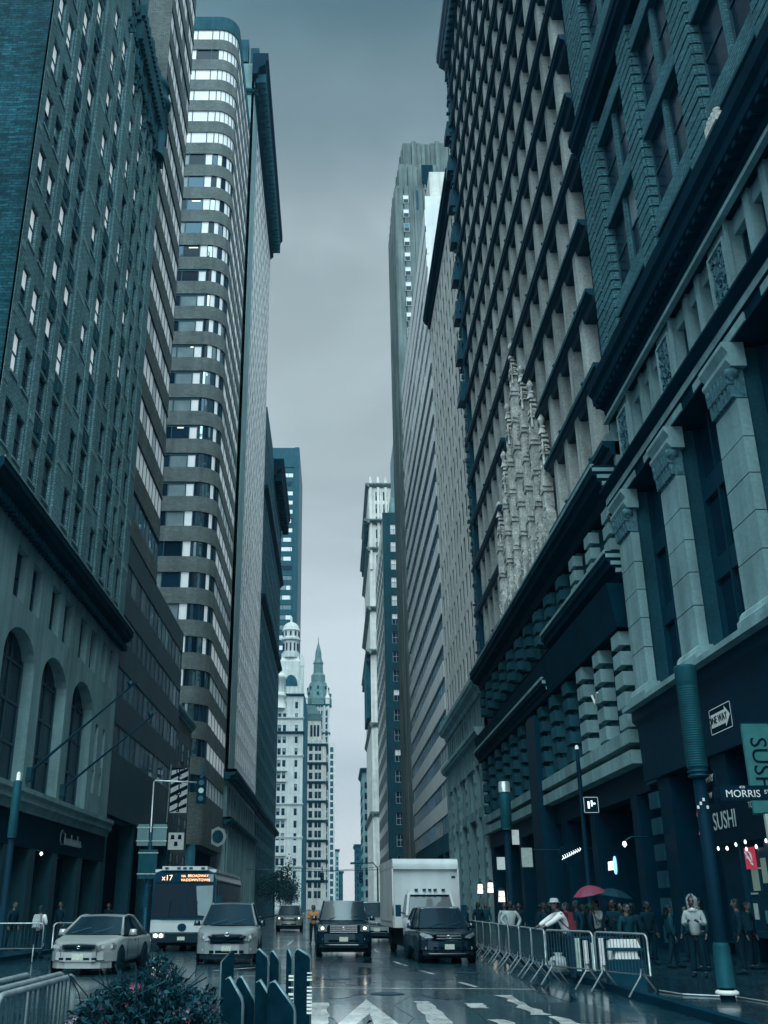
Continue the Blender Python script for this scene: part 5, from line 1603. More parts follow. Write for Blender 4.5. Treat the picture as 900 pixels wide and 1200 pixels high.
# --- city bus
def bus():
    B = thing('city_bus', 'white city bus with orange route sign reading x17 on the left', 'bus', (-6.22, 44.0, 0), R(0))
    W, L, H = 1.3, 12.2, 3.12
    b = MB().use('paint_bus'); b.smooth = False
    prof = [(-W, .35), (-W, 2.75), (-W * .93, 3.0), (-W * .7, H), (W * .7, H), (W * .93, 3.0), (W, 2.75), (W, .35)]
    # shell: roof and lower sides, with front face slightly raked
    k = len(prof)
    def ring(y, z0=.35): return b.pts([(x, y + .10 * max(0, (z - .9)) / 2.2 * (1 if y < 1 else 0), z) for x, z in prof])
    a, c, d = ring(.0), ring(.25), ring(L)
    for i in range(k - 1):
        b.face((a + i, a + i + 1, c + i + 1, c + i)); b.face((c + i, c + i + 1, d + i + 1, d + i))
    b.face(tuple(d + i for i in range(k)))
    b.poly([(-W, 0, .35), (W, 0, .35), (W, 0, 1.18), (-W, 0, 1.18)])
    part(b, 'body', B)
    f = MB().use('shop_black'); f.poly([(-W, .0, 1.18), (W, .0, 1.18), (W, .085, 2.75), (W * .93, .098, 3.0), (W * .7, .104, H - .06), (-W * .7, .104, H - .06), (-W * .93, .098, 3.0), (-W, .085, 2.75)]); part(f, 'front_panel', B)
    for x0, x1, m in ((-W + .06, .02, 'side_glass'), (.06, W - .06, 'side_glass')):
        g = MB().use(m); g.poly([(x0, -.012, 1.28), (x1, -.012, 1.28), (x1, .052, 2.56), (x0, .052, 2.56)]); part(g, 'windscreen', B)
    g = MB().use('blind_grey'); g.poly([(.62, -.018, 1.36), (1.18, -.018, 1.3), (1.2, .045, 2.5), (.5, .045, 2.48)]); part(g, 'driver_screen', B)
    wp = MB().use('metal_dark')
    for x in (-.6, .5): wp.tube([(x, -.03, 1.22), (x + .08, -.03, 1.9)], .015, 4)
    wp.box(-.9, .9, -.05, -.02, 1.2, 1.24); part(wp, 'wiper', B)
    s = MB().use('shop_black').box(-W + .12, W - .1, .03, .06, 2.62, 2.96); so = part(s, 'destination_sign', B)
    text('x17', 'route_number', so, .30, Matrix.Translation((-.72, .02, 2.79)) @ FRONT, 'led_orange')
    text('VIA', 'sign_text', so, .13, Matrix.Translation((-.05, .02, 2.86)) @ FRONT, 'led_orange')
    text('VIA', 'sign_text', so, .13, Matrix.Translation((-.05, .02, 2.71)) @ FRONT, 'led_orange')
    text('BROADWAY', 'sign_text', so, .15, Matrix.Translation((.56, .02, 2.87)) @ FRONT, 'led_orange')
    text('DOWNTOWN', 'sign_text', so, .15, Matrix.Translation((.56, .02, 2.71)) @ FRONT, 'led_orange')
    g = MB().use('blind_grey').box(.98, W - .1, .02, .05, 2.64, 2.94); part(g, 'corner_panel', B)
    # white roof fairing with marker lamps
    r = MB().use('paint_white'); r.box(-W * .72, W * .72, -.02, L - .2, H - .03, H + .13)
    for i in range(9): r.box(-W * .98, -W * .72, .3 + 1.3 * i, 1.5 + 1.3 * i, 3.02, H + .02); r.box(W * .72, W * .98, .3 + 1.3 * i, 1.5 + 1.3 * i, 3.02, H + .02)
    part(r, 'roof_fairing', B)
    for x in (-.75, -.25, 0, .25, .75): part(MB().use('metal_dark').box(x - .07, x + .07, -.06, .02, H + .02, H + .09), 'marker_lamp', B)
    # lower front: band, bumper, lamps, round emblem
    bd = MB().use('paint_white').box(-W + .02, W - .02, -.05, .0, .72, 1.06); part(bd, 'front_band', B)
    bm = MB().use('rubber').box(-W, W, -.16, .05, .34, .68); part(bm, 'bumper', B)
    em = MB().use('shop_black'); em.prism([(.18 * cos(t), .9 + .15 * sin(t)) for t in [2 * pi * q / 18 for q in range(18)]], -.07, -.045); part(em, 'round_emblem', B)
    for s_ in (-1, 1):
        h = MB().use('headlight').box(s_ * .92 - .24, s_ * .92 + .24, -.18, -.05, .5, .68); ho = part(h, 'headlight', B)
        for dx in (-.11, .11):
            l = MB().use('headlight_lit'); l.poly([(s_ * .92 + dx + .08 * cos(t), -.19, .59 + .075 * sin(t)) for t in [2 * pi * q / 12 for q in range(12)]]); part(l, 'bulb', ho)
        m = MB().use('metal_black').tube([(s_ * W, .1, 2.5), (s_ * (W + .18), -.25, 2.45), (s_ * (W + .2), -.28, 2.1)], .025, 5); m.box(s_ * (W + .2) - .11, s_ * (W + .2) + .11, -.36, -.24, 1.65, 2.1); part(m, 'wing_mirror', B)
        for i in range(7):
            w = MB().use('side_glass').box(s_ * W - .012, s_ * W + .012, .55 + 1.62 * i, 2.05 + 1.62 * i, 1.35, 2.62); part(w, 'side_window', B)
        fr_ = MB().use('shop_black').box(s_ * W - .006, s_ * W + .006, .4, L - .3, 1.28, 2.7); part(fr_, 'window_surround', B)
        st_ = MB().use('paint_navy').box(s_ * W - .008, s_ * W + .008, .3, L - .2, .95, 1.12); part(st_, 'side_stripe', B)
    p = MB().use('plate_pale').box(-.15, .15, -.175, -.16, .42, .55); part(p, 'number_plate', B)
    fl = MB().use('rubber').box(-1.05, 1.05, .4, L - .3, .2, .4); part(fl, 'underbody', B)
    add_wheels(B, W - .14, 2.6, 8.9, .48, .28)
bus()

# --- white box truck
def truck():
    B = thing('box_truck', 'white box truck with tall cargo box in the right lane', 'truck', (3.55, 38.3, 0), R(2.2))
    bx = MB().use('truck_white'); bx.box(-1.24, 1.24, 2.2, 8.4, .95, 3.12); part(bx, 'cargo_box', B)
    tp = MB().use('truck_white'); tp.smooth = True
    prof = [(2.05 + .28 * (1 - cos(t)), 3.12 + .28 * sin(t)) for t in [pi / 2 * k / 6 for k in range(7)]]
    k0 = None
    for (ya, za), (yb, zb_) in zip(prof, prof[1:]): tp.quad((-1.25, ya, za), (1.25, ya, za), (1.25, yb, zb_), (-1.25, yb, zb_))
    tp.smooth = False
    tp.box(-1.25, 1.25, 2.33, 8.42, 3.1, 3.4); tp.box(-1.25, 1.25, 2.05, 2.34, 3.02, 3.12); part(tp, 'rounded_roof_cap', B)
    ed = MB().use('chrome')
    for x in (-1.255, 1.255): ed.box(x - .03, x + .03, 2.17, 2.26, .95, 3.05)
    part(ed, 'corner_rail', B)
    rv = MB().use('frame_pale')
    for z in (1.0, 3.0):
        for i in range(26): rv.box(-1.2 + .096 * i, -1.185 + .096 * i, 2.185, 2.2, z, z + .015)
    o = part(rv, 'rivets', B); o['kind'] = 'stuff'
    sg = MB().use('metal_dark').box(1.0, 1.14, 2.18, 2.2, 2.7, 2.78); part(sg, 'marker_lamp', B)
    for x in (-.5, -.2, 0, .2, .5): part(MB().use('metal_dark').box(x - .06, x + .06, .95, 1.05, 2.24, 2.3), 'cab_marker_lamp', B)
    for s_ in (-1, 1):
        pn = MB().use('paint_white').box(s_ * 1.25 - .006, s_ * 1.25 + .006, 2.6, 8.2, 1.15, 1.2); part(pn, 'rub_rail', B)
    # cab
    st = []
    def half(w_, zt): return [(0, .5), (w_ * .9, .5), (w_, .7), (w_, 1.0), (w_ * .98, zt - .06), (w_ * .85, zt), (0, zt + .03)]
    for y, w_, zt in ((0, .84, 1.2), (.06, .94, 1.24), (.3, .98, 1.3), (.8, .99, 1.38), (1.2, .99, 1.4), (2.15, .99, 1.4)): st.append((y, half(w_, zt)))
    part(loft('paint_white', st, None), 'cab', B, 1)
    g = MB().use('windscreen'); g.quad((-.86, .62, 1.40), (.86, .62, 1.40), (.72, 1.1, 2.1), (-.72, 1.1, 2.1)); part(g, 'windscreen', B)
    rf = MB().use('paint_white'); rf.taper(-.8, .8, 1.02, 2.15, 2.1, 2.24, .06, .03); rf.tube([(-.9, .6, 1.38), (-.76, 1.1, 2.14)], .06, 6); rf.tube([(.9, .6, 1.38), (.76, 1.1, 2.14)], .06, 6); part(rf, 'cab_roof', B)
    for s_ in (-1, 1):
        w = MB().use('side_glass'); w.poly([(s_ * .93, .7, 1.4), (s_ * .93, 2.1, 1.4), (s_ * .8, 2.1, 2.1), (s_ * .78, 1.14, 2.1)]); part(w, 'side_window', B)
        m = MB().use('metal_black'); m.box(s_ * 1.2 - .1, s_ * 1.2 + .1, .75, .84, 1.35, 1.75); m.tube([(s_ * .95, .85, 1.45), (s_ * 1.15, .8, 1.5)], .02, 4); part(m, 'wing_mirror', B)
        h = MB().use('headlight').box(s_ * .7 - .2, s_ * .7 + .2, -.05, .06, .86, 1.06); part(h, 'headlight', B)
    gr = MB().use('shop_black').box(-.46, .46, -.04, .05, .8, 1.08); go = part(gr, 'grille', B)
    s = MB().use('chrome').box(-.46, .46, -.06, -.03, .92, .96); part(s, 'grille_bar', go)
    bm = MB().use('chrome').box(-1.0, 1.0, -.16, .1, .45, .68); part(bm, 'bumper', B)
    un = MB().use('rubber').box(-.9, .9, .4, 8.2, .3, .94); part(un, 'chassis', B)
    add_wheels(B, .86, .95, 6.6, .38, .24)
truck()
# ------------------------------------------------------------------ street furniture and signs
mat('steel_galv', (.36, .43, .45), .3, .5, metal=.5, noise=.3, nscale=9)
mat('rim_steel', (.10, .165, .18), .35, .4, metal=.3, noise=.3, nscale=14)
mat('steel_dim', (0.04, 0.085, 0.105), .45, .5, metal=.4)
mat('post_dark', (0.0015, 0.014, 0.025), .6, .06, noise=.3, nscale=12)
mat('pole_teal', (0.007, 0.05, 0.066), .5, .2, noise=.2, nscale=5)
mat('sign_black', (0.002, 0.014, 0.028), .6, .12)
mat('sign_white', (.66, .70, .70), .5, .4, noise=.12, nscale=6)
mat('sign_green', (0.05, 0.2, 0.21), .5, .4, noise=.15, nscale=4)
mat('sign_pale', (.42, .52, .50), .5, .4, noise=.2, nscale=6)
mat('poster_red', (.42, .03, .07), .5, .4, emit=(.6, .05, .1), estr=.12)
mat('shop_glow', (.07, .13, .12), .3, .4, emit=(.5, .75, .6), estr=.045, noise=.4, nscale=2)
mat('neon_white', (.9, .95, 1), .5, emit=(.85, .97, 1), estr=.5)
mat('neon_blue', (.2, .4, .9), .5, emit=(.25, .55, 1), estr=.5)
mat('neon_red', (.8, .1, .1), .5, emit=(1, .15, .18), estr=.25)
mat('wood_dark', (.02, .045, .055), .8)
def simple(name, label, cat, b, group=None):
    return tag(b.build(name), label, cat, group)

# crowd barriers: steel hoop, bars and two bent feet; one prototype, copied
def make_barrier(n=15, Wd=2.0):
    root = thing('crowd_barrier', '', 'barrier')
    H0, H1 = .42, 1.18
    r = .12
    hoop = MB().use('steel_galv')
    ring = []
    for cx, cz, a0 in ((-Wd / 2 + r, H1 - r, pi), (Wd / 2 - r, H1 - r, pi / 2)):
        ring += [(cx + r * cos(a0 - k * pi / 8), 0, cz + r * sin(a0 - k * pi / 8)) for k in range(5)]
    hoop.tube([(-Wd / 2, 0, H0)] + ring + [(Wd / 2, 0, H0)], .022, 6)
    hoop.tube([(-Wd / 2, 0, H0), (Wd / 2, 0, H0)], .018, 6)
    part(hoop, 'frame', root)
    bar = MB().use('steel_dim').tube([(0, 0, H0), (0, 0, H1 - .005)], .0065, 5, False).mesh('bar')
    for k in range(n):
        o = link('bar', bar, root, world=False); o.location = (-Wd / 2 + Wd * (k + 1) / (n + 1), 0, 0)
    ft = MB().use('steel_galv'); ft.tube([(0, -.02, H0 + .12), (0, -.05, H0 - .02), (0, -.36, .03)], .02, 6); ft.tube([(0, .02, H0 + .12), (0, .05, H0 - .02), (0, .36, .03)], .02, 6)
    fm = ft.mesh('foot')
    for s_ in (-1, 1):
        o = link('foot', fm, root, world=False); o.location = (s_ * (Wd / 2 - .28), 0, 0)
    hk = MB().use('steel_galv').tube([(Wd / 2, 0, .5), (Wd / 2 + .05, 0, .5), (Wd / 2 + .05, 0, .58)], .012, 5); part(hk, 'hook', root)
    return root
BAR = make_barrier()
bar_used = []
def place_barrier(p, q, label, group, z=0.0):
    o = BAR if not bar_used else copy_tree(BAR)
    bar_used.append(o)
    o.location = ((p[0] + q[0]) / 2, (p[1] + q[1]) / 2, z)
    o.rotation_euler = (0, 0, math.atan2(q[1] - p[1], q[0] - p[0]))
    o.scale = (math.dist(p, q) / 2.08, 1, 1)
    o['label'] = label; o['category'] = 'barrier'; o['group'] = group
ch = [(6.25, 21.6), (5.62, 23.5), (4.95, 25.5), (5.02, 27.6), (5.08, 29.7), (5.12, 31.8), (5.16, 33.9), (5.2, 36.0), (5.25, 38.1), (5.3, 40.2), (5.35, 42.3)]
eb = ['steel crowd barrier nearest the camera at the front end of the east row', 'steel crowd barrier with white papers lying behind it, second from the near end', 'steel crowd barrier where the person in a hat leans, third from the near end',
      'steel crowd barrier just beyond the leaning person, fourth from the near end', 'steel crowd barrier of the east row beside the seated person, fifth from the near end', 'crowd barrier of the east row, sixth from the near end', 'crowd barrier of the east row, seventh from the near end',
      'crowd barrier of the east row right beside the black crossover', 'crowd barrier of the east row beside the truck cab', 'farthest crowd barrier of the east row beside the box truck']
for (p, q), l in zip(zip(ch, ch[1:]), eb): place_barrier(p, q, l, 'crowd barriers along the east kerb')
for (p, q), l in zip((((-13.6, 35.2), (-11.6, 34.9)), ((-11.4, 34.9), (-9.5, 35.4)), ((-9.3, 35.6), (-7.6, 37.2))), ('crowd barrier at the far left edge beside the shop', 'crowd barrier in front of the person in the white shirt', 'crowd barrier half hidden behind the silver sedan')):
    place_barrier(p, q, l, 'crowd barriers on the west side')
for (p, q), l in zip((((-2.46, 7.0), (-2.5, 9.05)), ((-2.24, 6.9), (-2.26, 9.2)), ((-2.08, 6.75), (-2.10, 8.9))), ('leftmost of three crowd barriers stacked side by side at the bottom left', 'middle of three crowd barriers stacked side by side at the bottom left', 'crowd barrier closest to the flower planter at the bottom left')):
    place_barrier(p, q, l, 'stacked crowd barriers in the left foreground')

# slant-topped steel posts beside the planter
def slant_post(x, y, w_, z0, z1, label, flip=False, marks=False, ang=0, group=None):
    root = thing('slant_post', label, 'post', (x, y, 0), ang, group)
    a, b_ = (z1, z0) if not flip else (z0, z1)     # left and right height
    ym = MB().use('post_dark'); ym.prism([(-w_ / 2, .0), (w_ / 2, .0), (w_ / 2, b_ - .01), (w_ / 2 - w_ * .05, b_ + .012), (-w_ / 2 + w_ * .30, a - .008), (-w_ / 2 + w_ * .18, a), (-w_ / 2 + w_ * .08, a - .012), (-w_ / 2, a - .05)] if not flip else [(-w_ / 2, 0), (w_ / 2, 0), (w_ / 2, b_ - .03), (w_ / 2 - w_ * .16, b_), (-w_ / 2, a)], -.025, .025)
    part(ym, 'plate', root)
    rm = MB().use('rim_steel')
    pts_ = [(-w_ / 2 + w_ * .1, 0, a - .015), (-w_ / 2 + w_ * .22, 0, a), (w_ / 2 - w_ * .06, 0, b_ + .02), (w_ / 2, 0, b_ - .03), (w_ / 2, 0, 0)] if not flip else [(w_ / 2 - w_ * .16, 0, b_), (-w_ / 2, 0, a), (-w_ / 2, 0, 0)]
    rm.tube(pts_, [.012] + [.02] * (len(pts_) - 1), 8); part(rm, 'rim', root)
    if marks:
        mk = MB().use('sign_white'); rr = random.Random(int(x * 100))
        for k in range(12):
            z = .62 + .036 * k; mk.box(w_ / 2 - .03, w_ / 2 + .024, -.03, -.024, z, z + rr.uniform(.01, .026)) if rr.random() < .8 else None
        part(mk, 'worn_mark', root)['kind'] = 'stuff'
g1 = 'slant topped posts in the near row'
for (x, y, w_, z0, z1), l in zip(((-.735, 8, .13, 1.06, 1.215), (-.655, 8.1, .14, 1.05, 1.215), (-.515, 8, .12, 1.06, 1.195), (-.385, 7.9, .19, 1.02, 1.195)),
        ('near row slanted steel post touching the flower bush', 'near row slanted steel post, second from the flower bush', 'narrowest slanted steel post of the near row', 'widest slanted steel post at the right end of the near row')):
    slant_post(x, y, w_, z0, z1, l, group=g1)
g2 = 'slant topped posts in the far row'
for (x, y, w_, z0, z1, fl, mk), l in zip(((-1.17, 12, .13, 1.13, 1.245, True, False), (-.80, 12, .13, 1.16, 1.255, False, False), (-.665, 12.1, .10, 1.13, 1.235, False, False), (-.50, 12, .06, 1.15, 1.26, False, True), (-.355, 12, .17, 1.17, 1.255, False, True)),
        ('far row post slanting the other way, in front of the minivan', 'far row slanted steel post next to the open gap', 'far row slanted post with a rounded twin edge', 'thin far row slanted post with worn white marks', 'broad dark post with worn marks at the right end of the far row')):
    slant_post(x, y, w_, z0, z1, l, fl, mk, group=g2)

# flower planter: box, foliage of real leaves, flowers
def planter():
    P = thing('flower_planter', 'dark planter overflowing with leaves and small pink flowers in the foreground', 'planter', (-1.32, 7.7, 0))
    b = MB().use('stone_navy'); b.taper(-.42, .42, -.5, .6, 0, .66, -.05, -.05); b.box(-.5, .5, -.58, .68, .62, .70); part(b, 'box', P)
    rr = random.Random(11)
    mat('leaf_dark', (0.003, 0.018, 0.027), .55, .4, noise=.4, nscale=9); mat('leaf_mid', (0.009, 0.04, 0.05), .5, .4, noise=.4, nscale=9)
    mat('petal_pink', (.26, .07, .13), .6, .3, noise=.3, nscale=20); mat('petal_pale', (.26, .22, .28), .6, .3)
    lf = MB(); st = MB().use('leaf_dark')
    for k in range(5200):
        a = rr.uniform(0, 2 * pi); q = rr.random() ** .5
        x, y = .54 * q * cos(a), .05 + .7 * q * sin(a)
        top = 1.24 - .24 * q * q + .12 * sin(x * 7 + 1) * cos(y * 5) + .05 * sin(x * 19)
        z = .62 + (top - .62) * (rr.random() ** .45)
        d = Vector((rr.uniform(-1, 1), rr.uniform(-1, 1), rr.uniform(-.5, .9))).normalized()
        L = rr.uniform(.03, .085); s = d.cross(Vector((rr.uniform(-1, 1), rr.uniform(-1, 1), rr.uniform(-1, 1)))).normalized() * L * rr.uniform(.12, .24)
        p = Vector((x, y, z))
        lf.use('leaf_dark' if rr.random() < .72 else 'leaf_mid')
        m = p + d * L * .5 + Vector((0, 0, .012))
        lf.quad(tuple(p), tuple(m + s), tuple(p + d * L), tuple(m - s))
        if k % 14 == 0:
            st.tube([(x * .5, y * .5, .62), (x * .85, y * .85, z * .85 + .1), (x, y, z + .03)], .006, 3, False)
    for k in range(26):      # thin blades and twigs that stand out
        a = rr.uniform(0, 2 * pi); x, y = .42 * cos(a) * rr.random(), .45 * sin(a) * rr.random()
        st.tube([(x, y, .9), (x + rr.uniform(-.08, .08), y, 1.14), (x + rr.uniform(-.2, .2), y + rr.uniform(-.1, .1), 1.24 + rr.uniform(0, .1))], .005, 3, False)
    o = part(lf, 'foliage', P); o['kind'] = 'stuff'
    o = part(st, 'stems', P); o['kind'] = 'stuff'
    for k in range(44):
        a = rr.uniform(pi, 2 * pi) if k % 3 else rr.uniform(0, pi); q = rr.random() ** .5
        x, y = .52 * q * cos(a), .05 + .68 * q * sin(a)
        z = 1.22 - .26 * q * q + rr.uniform(-.26, .03)
        f = MB().use('petal_pink' if rr.random() < .6 else 'petal_pale')
        for c in range(rr.randint(2, 5)):
            cx, cy, cz = x + rr.uniform(-.035, .035), y + rr.uniform(-.035, .035), z + rr.uniform(-.025, .025)
            for t in range(5):
                t0 = 2 * pi * t / 5; e = .014
                f.quad((cx, cy, cz), (cx + e * cos(t0 - .5), cy - .006, cz + e * sin(t0 - .5)), (cx + 1.5 * e * cos(t0), cy - .012, cz + 1.5 * e * sin(t0)), (cx + e * cos(t0 + .5), cy - .006, cz + e * sin(t0 + .5)))
        part(f, 'flower', P)
planter()

# big pole with ribbed sleeve and signs, near right
PX, PY = 7.05, 19.8
def big_pole():
    P = thing('sign_pole', 'tall dark pole with ribbed teal sleeve carrying the one way and street signs', 'pole', (PX, PY, 0))
    part(MB().use('sign_black').lathe([(.13, .13), (.125, 1.2), (.12, 4.0)], (0, 0), 18), 'shaft', P)
    b = MB().use('pole_teal').lathe([(.16, .34), (.15, 1.02), (.12, 1.1)], (0, 0), 18); part(b, 'lower_sleeve', P)
    part(MB().use('sign_white').lathe([(.16, .22), (.205, .23), (.205, .27), (.17, .30)], (0, 0), 20), 'base_ring', P)
    prof = [(.15, 4.0), (.18, 4.15), (.19, 4.2)]
    z = 4.2
    while z < 5.75: prof += [(.205, z + .012), (.205, z + .03), (.193, z + .042)]; z += .046
    prof += [(.212, 5.8), (.212, 6.15), (.2, 6.2), (.05, 6.22)]
    part(MB().use('pole_teal').lathe(prof, (0, 0), 20), 'ribbed_sleeve', P)
    for z in (4.02, 4.1, 4.3): part(MB().use('metal_dark').lathe([(.16, z), (.2, z + .01), (.2, z + .04), (.16, z + .05)], (0, 0), 18), 'clamp', P)
    for k in range(4): part(MB().use('sign_white').box(-.16 + .06 * k, -.12 + .06 * k, -.15, -.135, 3.42 + .07 * (k % 3), 3.48 + .07 * (k % 3)), 'sticker', P)
big_pole()
SIDE = Matrix.Rotation(-pi / 2, 4, 'Z') @ FRONT     # text plane facing -X
def one_way():
    P = thing('one_way_sign', 'black one way sign with white arrow on the tall ribbed pole', 'sign', (PX + .3, 19.5, 4.75))
    b = MB().use('sign_black').box(-.012, .012, -1.02, .12, .02, .52); part(b, 'panel', P)
    e = MB().use('sign_white')
    for (y0, y1, z0, z1) in ((-1.0, .10, .03, .045), (-1.0, .10, .495, .51), (-1.0, -.985, .03, .51), (.085, .10, .03, .51)): e.box(-.016, -.012, y0, y1, z0, z1)
    part(e, 'border', P)
    a = MB().use('sign_white'); poly = [(.03, .15), (.03, .40), (-.70, .40), (-.70, .47), (-.95, .275), (-.70, .08), (-.70, .15)]
    k = a.pts([(-.018, y, z) for y, z in poly]); a.face((k, k + 1, k + 2, k + 6)); a.face((k + 3, k + 4, k + 5)); part(a, 'arrow', P)
    t = text('ONE WAY', 'lettering', P, .20, Matrix.Translation((-.024, -.34, .275)) @ SIDE, 'sign_black')
one_way()
def broadway():
    P = thing('broadway_sign', 'small black street sign reading Broadway on the tall pole', 'sign', (PX + .25, 20.7, 3.85))
    part(MB().use('sign_black').box(-.012, .012, -1.05, .1, 0, .30), 'panel', P)
    text('BROADWAY', 'lettering', P, .19, Matrix.Translation((-.018, -.48, .15)) @ SIDE, 'sign_white', spacing=.95)
    part(MB().use('sign_black').box(-.012, .012, -.9, -.3, -.3, -.04), 'lower_plate', P)
    text('W', 'lettering', P, .15, Matrix.Translation((-.018, -.75, -.16)) @ SIDE, 'sign_white')
broadway()
def morris():
    P = thing('morris_street_sign', 'dark street sign reading Morris St jutting right from the tall pole', 'sign', (PX + .1, PY - .7, 3.52))
    part(MB().use('sign_black').box(0, 1.05, -.014, .014, 0, .27), 'panel', P)
    text('MORRIS', 'lettering', P, .185, Matrix.Translation((.42, -.02, .115)) @ FRONT, 'sign_white')
    text('ST', 'lettering', P, .10, Matrix.Translation((.87, -.02, .15)) @ FRONT, 'sign_white')
    text('410', 'lettering', P, .07, Matrix.Translation((.42, -.02, .235)) @ FRONT, 'sign_white')
morris()
def blade(name, label, x0, x1, y, z0, z1, m, words, size, tm, n=None, txt_x=None):
    P = thing(name, label, 'sign', ((x0 + x1) / 2, y, z0))
    w_ = x1 - x0
    part(MB().use(m).box(-w_ / 2, w_ / 2, -.06, .06, 0, z1 - z0), 'panel', P)
    part(MB().use('metal_dark').box(-w_ / 2 - .03, w_ / 2 + .03, -.04, .04, -.04, 0).box(-w_ / 2 - .03, w_ / 2 + .03, -.04, .04, z1 - z0, z1 - z0 + .04), 'frame', P)
    part(MB().use('metal_dark').tube([(w_ / 2, 0, (z1 - z0) * .8), (13.3 - (x0 + x1) / 2, 0, (z1 - z0) * .8)], .03, 5), 'bracket', P)
    rot = Matrix.Rotation(pi / 2, 4, 'Y')           # read downward
    for i, (wd, sz, tx) in enumerate(words):
        text(wd, 'lettering', P, sz, Matrix.Translation((tx, -.066, (z1 - z0) / 2)) @ rot @ FRONT, tm)
blade('sushi_blade_sign', 'tall green blade sign with SUSHI reading downward', 10.92, 11.62, 27.0, 3.95, 6.25, 'sign_green', [('SUSHI', .62, .0)], .6, 'sign_black')
blade('vertical_blade_sign', 'pale vertical sign with black downward lettering under the green sushi sign', 11.02, 11.72, 26.6, 2.75, 3.9, 'sign_pale', [('TOKYO NOUVEAU', .16, -.16)], .2, 'sign_black')
def awning():
    P = thing('shop_awning_sign', 'black shop fascia with large pale SUSHI lettering', 'sign', (XR - .42, 31.6, 3.75))
    part(MB().use('sign_black').box(-.06, .02, -4.6, 3.3, -.2, 1.25), 'panel', P)
    text('SUSHI', 'lettering', P, .78, Matrix.Translation((-.075, 1.75, .5)) @ SIDE, 'sign_pale')
    text('TOKYO NOUVEAU', 'lettering', P, .26, Matrix.Translation((-.075, -1.45, .78)) @ SIDE, 'sign_pale')
    text('SUSHI', 'lettering', P, .26, Matrix.Translation((-.075, -1.8, .35)) @ SIDE, 'sign_pale')
awning()
# lit sushi shop front under the awning, with poster and string of bulbs
P = thing('lit_shop_window', 'softly lit shop window under the black sushi fascia', 'shop window', (XR - .3, 31, .13))
part(MB().use('glass_navy').box(-.03, .0, -.2, 1.6, .9, 3.2), 'window_pane', P)
part(MB().use('glass_navy').box(-.03, .0, -2.4, -.9, .9, 3.2), 'window_pane', P)
for y, z, a, b_, m_ in ((.9, 2.0, .5, .95, 'shop_glow'), (.15, 2.2, .4, .7, 'shop_glow'), (-1.3, 1.9, .35, .9, 'shop_glow'), (-1.9, 1.2, .4, .5, 'sign_pale'), (1.2, 1.2, .3, .45, 'sign_pale'), (.3, 1.1, .5, .35, 'sign_green'), (-2.1, 2.3, .3, .6, 'sign_green')):
    part(MB().use(m_).box(-.045, -.032, y - a / 2, y + a / 2, z, z + b_), 'window_notice', P)
part(MB().use('metal_dark').box(-.1, .02, 1.6, 1.75, 0, 3.4).box(-.1, .02, -.9, -.2, 0, 3.4).box(-.1, .02, -2.55, -2.4, 0, 3.4).box(-.1, .02, -2.55, 1.75, .7, .9), 'frame', P)
for k, (y, z) in enumerate(((1.2, 1.9), (.6, 2.6), (-1.4, 2.0))): part(MB().use('frame_pale').box(-.05, -.03, y - .3, y + .2, z, z + .05), 'menu_strip', P)
P = thing('red_poster', 'small square poster in red and white in the sushi shop window', 'poster', (XR - .36, 32.0, 2.75))
part(MB().use('poster_red').box(-.02, 0, -.42, .38, 0, .62), 'sheet', P)
q = MB().use('sign_white'); q.tube([(-.03, .18 * cos(t) + .02, .3 + .18 * sin(t)) for t in [k * pi / 6 for k in range(9)]], .03, 4); q.tube([(-.03, -.2, .1), (-.03, .3, .5)], .03, 4); part(q, 'swirl_mark', P)
for i in range(9):
    y = 33.6 - .5 * i; z = 3.28 + .16 * abs(sin(i * 1.3)) - .05 * (i % 2)
    o = simple('awning_bulb', ['farthest bulb of the string under the black sushi fascia', 'second bulb from the far end of the string under the sushi fascia', 'third bulb from the far end of the string, under the sushi lettering', 'bulb hanging above the red poster in the string', 'middle bulb of the string under the sushi fascia', 'bulb just nearer than the middle of the string', 'third bulb from the near end of the string', 'second bulb from the near end of the string under the fascia', 'nearest bulb of the string under the sushi fascia'][i], 'light bulb', MB().use('neon_white').lathe([(.015, z + .07), (.035, z + .03), (.04, z - .01), (.02, z - .05)], (XR - 1.0 + .1 * (i % 3), y), 8), 'bulbs under the sushi fascia')
P = thing('round_letter_sign', 'pale upright sign with a big black letter at the right frame edge', 'sign', (12.3, 27.4, 1.3))
part(MB().use('shop_glow').box(-.35, .5, -.04, .04, 0, 1.75), 'panel', P)
text('O', 'lettering', P, .62, Matrix.Translation((-.08, -.05, 1.3)) @ FRONT, 'sign_black')
# red neon strip, small lit signs and lamps along the east shops
P = thing('red_neon_strip', 'narrow red neon sign beside the tall pole', 'neon sign', (XR - .35, 36.0, 3.95))
part(MB().use('metal_dark').box(0, .05, -.14, .14, 0, 1.1), 'panel', P); part(MB().use('neon_red').tube([(-.02, .05, .05), (-.02, -.05, .4), (-.02, .04, .7), (-.02, -.03, 1.05)], .04, 5), 'tube', P)
P = thing('round_cafe_sign', 'round white shop sign hanging over the east pavement', 'sign', (11.8, 52.6, 4.1))
part(MB().use('sign_black').prism([(.62 * cos(t), .5 * sin(t)) for t in [2 * pi * k / 20 for k in range(20)]], -.08, .08), 'disc', P)
q = MB().use('neon_white'); rr = random.Random(4)
for k in range(9): x = -.45 + .11 * k; q.tube([(x, -.1, -.25 + .05 * k), (x + .08, -.1, -.12 + .05 * k), (x + .02, -.1, -.04 + .045 * k)], .016, 4)
part(q, 'scribble_mark', P); part(MB().use('metal_dark').tube([(.5, 0, .3), (1.5, 0, .3)], .03, 5), 'bracket', P)
P = thing('open_neon_sign', 'small white and blue neon window sign above the pink umbrella', 'neon sign', (XR - .3, 48.4, 3.1))
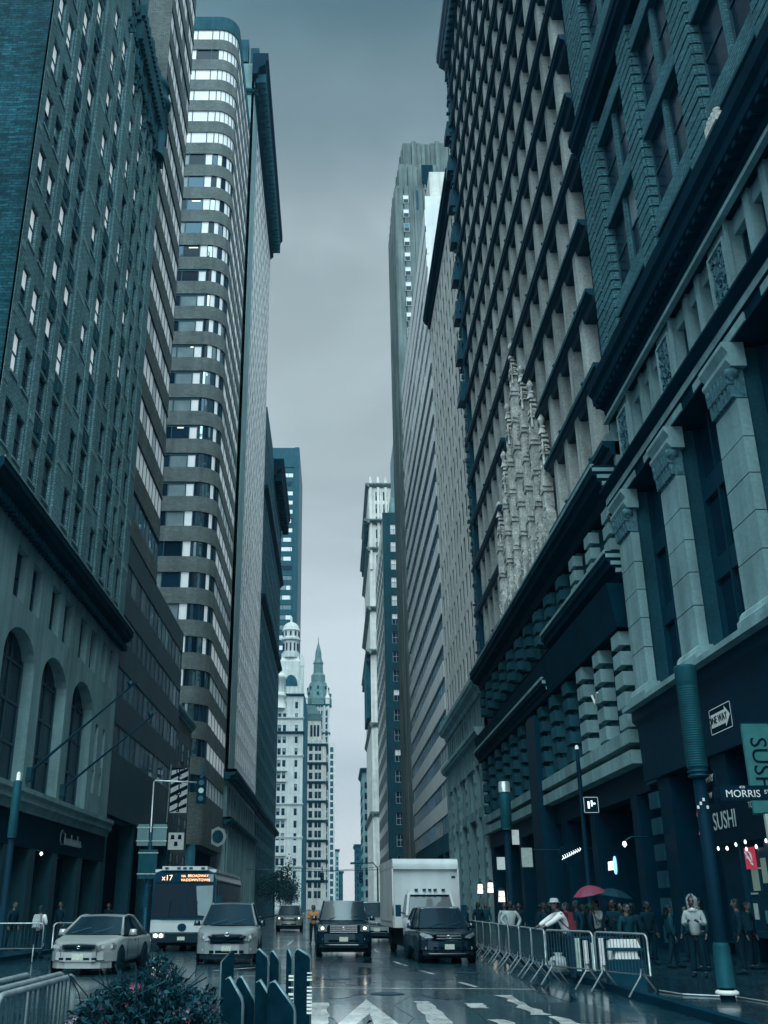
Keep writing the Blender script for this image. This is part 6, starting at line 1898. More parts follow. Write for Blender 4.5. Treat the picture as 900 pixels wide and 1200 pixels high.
part(MB().use('sign_black').box(0, .05, -1.1, .6, -.1, .75), 'panel', P); 
q = MB().use('neon_white')
for k in range(4): q.tube([(-.03, .42 - .26 * k, .14), (-.03, .34 - .26 * k, .5), (-.03, .24 - .26 * k, .3), (-.03, .36 - .26 * k, .2)], .03, 4)
part(q, 'script_mark', P)
part(MB().use('neon_blue').tube([(-.03, -.75 + .16 * cos(t), .32 + .36 * sin(t)) for t in [2 * pi * k / 14 for k in range(15)]], .045, 4), 'blue_ring', P)
def traffic_light(name, label, x, y, z, lit):
    P = thing(name, label, 'traffic light', (x, y, z))
    part(MB().use('sign_black').box(-.2, .2, -.14, .14, -.55, .55), 'housing', P)
    for k in range(3):
        part(MB().use(lit if k == 1 else 'frame_dark').prism([(.12 * cos(t), .34 - .34 * k + .12 * sin(t)) for t in [2 * pi * i / 12 for i in range(12)]], -.17, -.14), 'lens', P)
    part(MB().use('metal_dark').box(-.05, .05, -.05, .05, .55, 1.2), 'hanger', P)
def walk_signal(label, x, y, z, px):
    P = thing('pedestrian_signal', label, 'pedestrian signal', (x, y, z))
    part(MB().use('sign_black').box(-.28, .28, -.16, .16, -.3, .3), 'housing', P)
    e = MB().use('sign_white')
    for (a, b_, c, d) in ((-.26, .26, .25, .27), (-.26, .26, -.27, -.25), (-.26, -.24, -.27, .27), (.24, .26, -.27, .27)): e.box(a, b_, -.17, -.16, c, d)
    part(e, 'edge', P)
    q = MB().use('neon_white'); q.box(-.12, -.06, -.18, -.16, -.12, .12).box(.0, .05, -.18, -.16, -.05, .15).box(.07, .15, -.18, -.16, .02, .07); part(q, 'walk_mark', P)
# slim pole with walk signal near the porch
P = thing('signal_pole', 'slim dark pole with a walk signal box in front of the stone bands', 'pole', (8.85, 37.0, .13))
part(MB().use('sign_black').lathe([(.09, 0), (.08, 6.2), (.05, 6.9)], (0, 0), 12), 'shaft', P); part(MB().use('sign_white').lathe([(.07, 6.9), (.07, 7.0), (.02, 7.05)], (0, 0), 10), 'cap', P)
walk_signal('boxed walk signal with white edge on the slim pole', 9.12, 36.9, 5.05, 0)
# second ribbed pole, farther along
P = thing('sign_pole', 'pale topped ribbed pole farther up the east pavement', 'pole', (7.35, 44.5, .13))
part(MB().use('sign_black').lathe([(.13, 0), (.12, 4.6)], (0, 0), 14), 'shaft', P); part(MB().use('pole_teal').lathe([(.2, 4.6), (.24, 4.7), (.24, 6.1), (.2, 6.15)], (0, 0), 16), 'ribbed_sleeve', P); part(MB().use('steel_galv').lathe([(.25, 6.15), (.25, 6.55), (.2, 6.6)], (0, 0), 16), 'cap', P)
part(MB().use('sign_white').box(-.5, -.16, -.02, .02, 3.0, 3.5).box(.2, .5, -.02, .02, 4.0, 4.6), 'notice', P)
P = thing('hanging_notice', 'small pale notice board on a bracket by the dark porch', 'sign', (10.6, 58, 4.2)); part(MB().use('sign_pale').box(-.3, .3, -.03, .03, -.5, .5), 'panel', P); part(MB().use('metal_dark').tube([(.3, 0, .4), (2.3, 0, .4)], .03, 4), 'bracket', P)
# wall lanterns of the pale block
for k, (y, l) in enumerate(((85.0, 'lit wall lantern on the right, by the stone portal of the pale block'), (91.0, 'lit wall lantern on the left, by the stone portal of the pale block'), (79.5, 'low lit shop lamp under the dark block beyond the east barriers'))):
    P = thing('wall_lantern', l, 'lantern', (XR - .55, y, 2.7 if k < 2 else 2.0)); P.scale = (.8, .8, .8)
    part(MB().use('lamp_lit').taper(-.28, .28, -.28, .28, 0, .95, .05, .05), 'glass', P)
    q = MB().use('metal_black')
    for a in (-.28, .25):
        for b_ in (-.3, .27): q.box(a, a + .03, b_, b_ + .03, -.04, 1.0)
    q.box(-.3, .3, -.31, .31, -.08, 0).taper(-.34, .34, -.34, .34, .96, 1.25, .3, .3).box(.28, .6, -.04, .04, .4, .5); q.box(-.285, .285, -.285, .285, .46, .5)
    part(q, 'cage', P)
for (y, z, x, l) in ((62.1, 10.9, XR - .75, 'V shaped white wall bracket high on the dark porch'), (46.2, 10.4, XR - .9, 'pale security camera between the banded columns')):
    P = thing('wall_bracket', l, 'bracket', (x, y, z)); part(MB().use('sign_white').tube([(0, .5, .5), (0, 0, 0), (0, -.5, .45)], .05, 5), 'arm', P); part(MB().use('metal_dark').box(0, .5, -.03, .03, -.04, .04), 'mount', P)
P = thing('wall_lamp', 'small bright lamp under the ledge of the near dark shop', 'lamp', (11.9, 43.0, 4.05)); part(MB().use('neon_white').lathe([(.02, -.1), (.1, 0), (.06, .12)], (0, 0), 8), 'bulb', P); part(MB().use('metal_dark').tube([(0, 0, .12), (.3, 0, .3), (1.0, 0, .3)], .03, 4), 'bracket', P)

# west side: flagpoles, mast arm, boards, restaurant banner
for (x0, y0, z0, x1, y1, z1, l) in ((XL, 49.9, 7.7, -10.55, 51.2, 12.25, 'slanting flagpole without flag, nearer one on the stone base'), (XL, 56.3, 7.6, -10.5, 57.2, 11.75, 'slanting flagpole without flag, farther one on the stone base')):
    P = thing('flagpole', l, 'flagpole', (x0, y0, z0), 0, 'flagpoles on the stone base')
    d = (x1 - x0, y1 - y0, z1 - z0)
    part(MB().use('metal_black').tube([(0, 0, 0), d], [.075, .045], 8), 'pole', P); part(MB().use('stone_dark').box(0, .25, -.2, .2, -.35, .3), 'wall_plate', P)
    q = MB().use('metal_dark'); q.lathe([(.02, d[2] - .05), (.14, d[2] + .05), (.16, d[2] + .16), (.1, d[2] + .27), (.02, d[2] + .34)], (d[0], d[1]), 10)
    for t in range(3): q.tube([(d[0], d[1], d[2] + .1), (d[0] + .35 * cos(t * 2.1), d[1] + .35 * sin(t * 2.1), d[2] + .25)], .03, 4)
    part(q, 'finial', P)
P = thing('mast_arm_pole', 'grey mast arm pole holding traffic lights over the bus', 'pole', (-8.1, 46.0, .13))
part(MB().use('metal_dark').lathe([(.12, 0), (.1, 4.6)], (0, 0), 12), 'shaft', P); part(MB().use('steel_galv').tube([(0, 0, 4.6), (0, 0, 6.75), (.06, 0, 6.82), (2.2, 0, 6.72)], .035, 6), 'arm', P); part(MB().use('steel_galv').lathe([(.06, 4.45), (.08, 4.55), (.03, 4.65)], (0, 0), 8), 'collar', P)
traffic_light('traffic_light', 'dark traffic light at the end of the mast arm over the bus', -5.95, 46, 6.5, 'frame_pale')
for (x0, x1, z0, z1, y, l) in ((-8.62, -8.12, 4.15, 5.05, 45.7, 'left grey back of a sign board on the mast arm pole'), (-7.95, -7.35, 4.15, 5.05, 45.72, 'right grey back of a sign board on the mast arm pole'), (-8.5, -7.7, 2.8, 4.0, 45.74, 'tall narrow sign board under the two grey boards')):
    P = thing('sign_board', l, 'sign', ((x0 + x1) / 2, y, z0)); w_ = (x1 - x0) / 2
    part(MB().use('copper' if z0 > 4 else 'pole_teal').box(-w_, w_, -.02, .02, 0, z1 - z0), 'panel', P)
    part(MB().use('steel_galv').box(-w_ - .04, w_ + .04, -.035, -.02, .18, .22).box(-w_ - .04, w_ + .04, -.035, -.02, z1 - z0 - .16, z1 - z0 - .12), 'rail', P)
P = thing('restaurant_banner', 'vertical banner with black and white slanted stripes reading TGI Fridays', 'banner', (-13.9, 92.0, 9.4))
part(MB().use('panel_white').box(-.75, .75, -.12, .12, 0, 3.9), 'panel', P)
q = MB().use('sign_black')
for k in range(6):
    z = -.25 + .78 * k
    poly = [(-.75, max(0, z)), (.75, max(0, min(3.9, z + .75))), (.75, max(0, min(3.9, z + 1.1))), (-.75, min(3.9, max(.0, z + .35)))]
    kk = q.pts([(x, -.126, zz) for x, zz in poly]); q.face((kk, kk + 1, kk + 2, kk + 3))
part(q, 'stripe', P)['kind'] = 'stuff'
for k, chh in enumerate(['TGI'] + list('FRIDAYS')): text(chh, 'letter', P, .62 if k else .55, Matrix.Translation((0, -.137, 3.62 - .48 * k)) @ FRONT, 'sign_black', ext=.006, bold=.045)
part(MB().use('steel_galv').tube([(-.95, 0, -.8), (-.85, 0, 4.2)], .06, 5), 'support', P)
P = thing('square_sign', 'small white square sign with dark figures above the bus roof', 'sign', (-11.2, 74, 5.4)); part(MB().use('sign_white').box(-.55, .55, -.04, .04, 0, 1.15), 'panel', P)
q = MB().use('sign_black')
for (x, z) in ((-.25, .7), (.25, .7), (0, .25)): q.prism([(x - .14, z), (x + .14, z), (x + .1, z + .3), (x - .1, z + .3)], -.055, -.04)
part(q, 'figure', P)['kind'] = 'stuff'
P = thing('hanging_clock', 'ornate pale clock sign hanging from the rounded corner tower', 'sign', (-14.6, 131, 9.8)); part(MB().use('sign_pale').prism([(1.1 * cos(t), 1.2 * sin(t)) for t in [2 * pi * k / 8 for k in range(8)]], -.2, .2), 'face', P); part(MB().use('stone_dark').prism([(.7 * cos(t), .8 * sin(t)) for t in [2 * pi * k / 12 for k in range(12)]], -.24, -.2), 'dial', P); part(MB().use('metal_dark').box(-.9, -.2, -.1, .1, .9, 1.1), 'bracket', P)
P = thing('street_light', 'curved street light arm reaching over the far end of the street', 'street light', (6.1, 150, .13)); part(MB().use('metal_dark').tube([(0, 0, 0), (0, 0, 6.6), (-.6, 0, 7.3), (-3.1, 0, 7.25)], [.14, .1, .08, .06], 8), 'pole', P); part(MB().use('metal_dark').taper(-3.9, -3.0, -.25, .25, 7.12, 7.4, .1, .08), 'lamp_head', P)
P = thing('street_light', 'dark street light with ribbed sleeve by the west shop front', 'street light', (-11.3, 36.6, .13)); part(MB().use('sign_black').lathe([(.12, 0), (.11, 3.8)], (0, 0), 12), 'pole', P); part(MB().use('pole_teal').lathe([(.15, 3.8)] + [(.15 + .02 * (k % 2), 3.85 + .06 * k) for k in range(8)] + [(.15, 4.4), (.15, 5.7), (.1, 5.75)], (0, 0), 14), 'sleeve', P); part(MB().use('sign_white').lathe([(.07, 5.75), (.07, 6.0), (.02, 6.05)], (0, 0), 10), 'cap', P)
P = thing('wall_lamp', 'tiny bright lamp on the west shop front over the pavement', 'lamp', (XL + .5, 52, 4.1)); part(MB().use('neon_white').lathe([(.02, -.08), (.09, 0), (.05, .1)], (0, 0), 8), 'bulb', P); part(MB().use('metal_dark').tube([(0, 0, .1), (-.5, 0, .25)], .03, 4), 'bracket', P)
# span wires and far signals
b = MB().use('metal_black'); b.tube([(-10, 120, 5.6), (-2, 120, 5.35), (6.2, 120, 5.6)], .03, 4); b.tube([(-11, 185, 8.2), (0, 185, 7.5), (9, 185, 8.2)], .04, 4)
simple('span_wire', 'thin dark wires slung across the far street', 'wire', b)
for k, (x, y, z, l) in enumerate(((-1.4, 120, 4.7, 'dark far traffic light hanging left over the street'), (3.0, 120, 4.7, 'dark far traffic light hanging right over the street'))): traffic_light('traffic_light', l, x, y, z, 'frame_dark')
# ------------------------------------------------------------------ people
mat('skin', (0.13, 0.1, 0.09), .55, .3); mat('skin_dark', (0.05, 0.038, 0.035), .55, .3)
mat('cloth_white', (.62, .66, .68), .85, .2, noise=.12, nscale=9); mat('cloth_pale', (.30, .36, .38), .85, .2, noise=.2, nscale=8)
mat('cloth_navy', (0.004, 0.02, 0.034), .85, .2, noise=.3, nscale=8); mat('cloth_teal', (0.006, 0.042, 0.058), .85, .2, noise=.25, nscale=8); mat('cloth_black', (.004, .018, .03), .85, .2)
mat('cloth_denim', (0.008, 0.036, 0.06), .85, .2, noise=.25, nscale=12); mat('cloth_orange', (.42, .19, .08), .8, .2)
mat('hair_dark', (.008, .016, .02), .6, .3); mat('umbrella_pink', (0.19, 0.04, 0.075), .6, .3, noise=.1, nscale=5); mat('umbrella_dark', (.006, .03, .045), .6, .3); mat('cloth_red', (.13, .025, .04), .8, .2)

def skinned(name, verts, edges, radii, m, parent, sub=1, root=0):
    me = bpy.data.meshes.new(name)
    me.from_pydata([tuple(v) for v in verts], edges, [])
    o = bpy.data.objects.new(name, me); COL.objects.link(o)
    sk = o.modifiers.new('skin', 'SKIN'); sk.use_smooth_shade = True; sk.branch_smoothing = .4
    for i, d in enumerate(me.skin_vertices[0].data):
        r = radii[i]; d.radius = (r if isinstance(r, tuple) else (r, r)); d.use_root = i == root
    if sub:
        s2 = o.modifiers.new('sub', 'SUBSURF'); s2.levels = sub; s2.render_levels = sub
    dg = bpy.context.evaluated_depsgraph_get()
    nm = bpy.data.meshes.new_from_object(o.evaluated_get(dg))
    bpy.data.objects.remove(o)
    nm.materials.clear(); nm.materials.append(M[m])
    return link(name, nm, parent, world=False)

def V(*a): return Vector(a)
def person(label, loc, rz, top='cloth_navy', legs='cloth_denim', skin='skin', hair='hair_dark', pose='stand', hat=None, bag=None, hood=None, h=1.72, group=None, long_hair=False, scarf=None):
    """local axes: the person faces -Y"""
    P = thing('person', label, 'person', loc, rz, group)
    s = h / 1.75
    pel = V(0, 0, .95); 
    lean = V(0, 0, 0)
    if pose == 'lean': lean = V(0, -.22, -.06)
    J = dict(pel=pel, waist=V(0, 0, 1.08) + lean * .25, chest=V(0, .01, 1.28) + lean * .7, neck=V(0, .0, 1.47) + lean * 1.0)
    hd = J['neck'] + V(0, -.02, .17) + lean * .25
    for sg, k in ((-1, 'l'), (1, 'r')):
        J['sh' + k] = J['neck'] + V(sg * .185, .01, -.06)
        J['hip' + k] = V(sg * .10, 0, .88)
        st = .0 if pose != 'walk' else sg * .16
        J['kn' + k] = V(sg * .115, -.02 - st * .6, .50); J['an' + k] = V(sg * .12, .02 - st * 1.1, .09); J['toe' + k] = V(sg * .14, -.17 - st * 1.1, .04)
        if pose == 'lean':
            J['el' + k] = J['sh' + k] + V(sg * .06, -.24, -.16); J['wr' + k] = J['sh' + k] + V(sg * .0, -.44, -.26)
        elif pose == 'hold':
            J['el' + k] = J['sh' + k] + V(sg * .06, -.02, -.28); J['wr' + k] = J['sh' + k] + V(-sg * .07, -.26, -.20)
        elif pose == 'umbrella' and sg > 0:
            J['el' + k] = J['sh' + k] + V(.05, -.10, -.25); J['wr' + k] = J['sh' + k] + V(-.02, -.26, -.05)
        elif pose == 'akimbo':
            J['el' + k] = J['sh' + k] + V(sg * .16, .02, -.25); J['wr' + k] = J['sh' + k] + V(sg * .01, -.08, -.46)
        else:
            J['el' + k] = J['sh' + k] + V(sg * .06, .03, -.29); J['wr' + k] = J['sh' + k] + V(sg * .07, -.05, -.54)
    for k in J: J[k] = J[k] * s
    hd = hd * s
    # one continuous body with five-fingered hands
    names = ['pel', 'waist', 'chest', 'neck', 'shl', 'ell', 'wrl', 'shr', 'elr', 'wrr', 'hipl', 'knl', 'anl', 'toel', 'hipr', 'knr', 'anr', 'toer']
    vs = [J[n] for n in names]; R0 = dict(pel=.085, waist=.085, chest=.11, neck=.055, sh=.06, el=.042, wr=.030, hip=.09, kn=.058, an=.042, toe=.034)
    rad = [(R0[n] if n in R0 else R0[n[:-1]]) * s for n in names]
    ed = [(0, 1), (1, 2), (2, 3), (2, 4), (4, 5), (5, 6), (2, 7), (7, 8), (8, 9), (0, 10), (10, 11), (11, 12), (12, 13), (0, 14), (14, 15), (15, 16), (16, 17)]
    vs.append(hd * 1.0 - V(0, 0, .06)); rad.append(.075 * s); ed.append((3, len(vs) - 1))
    for (wi, ei) in ((6, 5), (9, 8)):
        d = (vs[wi] - vs[ei]).normalized(); sd = d.cross(V(0, 1, .3)).normalized()
        vs.append(vs[wi] + d * .055); rad.append(.032); pi_ = len(vs) - 1; ed.append((wi, pi_))
        for q, ln in ((-1.5, .055), (-.5, .07), (.5, .075), (1.5, .062)):
            vs.append(vs[pi_] + d * .04 + sd * .016 * q); rad.append(.009); a = len(vs) - 1; ed.append((pi_, a))
            vs.append(vs[a] + d * ln * .6 + V(0, -.018, 0)); rad.append(.007); ed.append((a, len(vs) - 1))
        vs.append(vs[wi] + d * .05 + sd * .04 + V(0, -.02, 0)); rad.append(.010); ed.append((pi_, len(vs) - 1))
    skinned('body', vs, ed, rad, skin, P, 1)
    # clothes
    jn = ['pel', 'waist', 'chest', 'neck', 'shl', 'ell', 'wrl', 'shr', 'elr', 'wrr']
    jv = [J[n] for n in jn]; jv[0] = jv[0] - V(0, 0, .12); jv[3] = jv[3] - V(0, 0, .03) * s
    jr = [(.155, .125), (.145, .12), (.17, .13), .085, .088, .066, .052, .088, .066, .052]
    jr = [tuple(x * s for x in r) if isinstance(r, tuple) else r * s for r in jr]
    skinned('jacket', jv, [(0, 1), (1, 2), (2, 3), (2, 4), (4, 5), (5, 6), (2, 7), (7, 8), (8, 9)], jr, top, P, 1)
    ln = ['pel', 'hipl', 'knl', 'anl', 'hipr', 'knr', 'anr']
    skinned('trousers', [J[n] + (V(0, 0, .06) if n == 'pel' else V(0, 0, 0)) for n in ln], [(0, 1), (1, 2), (2, 3), (0, 4), (4, 5), (5, 6)], [(.14 * s, .115 * s), .105 * s, .075 * s, .062 * s, .105 * s, .075 * s, .062 * s], legs, P, 1)
    for k in 'lr':
        b = MB().use('cloth_black'); a, t = J['an' + k], J['toe' + k]
        b.smooth = True; b.tube([(a.x, a.y + .07, .05), (a.x, a.y, .065), ((a.x + t.x) / 2, (a.y + t.y) / 2, .055), (t.x, t.y, .04), (t.x, t.y - .05, .03)], [.035, .052, .05, .045, .025], 8); part(b, 'shoe', P)
    # head with face
    f = MB().use(skin); f.smooth = True
    r = .098 * s
    prof = [(.03, -1.18), (.48, -1.12), (.66, -.85), (.82, -.45), (.92, 0), (.93, .4), (.8, .8), (.5, 1.1), (.05, 1.22)]
    n = 14; rings = []
    for q, z in prof:
        rings.append(f.pts([(hd.x + q * r * .9 * cos(2 * pi * j / n), hd.y + q * r * 1.1 * sin(2 * pi * j / n), hd.z + z * r) for j in range(n)]))
    for i in range(len(prof) - 1):
        for j in range(n): f.face((rings[i] + j, rings[i] + (j + 1) % n, rings[i + 1] + (j + 1) % n, rings[i + 1] + j))
    f.taper(hd.x - .016, hd.x + .016, hd.y - 1.3 * r, hd.y - .8 * r, hd.z - .38 * r, hd.z + .12 * r, .008, .02)
    for sg in (-1, 1): f.lathe([(.005, hd.z - .3 * r), (.02, hd.z - .1 * r), (.022, hd.z + .15 * r), (.005, hd.z + .3 * r)], (hd.x + sg * r * .88, hd.y), 6)
    ho = part(f, 'head', P)
    e = MB().use('hair_dark')
    for sg in (-1, 1):
        e.box(hd.x + sg * .036 - .014, hd.x + sg * .036 + .014, hd.y - 1.02 * r, hd.y - .9 * r, hd.z + .10 * r, hd.z + .20 * r); e.box(hd.x + sg * .036 - .02, hd.x + sg * .036 + .02, hd.y - 1.02 * r, hd.y - .9 * r, hd.z + .33 * r, hd.z + .39 * r)
    e.box(hd.x - .024, hd.x + .024, hd.y - .96 * r, hd.y - .8 * r, hd.z - .62 * r, hd.z - .55 * r); part(e, 'face_features', ho)
    g = MB().use(hair); g.smooth = True
    pr = [(1.02, .0), (1.06, .4), (.94, .85), (.6, 1.18), (.05, 1.32)]
    rings = [g.pts([(hd.x + q * r * .92 * cos(2 * pi * j / n), hd.y + r * .16 + q * r * 1.02 * sin(2 * pi * j / n), hd.z + (z - (.9 if (z < .3 and (2 * pi * j / n) < pi) else 0) + (.55 if (z < .3 and 3.6 < 2 * pi * j / n < 5.8) else 0)) * r) for j in range(n)]) for q, z in pr]
    for i in range(len(pr) - 1):
        for j in range(n): g.face((rings[i] + j, rings[i] + (j + 1) % n, rings[i + 1] + (j + 1) % n, rings[i + 1] + j))
    if long_hair: g.tube([(hd.x, hd.y + .07, hd.z + .03), (hd.x, hd.y + .10, hd.z - .12), (hd.x, hd.y + .11, hd.z - .26)], [.085, .09, .05], 8)
    part(g, 'hair', P)
    if hat:
        q = MB().use(hat); q.smooth = True; q.lathe([(r * 1.5, hd.z + r * .5), (r * 1.55, hd.z + r * .56), (r * 1.05, hd.z + r * .62), (r * 1.02, hd.z + r * 1.2), (r * .8, hd.z + r * 1.45), (.01, hd.z + r * 1.5)], (hd.x, hd.y), 16); part(q, 'hat', P)
    if hood:
        q = MB().use(hood); q.smooth = True
        hp = [(.03, 1.62), (.4, 1.56), (.8, 1.42), (1.15, 1.05), (1.32, .5), (1.3, -.1), (1.2, -.7), (1.25, -1.2)]
        rg = [q.pts([(hd.x + a * r * 1.05 * cos(t), hd.y + .02 + a * r * 1.2 * sin(t), hd.z + z * r) for t in [-.95 + (pi + 1.9) * j / 16 for j in range(17)]]) for a, z in hp]
        for i in range(len(hp) - 1):
            for j in range(16): q.face((rg[i] + j, rg[i] + j + 1, rg[i + 1] + j + 1, rg[i + 1] + j))
        rr = random.Random(3)
        for j in range(120):
            t = random.choice((-.95, pi + .95)) + rr.uniform(-.12, .12); a, z = rr.choice(hp[1:])
            p = (hd.x + a * r * 1.07 * cos(t), hd.y + .0 + a * r * 1.22 * sin(t), hd.z + z * r + rr.uniform(-.03, .03)); q.tube([p, (p[0] + rr.uniform(-.015, .015), p[1] - rr.uniform(.005, .02), p[2] + rr.uniform(-.015, .015))], [.014, .005], 4, False)
        part(q, 'hood', P)
    if bag:
        c = J['chest']; q = MB().use(bag); q.taper(c.x - .15, c.x + .15, c.y + .11, c.y + .28, c.z - .27, c.z + .16, .03, .03); q.box(c.x - .11, c.x + .11, c.y + .28, c.y + .33, c.z - .24, c.z - .04)
        for sg in (-1, 1): q.tube([(c.x + sg * .11, c.y + .14, c.z + .14), (c.x + sg * .12, c.y - .02, c.z + .17), (c.x + sg * .12, c.y - .14, c.z + .02), (c.x + sg * .14, c.y + .1, c.z - .2)], .018, 5)
        part(q, 'backpack', P)
    if scarf:
        q = MB().use(scarf); nk = J['neck']; q.tube([(nk.x + .085 * cos(t), nk.y + .08 * sin(t), nk.z - .01 + .015 * sin(3 * t)) for t in [2 * pi * j / 12 for j in range(13)]], .045, 7); part(q, 'scarf', P)
    return P, J
def umbrella(label, loc, m, tilt, r=.58):
    U = thing('umbrella', label, 'umbrella', loc); U.rotation_euler = tilt
    n = 8
    c = MB().use(m); top = .95
    for k in range(n):
        a0, a1 = 2 * pi * k / n, 2 * pi * (k + 1) / n
        prev = None
        for i in range(5):
            q = i / 4; z = top - .24 * q ** 2
            cur = ((r * q * cos(a0), r * q * sin(a0), z), (r * q * cos(a1) , r * q * sin(a1), z))
            if prev: c.quad(prev[0], prev[1], cur[1], cur[0])
            prev = cur
    part(c, 'canopy', U)
    for k in range(n):
        a = 2 * pi * k / n; b = MB().use('metal_black').tube([(r * q * cos(a), r * q * sin(a), top - .24 * q * q - .012) for q in (0, .25, .5, .75, 1.02)], .005, 4); part(b, 'rib', U)
    part(MB().use('metal_black').tube([(0, 0, -.1), (0, 0, top + .06)], .009, 6), 'shaft', U)
    part(MB().use('wood_dark').tube([(0, 0, -.1), (0, 0, -.22), (.03, 0, -.26), (.06, 0, -.22)], .014, 6), 'handle', U)
Zp = .13
person('person in a pale fur trimmed hood and dark coat standing behind the tall pole', (8.75, 26.2, Zp), R(-25), 'cloth_pale', 'cloth_navy', hood='cloth_pale', pose='hold', h=1.78, scarf='cloth_white')
person('person with bare head holding a pink umbrella in the crowd', (8.35, 34.2, Zp), R(-60), 'cloth_pale', 'cloth_navy', pose='umbrella', h=1.74)
umbrella('pink umbrella tilted over a person in the crowd', (8.22, 33.9, 1.38), 'umbrella_pink', (R(6), R(-12), 0), .52)
person('person in a light hat and pale shirt leaning on the crowd barrier', (5.75, 26.6, Zp), R(-80), 'cloth_white', 'cloth_denim', pose='lean', hat='cloth_pale', bag='cloth_red', h=1.80)
person('person in an open pale jacket with hands on hips behind the barriers', (5.95, 36.3, Zp), R(5), 'cloth_pale', 'cloth_navy', pose='akimbo', h=1.72, skin='skin_dark')
person('person in a white shirt with a pale backpack seen from behind on the west side', (-10.45, 38.2, 0), R(170), 'cloth_white', 'cloth_navy', bag='cloth_pale', h=1.72, pose='hold')
person('person in an orange vest standing in the road left of the big black SUV', (-1.02, 52, 0), R(0), 'cloth_orange', 'cloth_black', pose='hold', h=1.75)
crowd = [((9.7, 28.6), -70, 'cloth_navy', 'cloth_black', 'stand', 'tall figure in a navy coat just left of the hooded person', 1.78),
         ((7.5, 27.6), 20, 'cloth_teal', 'cloth_black', 'stand', 'figure in a teal jacket in front of the hooded person', 1.62),
         ((8.0, 30.8), -40, 'cloth_navy', 'cloth_navy', 'hold', 'dark figure holding a phone right of the pink umbrella', 1.74),
         ((9.2, 31.6), 10, 'cloth_black', 'cloth_navy', 'stand', 'figure in black near the shop door under the bulbs', 1.7),
         ((7.0, 31.0), -80, 'cloth_navy', 'cloth_black', 'walk', 'dark figure walking close behind the second barrier', 1.72),
         ((9.4, 36.5), 0, 'cloth_navy', 'cloth_black', 'stand', 'dark figure under the open black umbrella', 1.76),
         ((7.2, 37.0), 30, 'cloth_black', 'cloth_black', 'hold', 'figure in black left of the pink umbrella', 1.68),
         ((6.4, 29.6), -100, 'cloth_teal', 'cloth_navy', 'stand', 'figure in a teal top right of the leaning person', 1.66),
         ((8.4, 41.0), 20, 'cloth_navy', 'cloth_black', 'walk', 'dark figure walking by the slim signal pole', 1.72),
         ((6.9, 43.5), -10, 'cloth_pale', 'cloth_navy', 'stand', 'figure in a pale top beyond the person with hands on hips', 1.7),
         ((6.5, 48.5), 15, 'cloth_navy', 'cloth_black', 'walk', 'small dark figure walking beside the truck box', 1.74),
         ((8.6, 50.0), -20, 'cloth_black', 'cloth_navy', 'stand', 'small dark figure under the round shop sign', 1.7),
         ((10.2, 27.2), -110, 'cloth_navy', 'cloth_black', 'stand', 'dark figure by the pale letter sign at the right edge', 1.74),
         ((7.9, 56.0), 0, 'cloth_teal', 'cloth_navy', 'walk', 'small teal figure far up the east pavement', 1.7),
         ((6.8, 62.0), 10, 'cloth_black', 'cloth_black', 'walk', 'tiny dark figure near the lit wall lanterns', 1.75)]
for (x, y), a, t, l, p, lab, h in crowd:
    person(lab, (x, y, Zp), R(a), t, l, pose=p, h=h, group='people on the east pavement', skin=random.choice(['skin', 'skin_dark']), bag='cloth_black' if int(x * 10) % 3 == 0 else None, long_hair=int(y) % 2 == 0)
umbrella('open black umbrella over a dark figure in the crowd', (9.35, 36.2, 1.32), 'umbrella_dark', (R(4), R(8), 0), .66)
for (x, y), a, lab, h in (((-12.4, 41.5), 60, 'dark figure by the west shop front behind the barriers', 1.72), ((-12.0, 47), -20, 'dark figure on the west pavement behind the silver sedan', 1.74), ((-11.8, 56), 0, 'small dark figure on the west pavement left of the bus', 1.7)):
    person(lab, (x, y, Zp), R(a), 'cloth_navy', 'cloth_black', h=h, group='people on the west pavement', pose='walk')
# the rest of the dark crowd: turned copies of the figures above, each in its own spot
src = [o for o in list(COL.objects) if o.name.startswith('person') and o.get('group') == 'people on the east pavement']
more = [(11.3, 29.4, 40, 'dark figure close to the lit sushi window'), (10.8, 33.0, -60, 'dark figure under the shop bulbs, back to the wall'), (7.9, 33.2, 80, 'dark figure facing the pink umbrella from the near side'), (9.0, 33.6, -20, 'dark figure directly right of the pink umbrella'),
        (10.1, 34.6, 120, 'dark figure turned away below the quoin blocks'), (6.6, 33.0, 160, 'dark figure turned away by the fifth barrier'), (7.4, 35.4, -120, 'dark figure left of the umbrella pair'), (8.7, 37.6, 60, 'dark figure just behind the pink umbrella'), (10.4, 38.5, 10, 'dark figure in the shop doorway under the neon sign'),
        (6.5, 38.8, -40, 'dark figure behind the barrier by the crossover'), (7.6, 39.6, 100, 'dark figure near the slim signal pole'), (9.6, 40.6, -90, 'dark figure looking into the dark shop'), (6.8, 41.2, 20, 'dark figure right of the crossover roof'), (7.8, 46.5, -150, 'dark figure walking away past the ribbed pole'),
        (9.8, 45.0, 30, 'dark figure below the blue ringed neon'), (11.2, 42.0, -30, 'dark figure leaning by the stone quoins'), (6.6, 53.5, 70, 'small dark figure by the box truck wheels'), (8.0, 28.9, 140, 'dark figure turned away between the hooded person and the stand'), (10.9, 25.6, -70, 'dark figure at the right frame edge'), (9.3, 29.9, 90, 'dark figure in profile behind the hooded person')]
for k, (x, y, a, lab) in enumerate(more):
    c = copy_tree(src[(k * 7) % len(src)])
    c.location = (x, y, Zp); c.rotation_euler = (0, 0, R(a)); sc_ = 1 + .03 * ((k * 5) % 5 - 2); c.scale = (sc_, sc_, sc_)
    c['label'] = lab
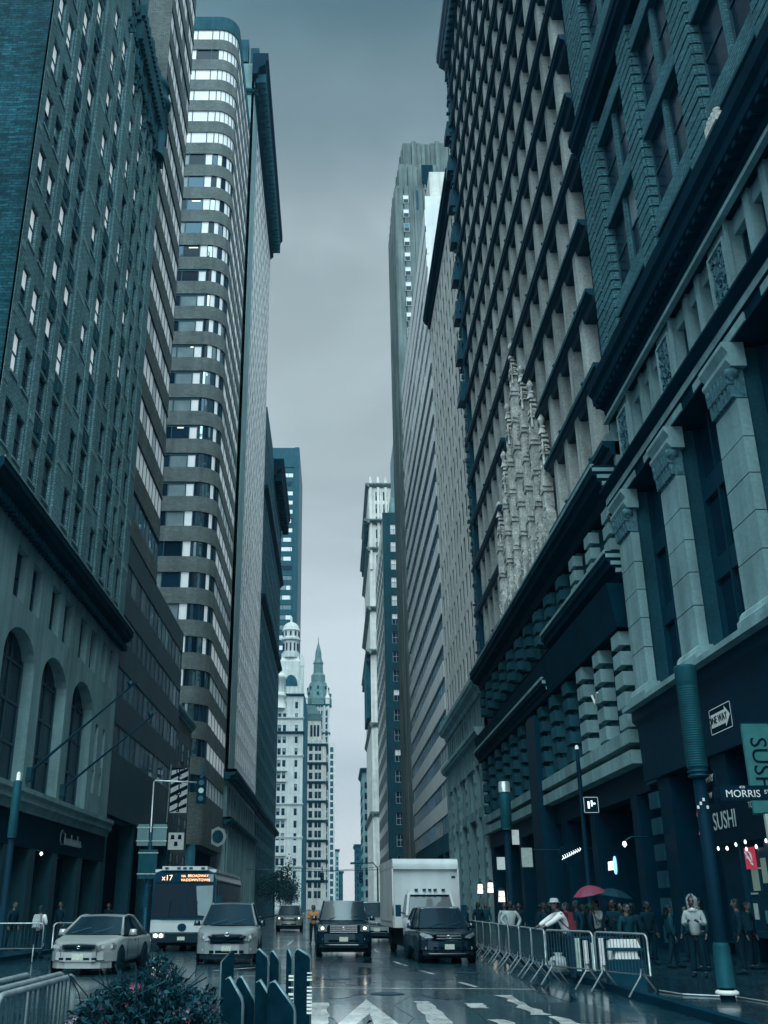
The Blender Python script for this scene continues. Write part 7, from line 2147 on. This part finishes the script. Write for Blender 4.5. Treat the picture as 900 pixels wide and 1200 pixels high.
# pale boards and a white sack behind the second barrier
P = thing('poster_rack', 'rack of pale boards standing behind the second crowd barrier', 'rack', (6.2, 26.0, Zp))
part(MB().use('metal_dark').box(-.55, .55, -.02, .02, .85, .9).box(-.55, .55, -.02, .02, .1, .14).box(-.55, -.51, -.2, .2, 0, .9).box(.51, .55, -.2, .2, 0, .9), 'rack_frame', P)
for k in range(5):
    o = part(MB().use('cloth_white' if k % 2 else 'sign_pale').box(-.45 + .19 * k, -.34 + .19 * k, -.06, -.03, .14, .86 - .05 * (k % 3)), 'board', P)
b = MB().use('cloth_pale'); b.smooth = True; b.lathe([(.12, 0), (.28, .06), (.3, .2), (.2, .34), (.08, .4), (.12, .46)], (5.75, 28.0), 12)
b.v = [(x, y, z + Zp) for x, y, z in b.v]; simple('sack', 'pale lumpy sack on the ground below the leaning person', 'sack', b)
b = MB().use('cloth_white'); b.taper(6.05, 6.75, 23.95, 24.15, .85, 1.02, .06, .04); b.taper(6.15, 6.7, 23.93, 24.13, .62, .78, .05, .03); b.use('metal_dark').box(6.0, 6.8, 23.92, 24.2, .13, .6).box(6.0, 6.8, 23.92, 24.2, .79, .84)
simple('newspaper_stand', 'low dark stand with white folded papers behind the nearest barrier', 'newspaper stand', b)
# cable on the ground by the near barrier
b = MB().use('steel_galv'); b.tube([(6.4, 21.7, .16), (6.6, 20.9, .15), (7.4, 20.3, .15), (7.6, 19.0, .15), (8.3, 18.3, .15)], .015, 5); simple('ground_cable', 'thin pale cable lying on the pavement by the nearest barrier', 'cable', b)
# ------------------------------------------------------------------ street trees, a square behind the camera, haze
mat('bark', (.02, .045, .055), .9, .2, noise=.4, nscale=6)
mat('leaf_street', (.012, .05, .06), .6, .3, noise=.4, nscale=2); mat('leaf_street_light', (.03, .09, .095), .6, .3, noise=.4, nscale=2)
def tree(label, x, y, h, r, seed):
    T = thing('street_tree', label, 'tree', (x, y, .13), 0, 'street trees')
    rr = random.Random(seed)
    t = MB().use('bark'); t.tube([(0, 0, 0), (.05, 0, h * .25), (-.05, .05, h * .5), (.08, 0, h * .8)], [.16, .12, .09, .04], 7)
    tips = []
    for k in range(9):
        a = rr.uniform(0, 2 * pi); z0 = h * rr.uniform(.32, .7); L = r * rr.uniform(.5, .95)
        e = (L * cos(a), L * sin(a), z0 + L * rr.uniform(.3, .9)); t.tube([(0, 0, z0), (e[0] * .5, e[1] * .5, z0 + (e[2] - z0) * .6), e], [.06, .04, .015], 5, False); tips.append(Vector(e))
    part(t, 'trunk', T)
    c = MB()
    for k in range(1700):
        p = rr.choice(tips) * rr.uniform(.6, 1.05) + Vector((rr.gauss(0, r * .22), rr.gauss(0, r * .22), rr.gauss(0, r * .2)))
        d = Vector((rr.uniform(-1, 1), rr.uniform(-1, 1), rr.uniform(-1, 1))).normalized(); s = d.orthogonal().normalized() * rr.uniform(.09, .17); d = d * rr.uniform(.25, .5)
        c.use('leaf_street' if rr.random() < .65 else 'leaf_street_light'); c.quad(tuple(p), tuple(p + d * .5 + s), tuple(p + d), tuple(p + d * .5 - s))
    part(c, 'crown', T)['kind'] = 'stuff'
for i, (x, y, h, r, l) in enumerate(((-11.6, 205, 9.5, 3.6, 'dark street tree nearest on the left under the domed building'), (-11.8, 232, 9, 3.4, 'dark street tree second on the left beyond the bus'), (-12, 262, 9.5, 3.4, 'dark street tree farthest on the left below the banded building'), (-12.2, 300, 10, 3.6, 'faint street tree at the far left kerb end'))): tree(l, x, y, h, r, i)
hm = bpy.data.materials.new('haze'); hm.use_nodes = True
hm.node_tree.nodes.clear()
ho_ = hm.node_tree.nodes.new('ShaderNodeOutputMaterial'); pv_ = hm.node_tree.nodes.new('ShaderNodeVolumePrincipled')
pv_.inputs['Color'].default_value = (.30, .72, 1, 1); pv_.inputs['Density'].default_value = .0001; pv_.inputs['Anisotropy'].default_value = .2
hm.node_tree.links.new(pv_.outputs[0], ho_.inputs['Volume'])
M['haze'] = hm
MB().use('haze').box(-600, 600, -300, 2200, -1.2, 270).build('haze')['kind'] = 'stuff'
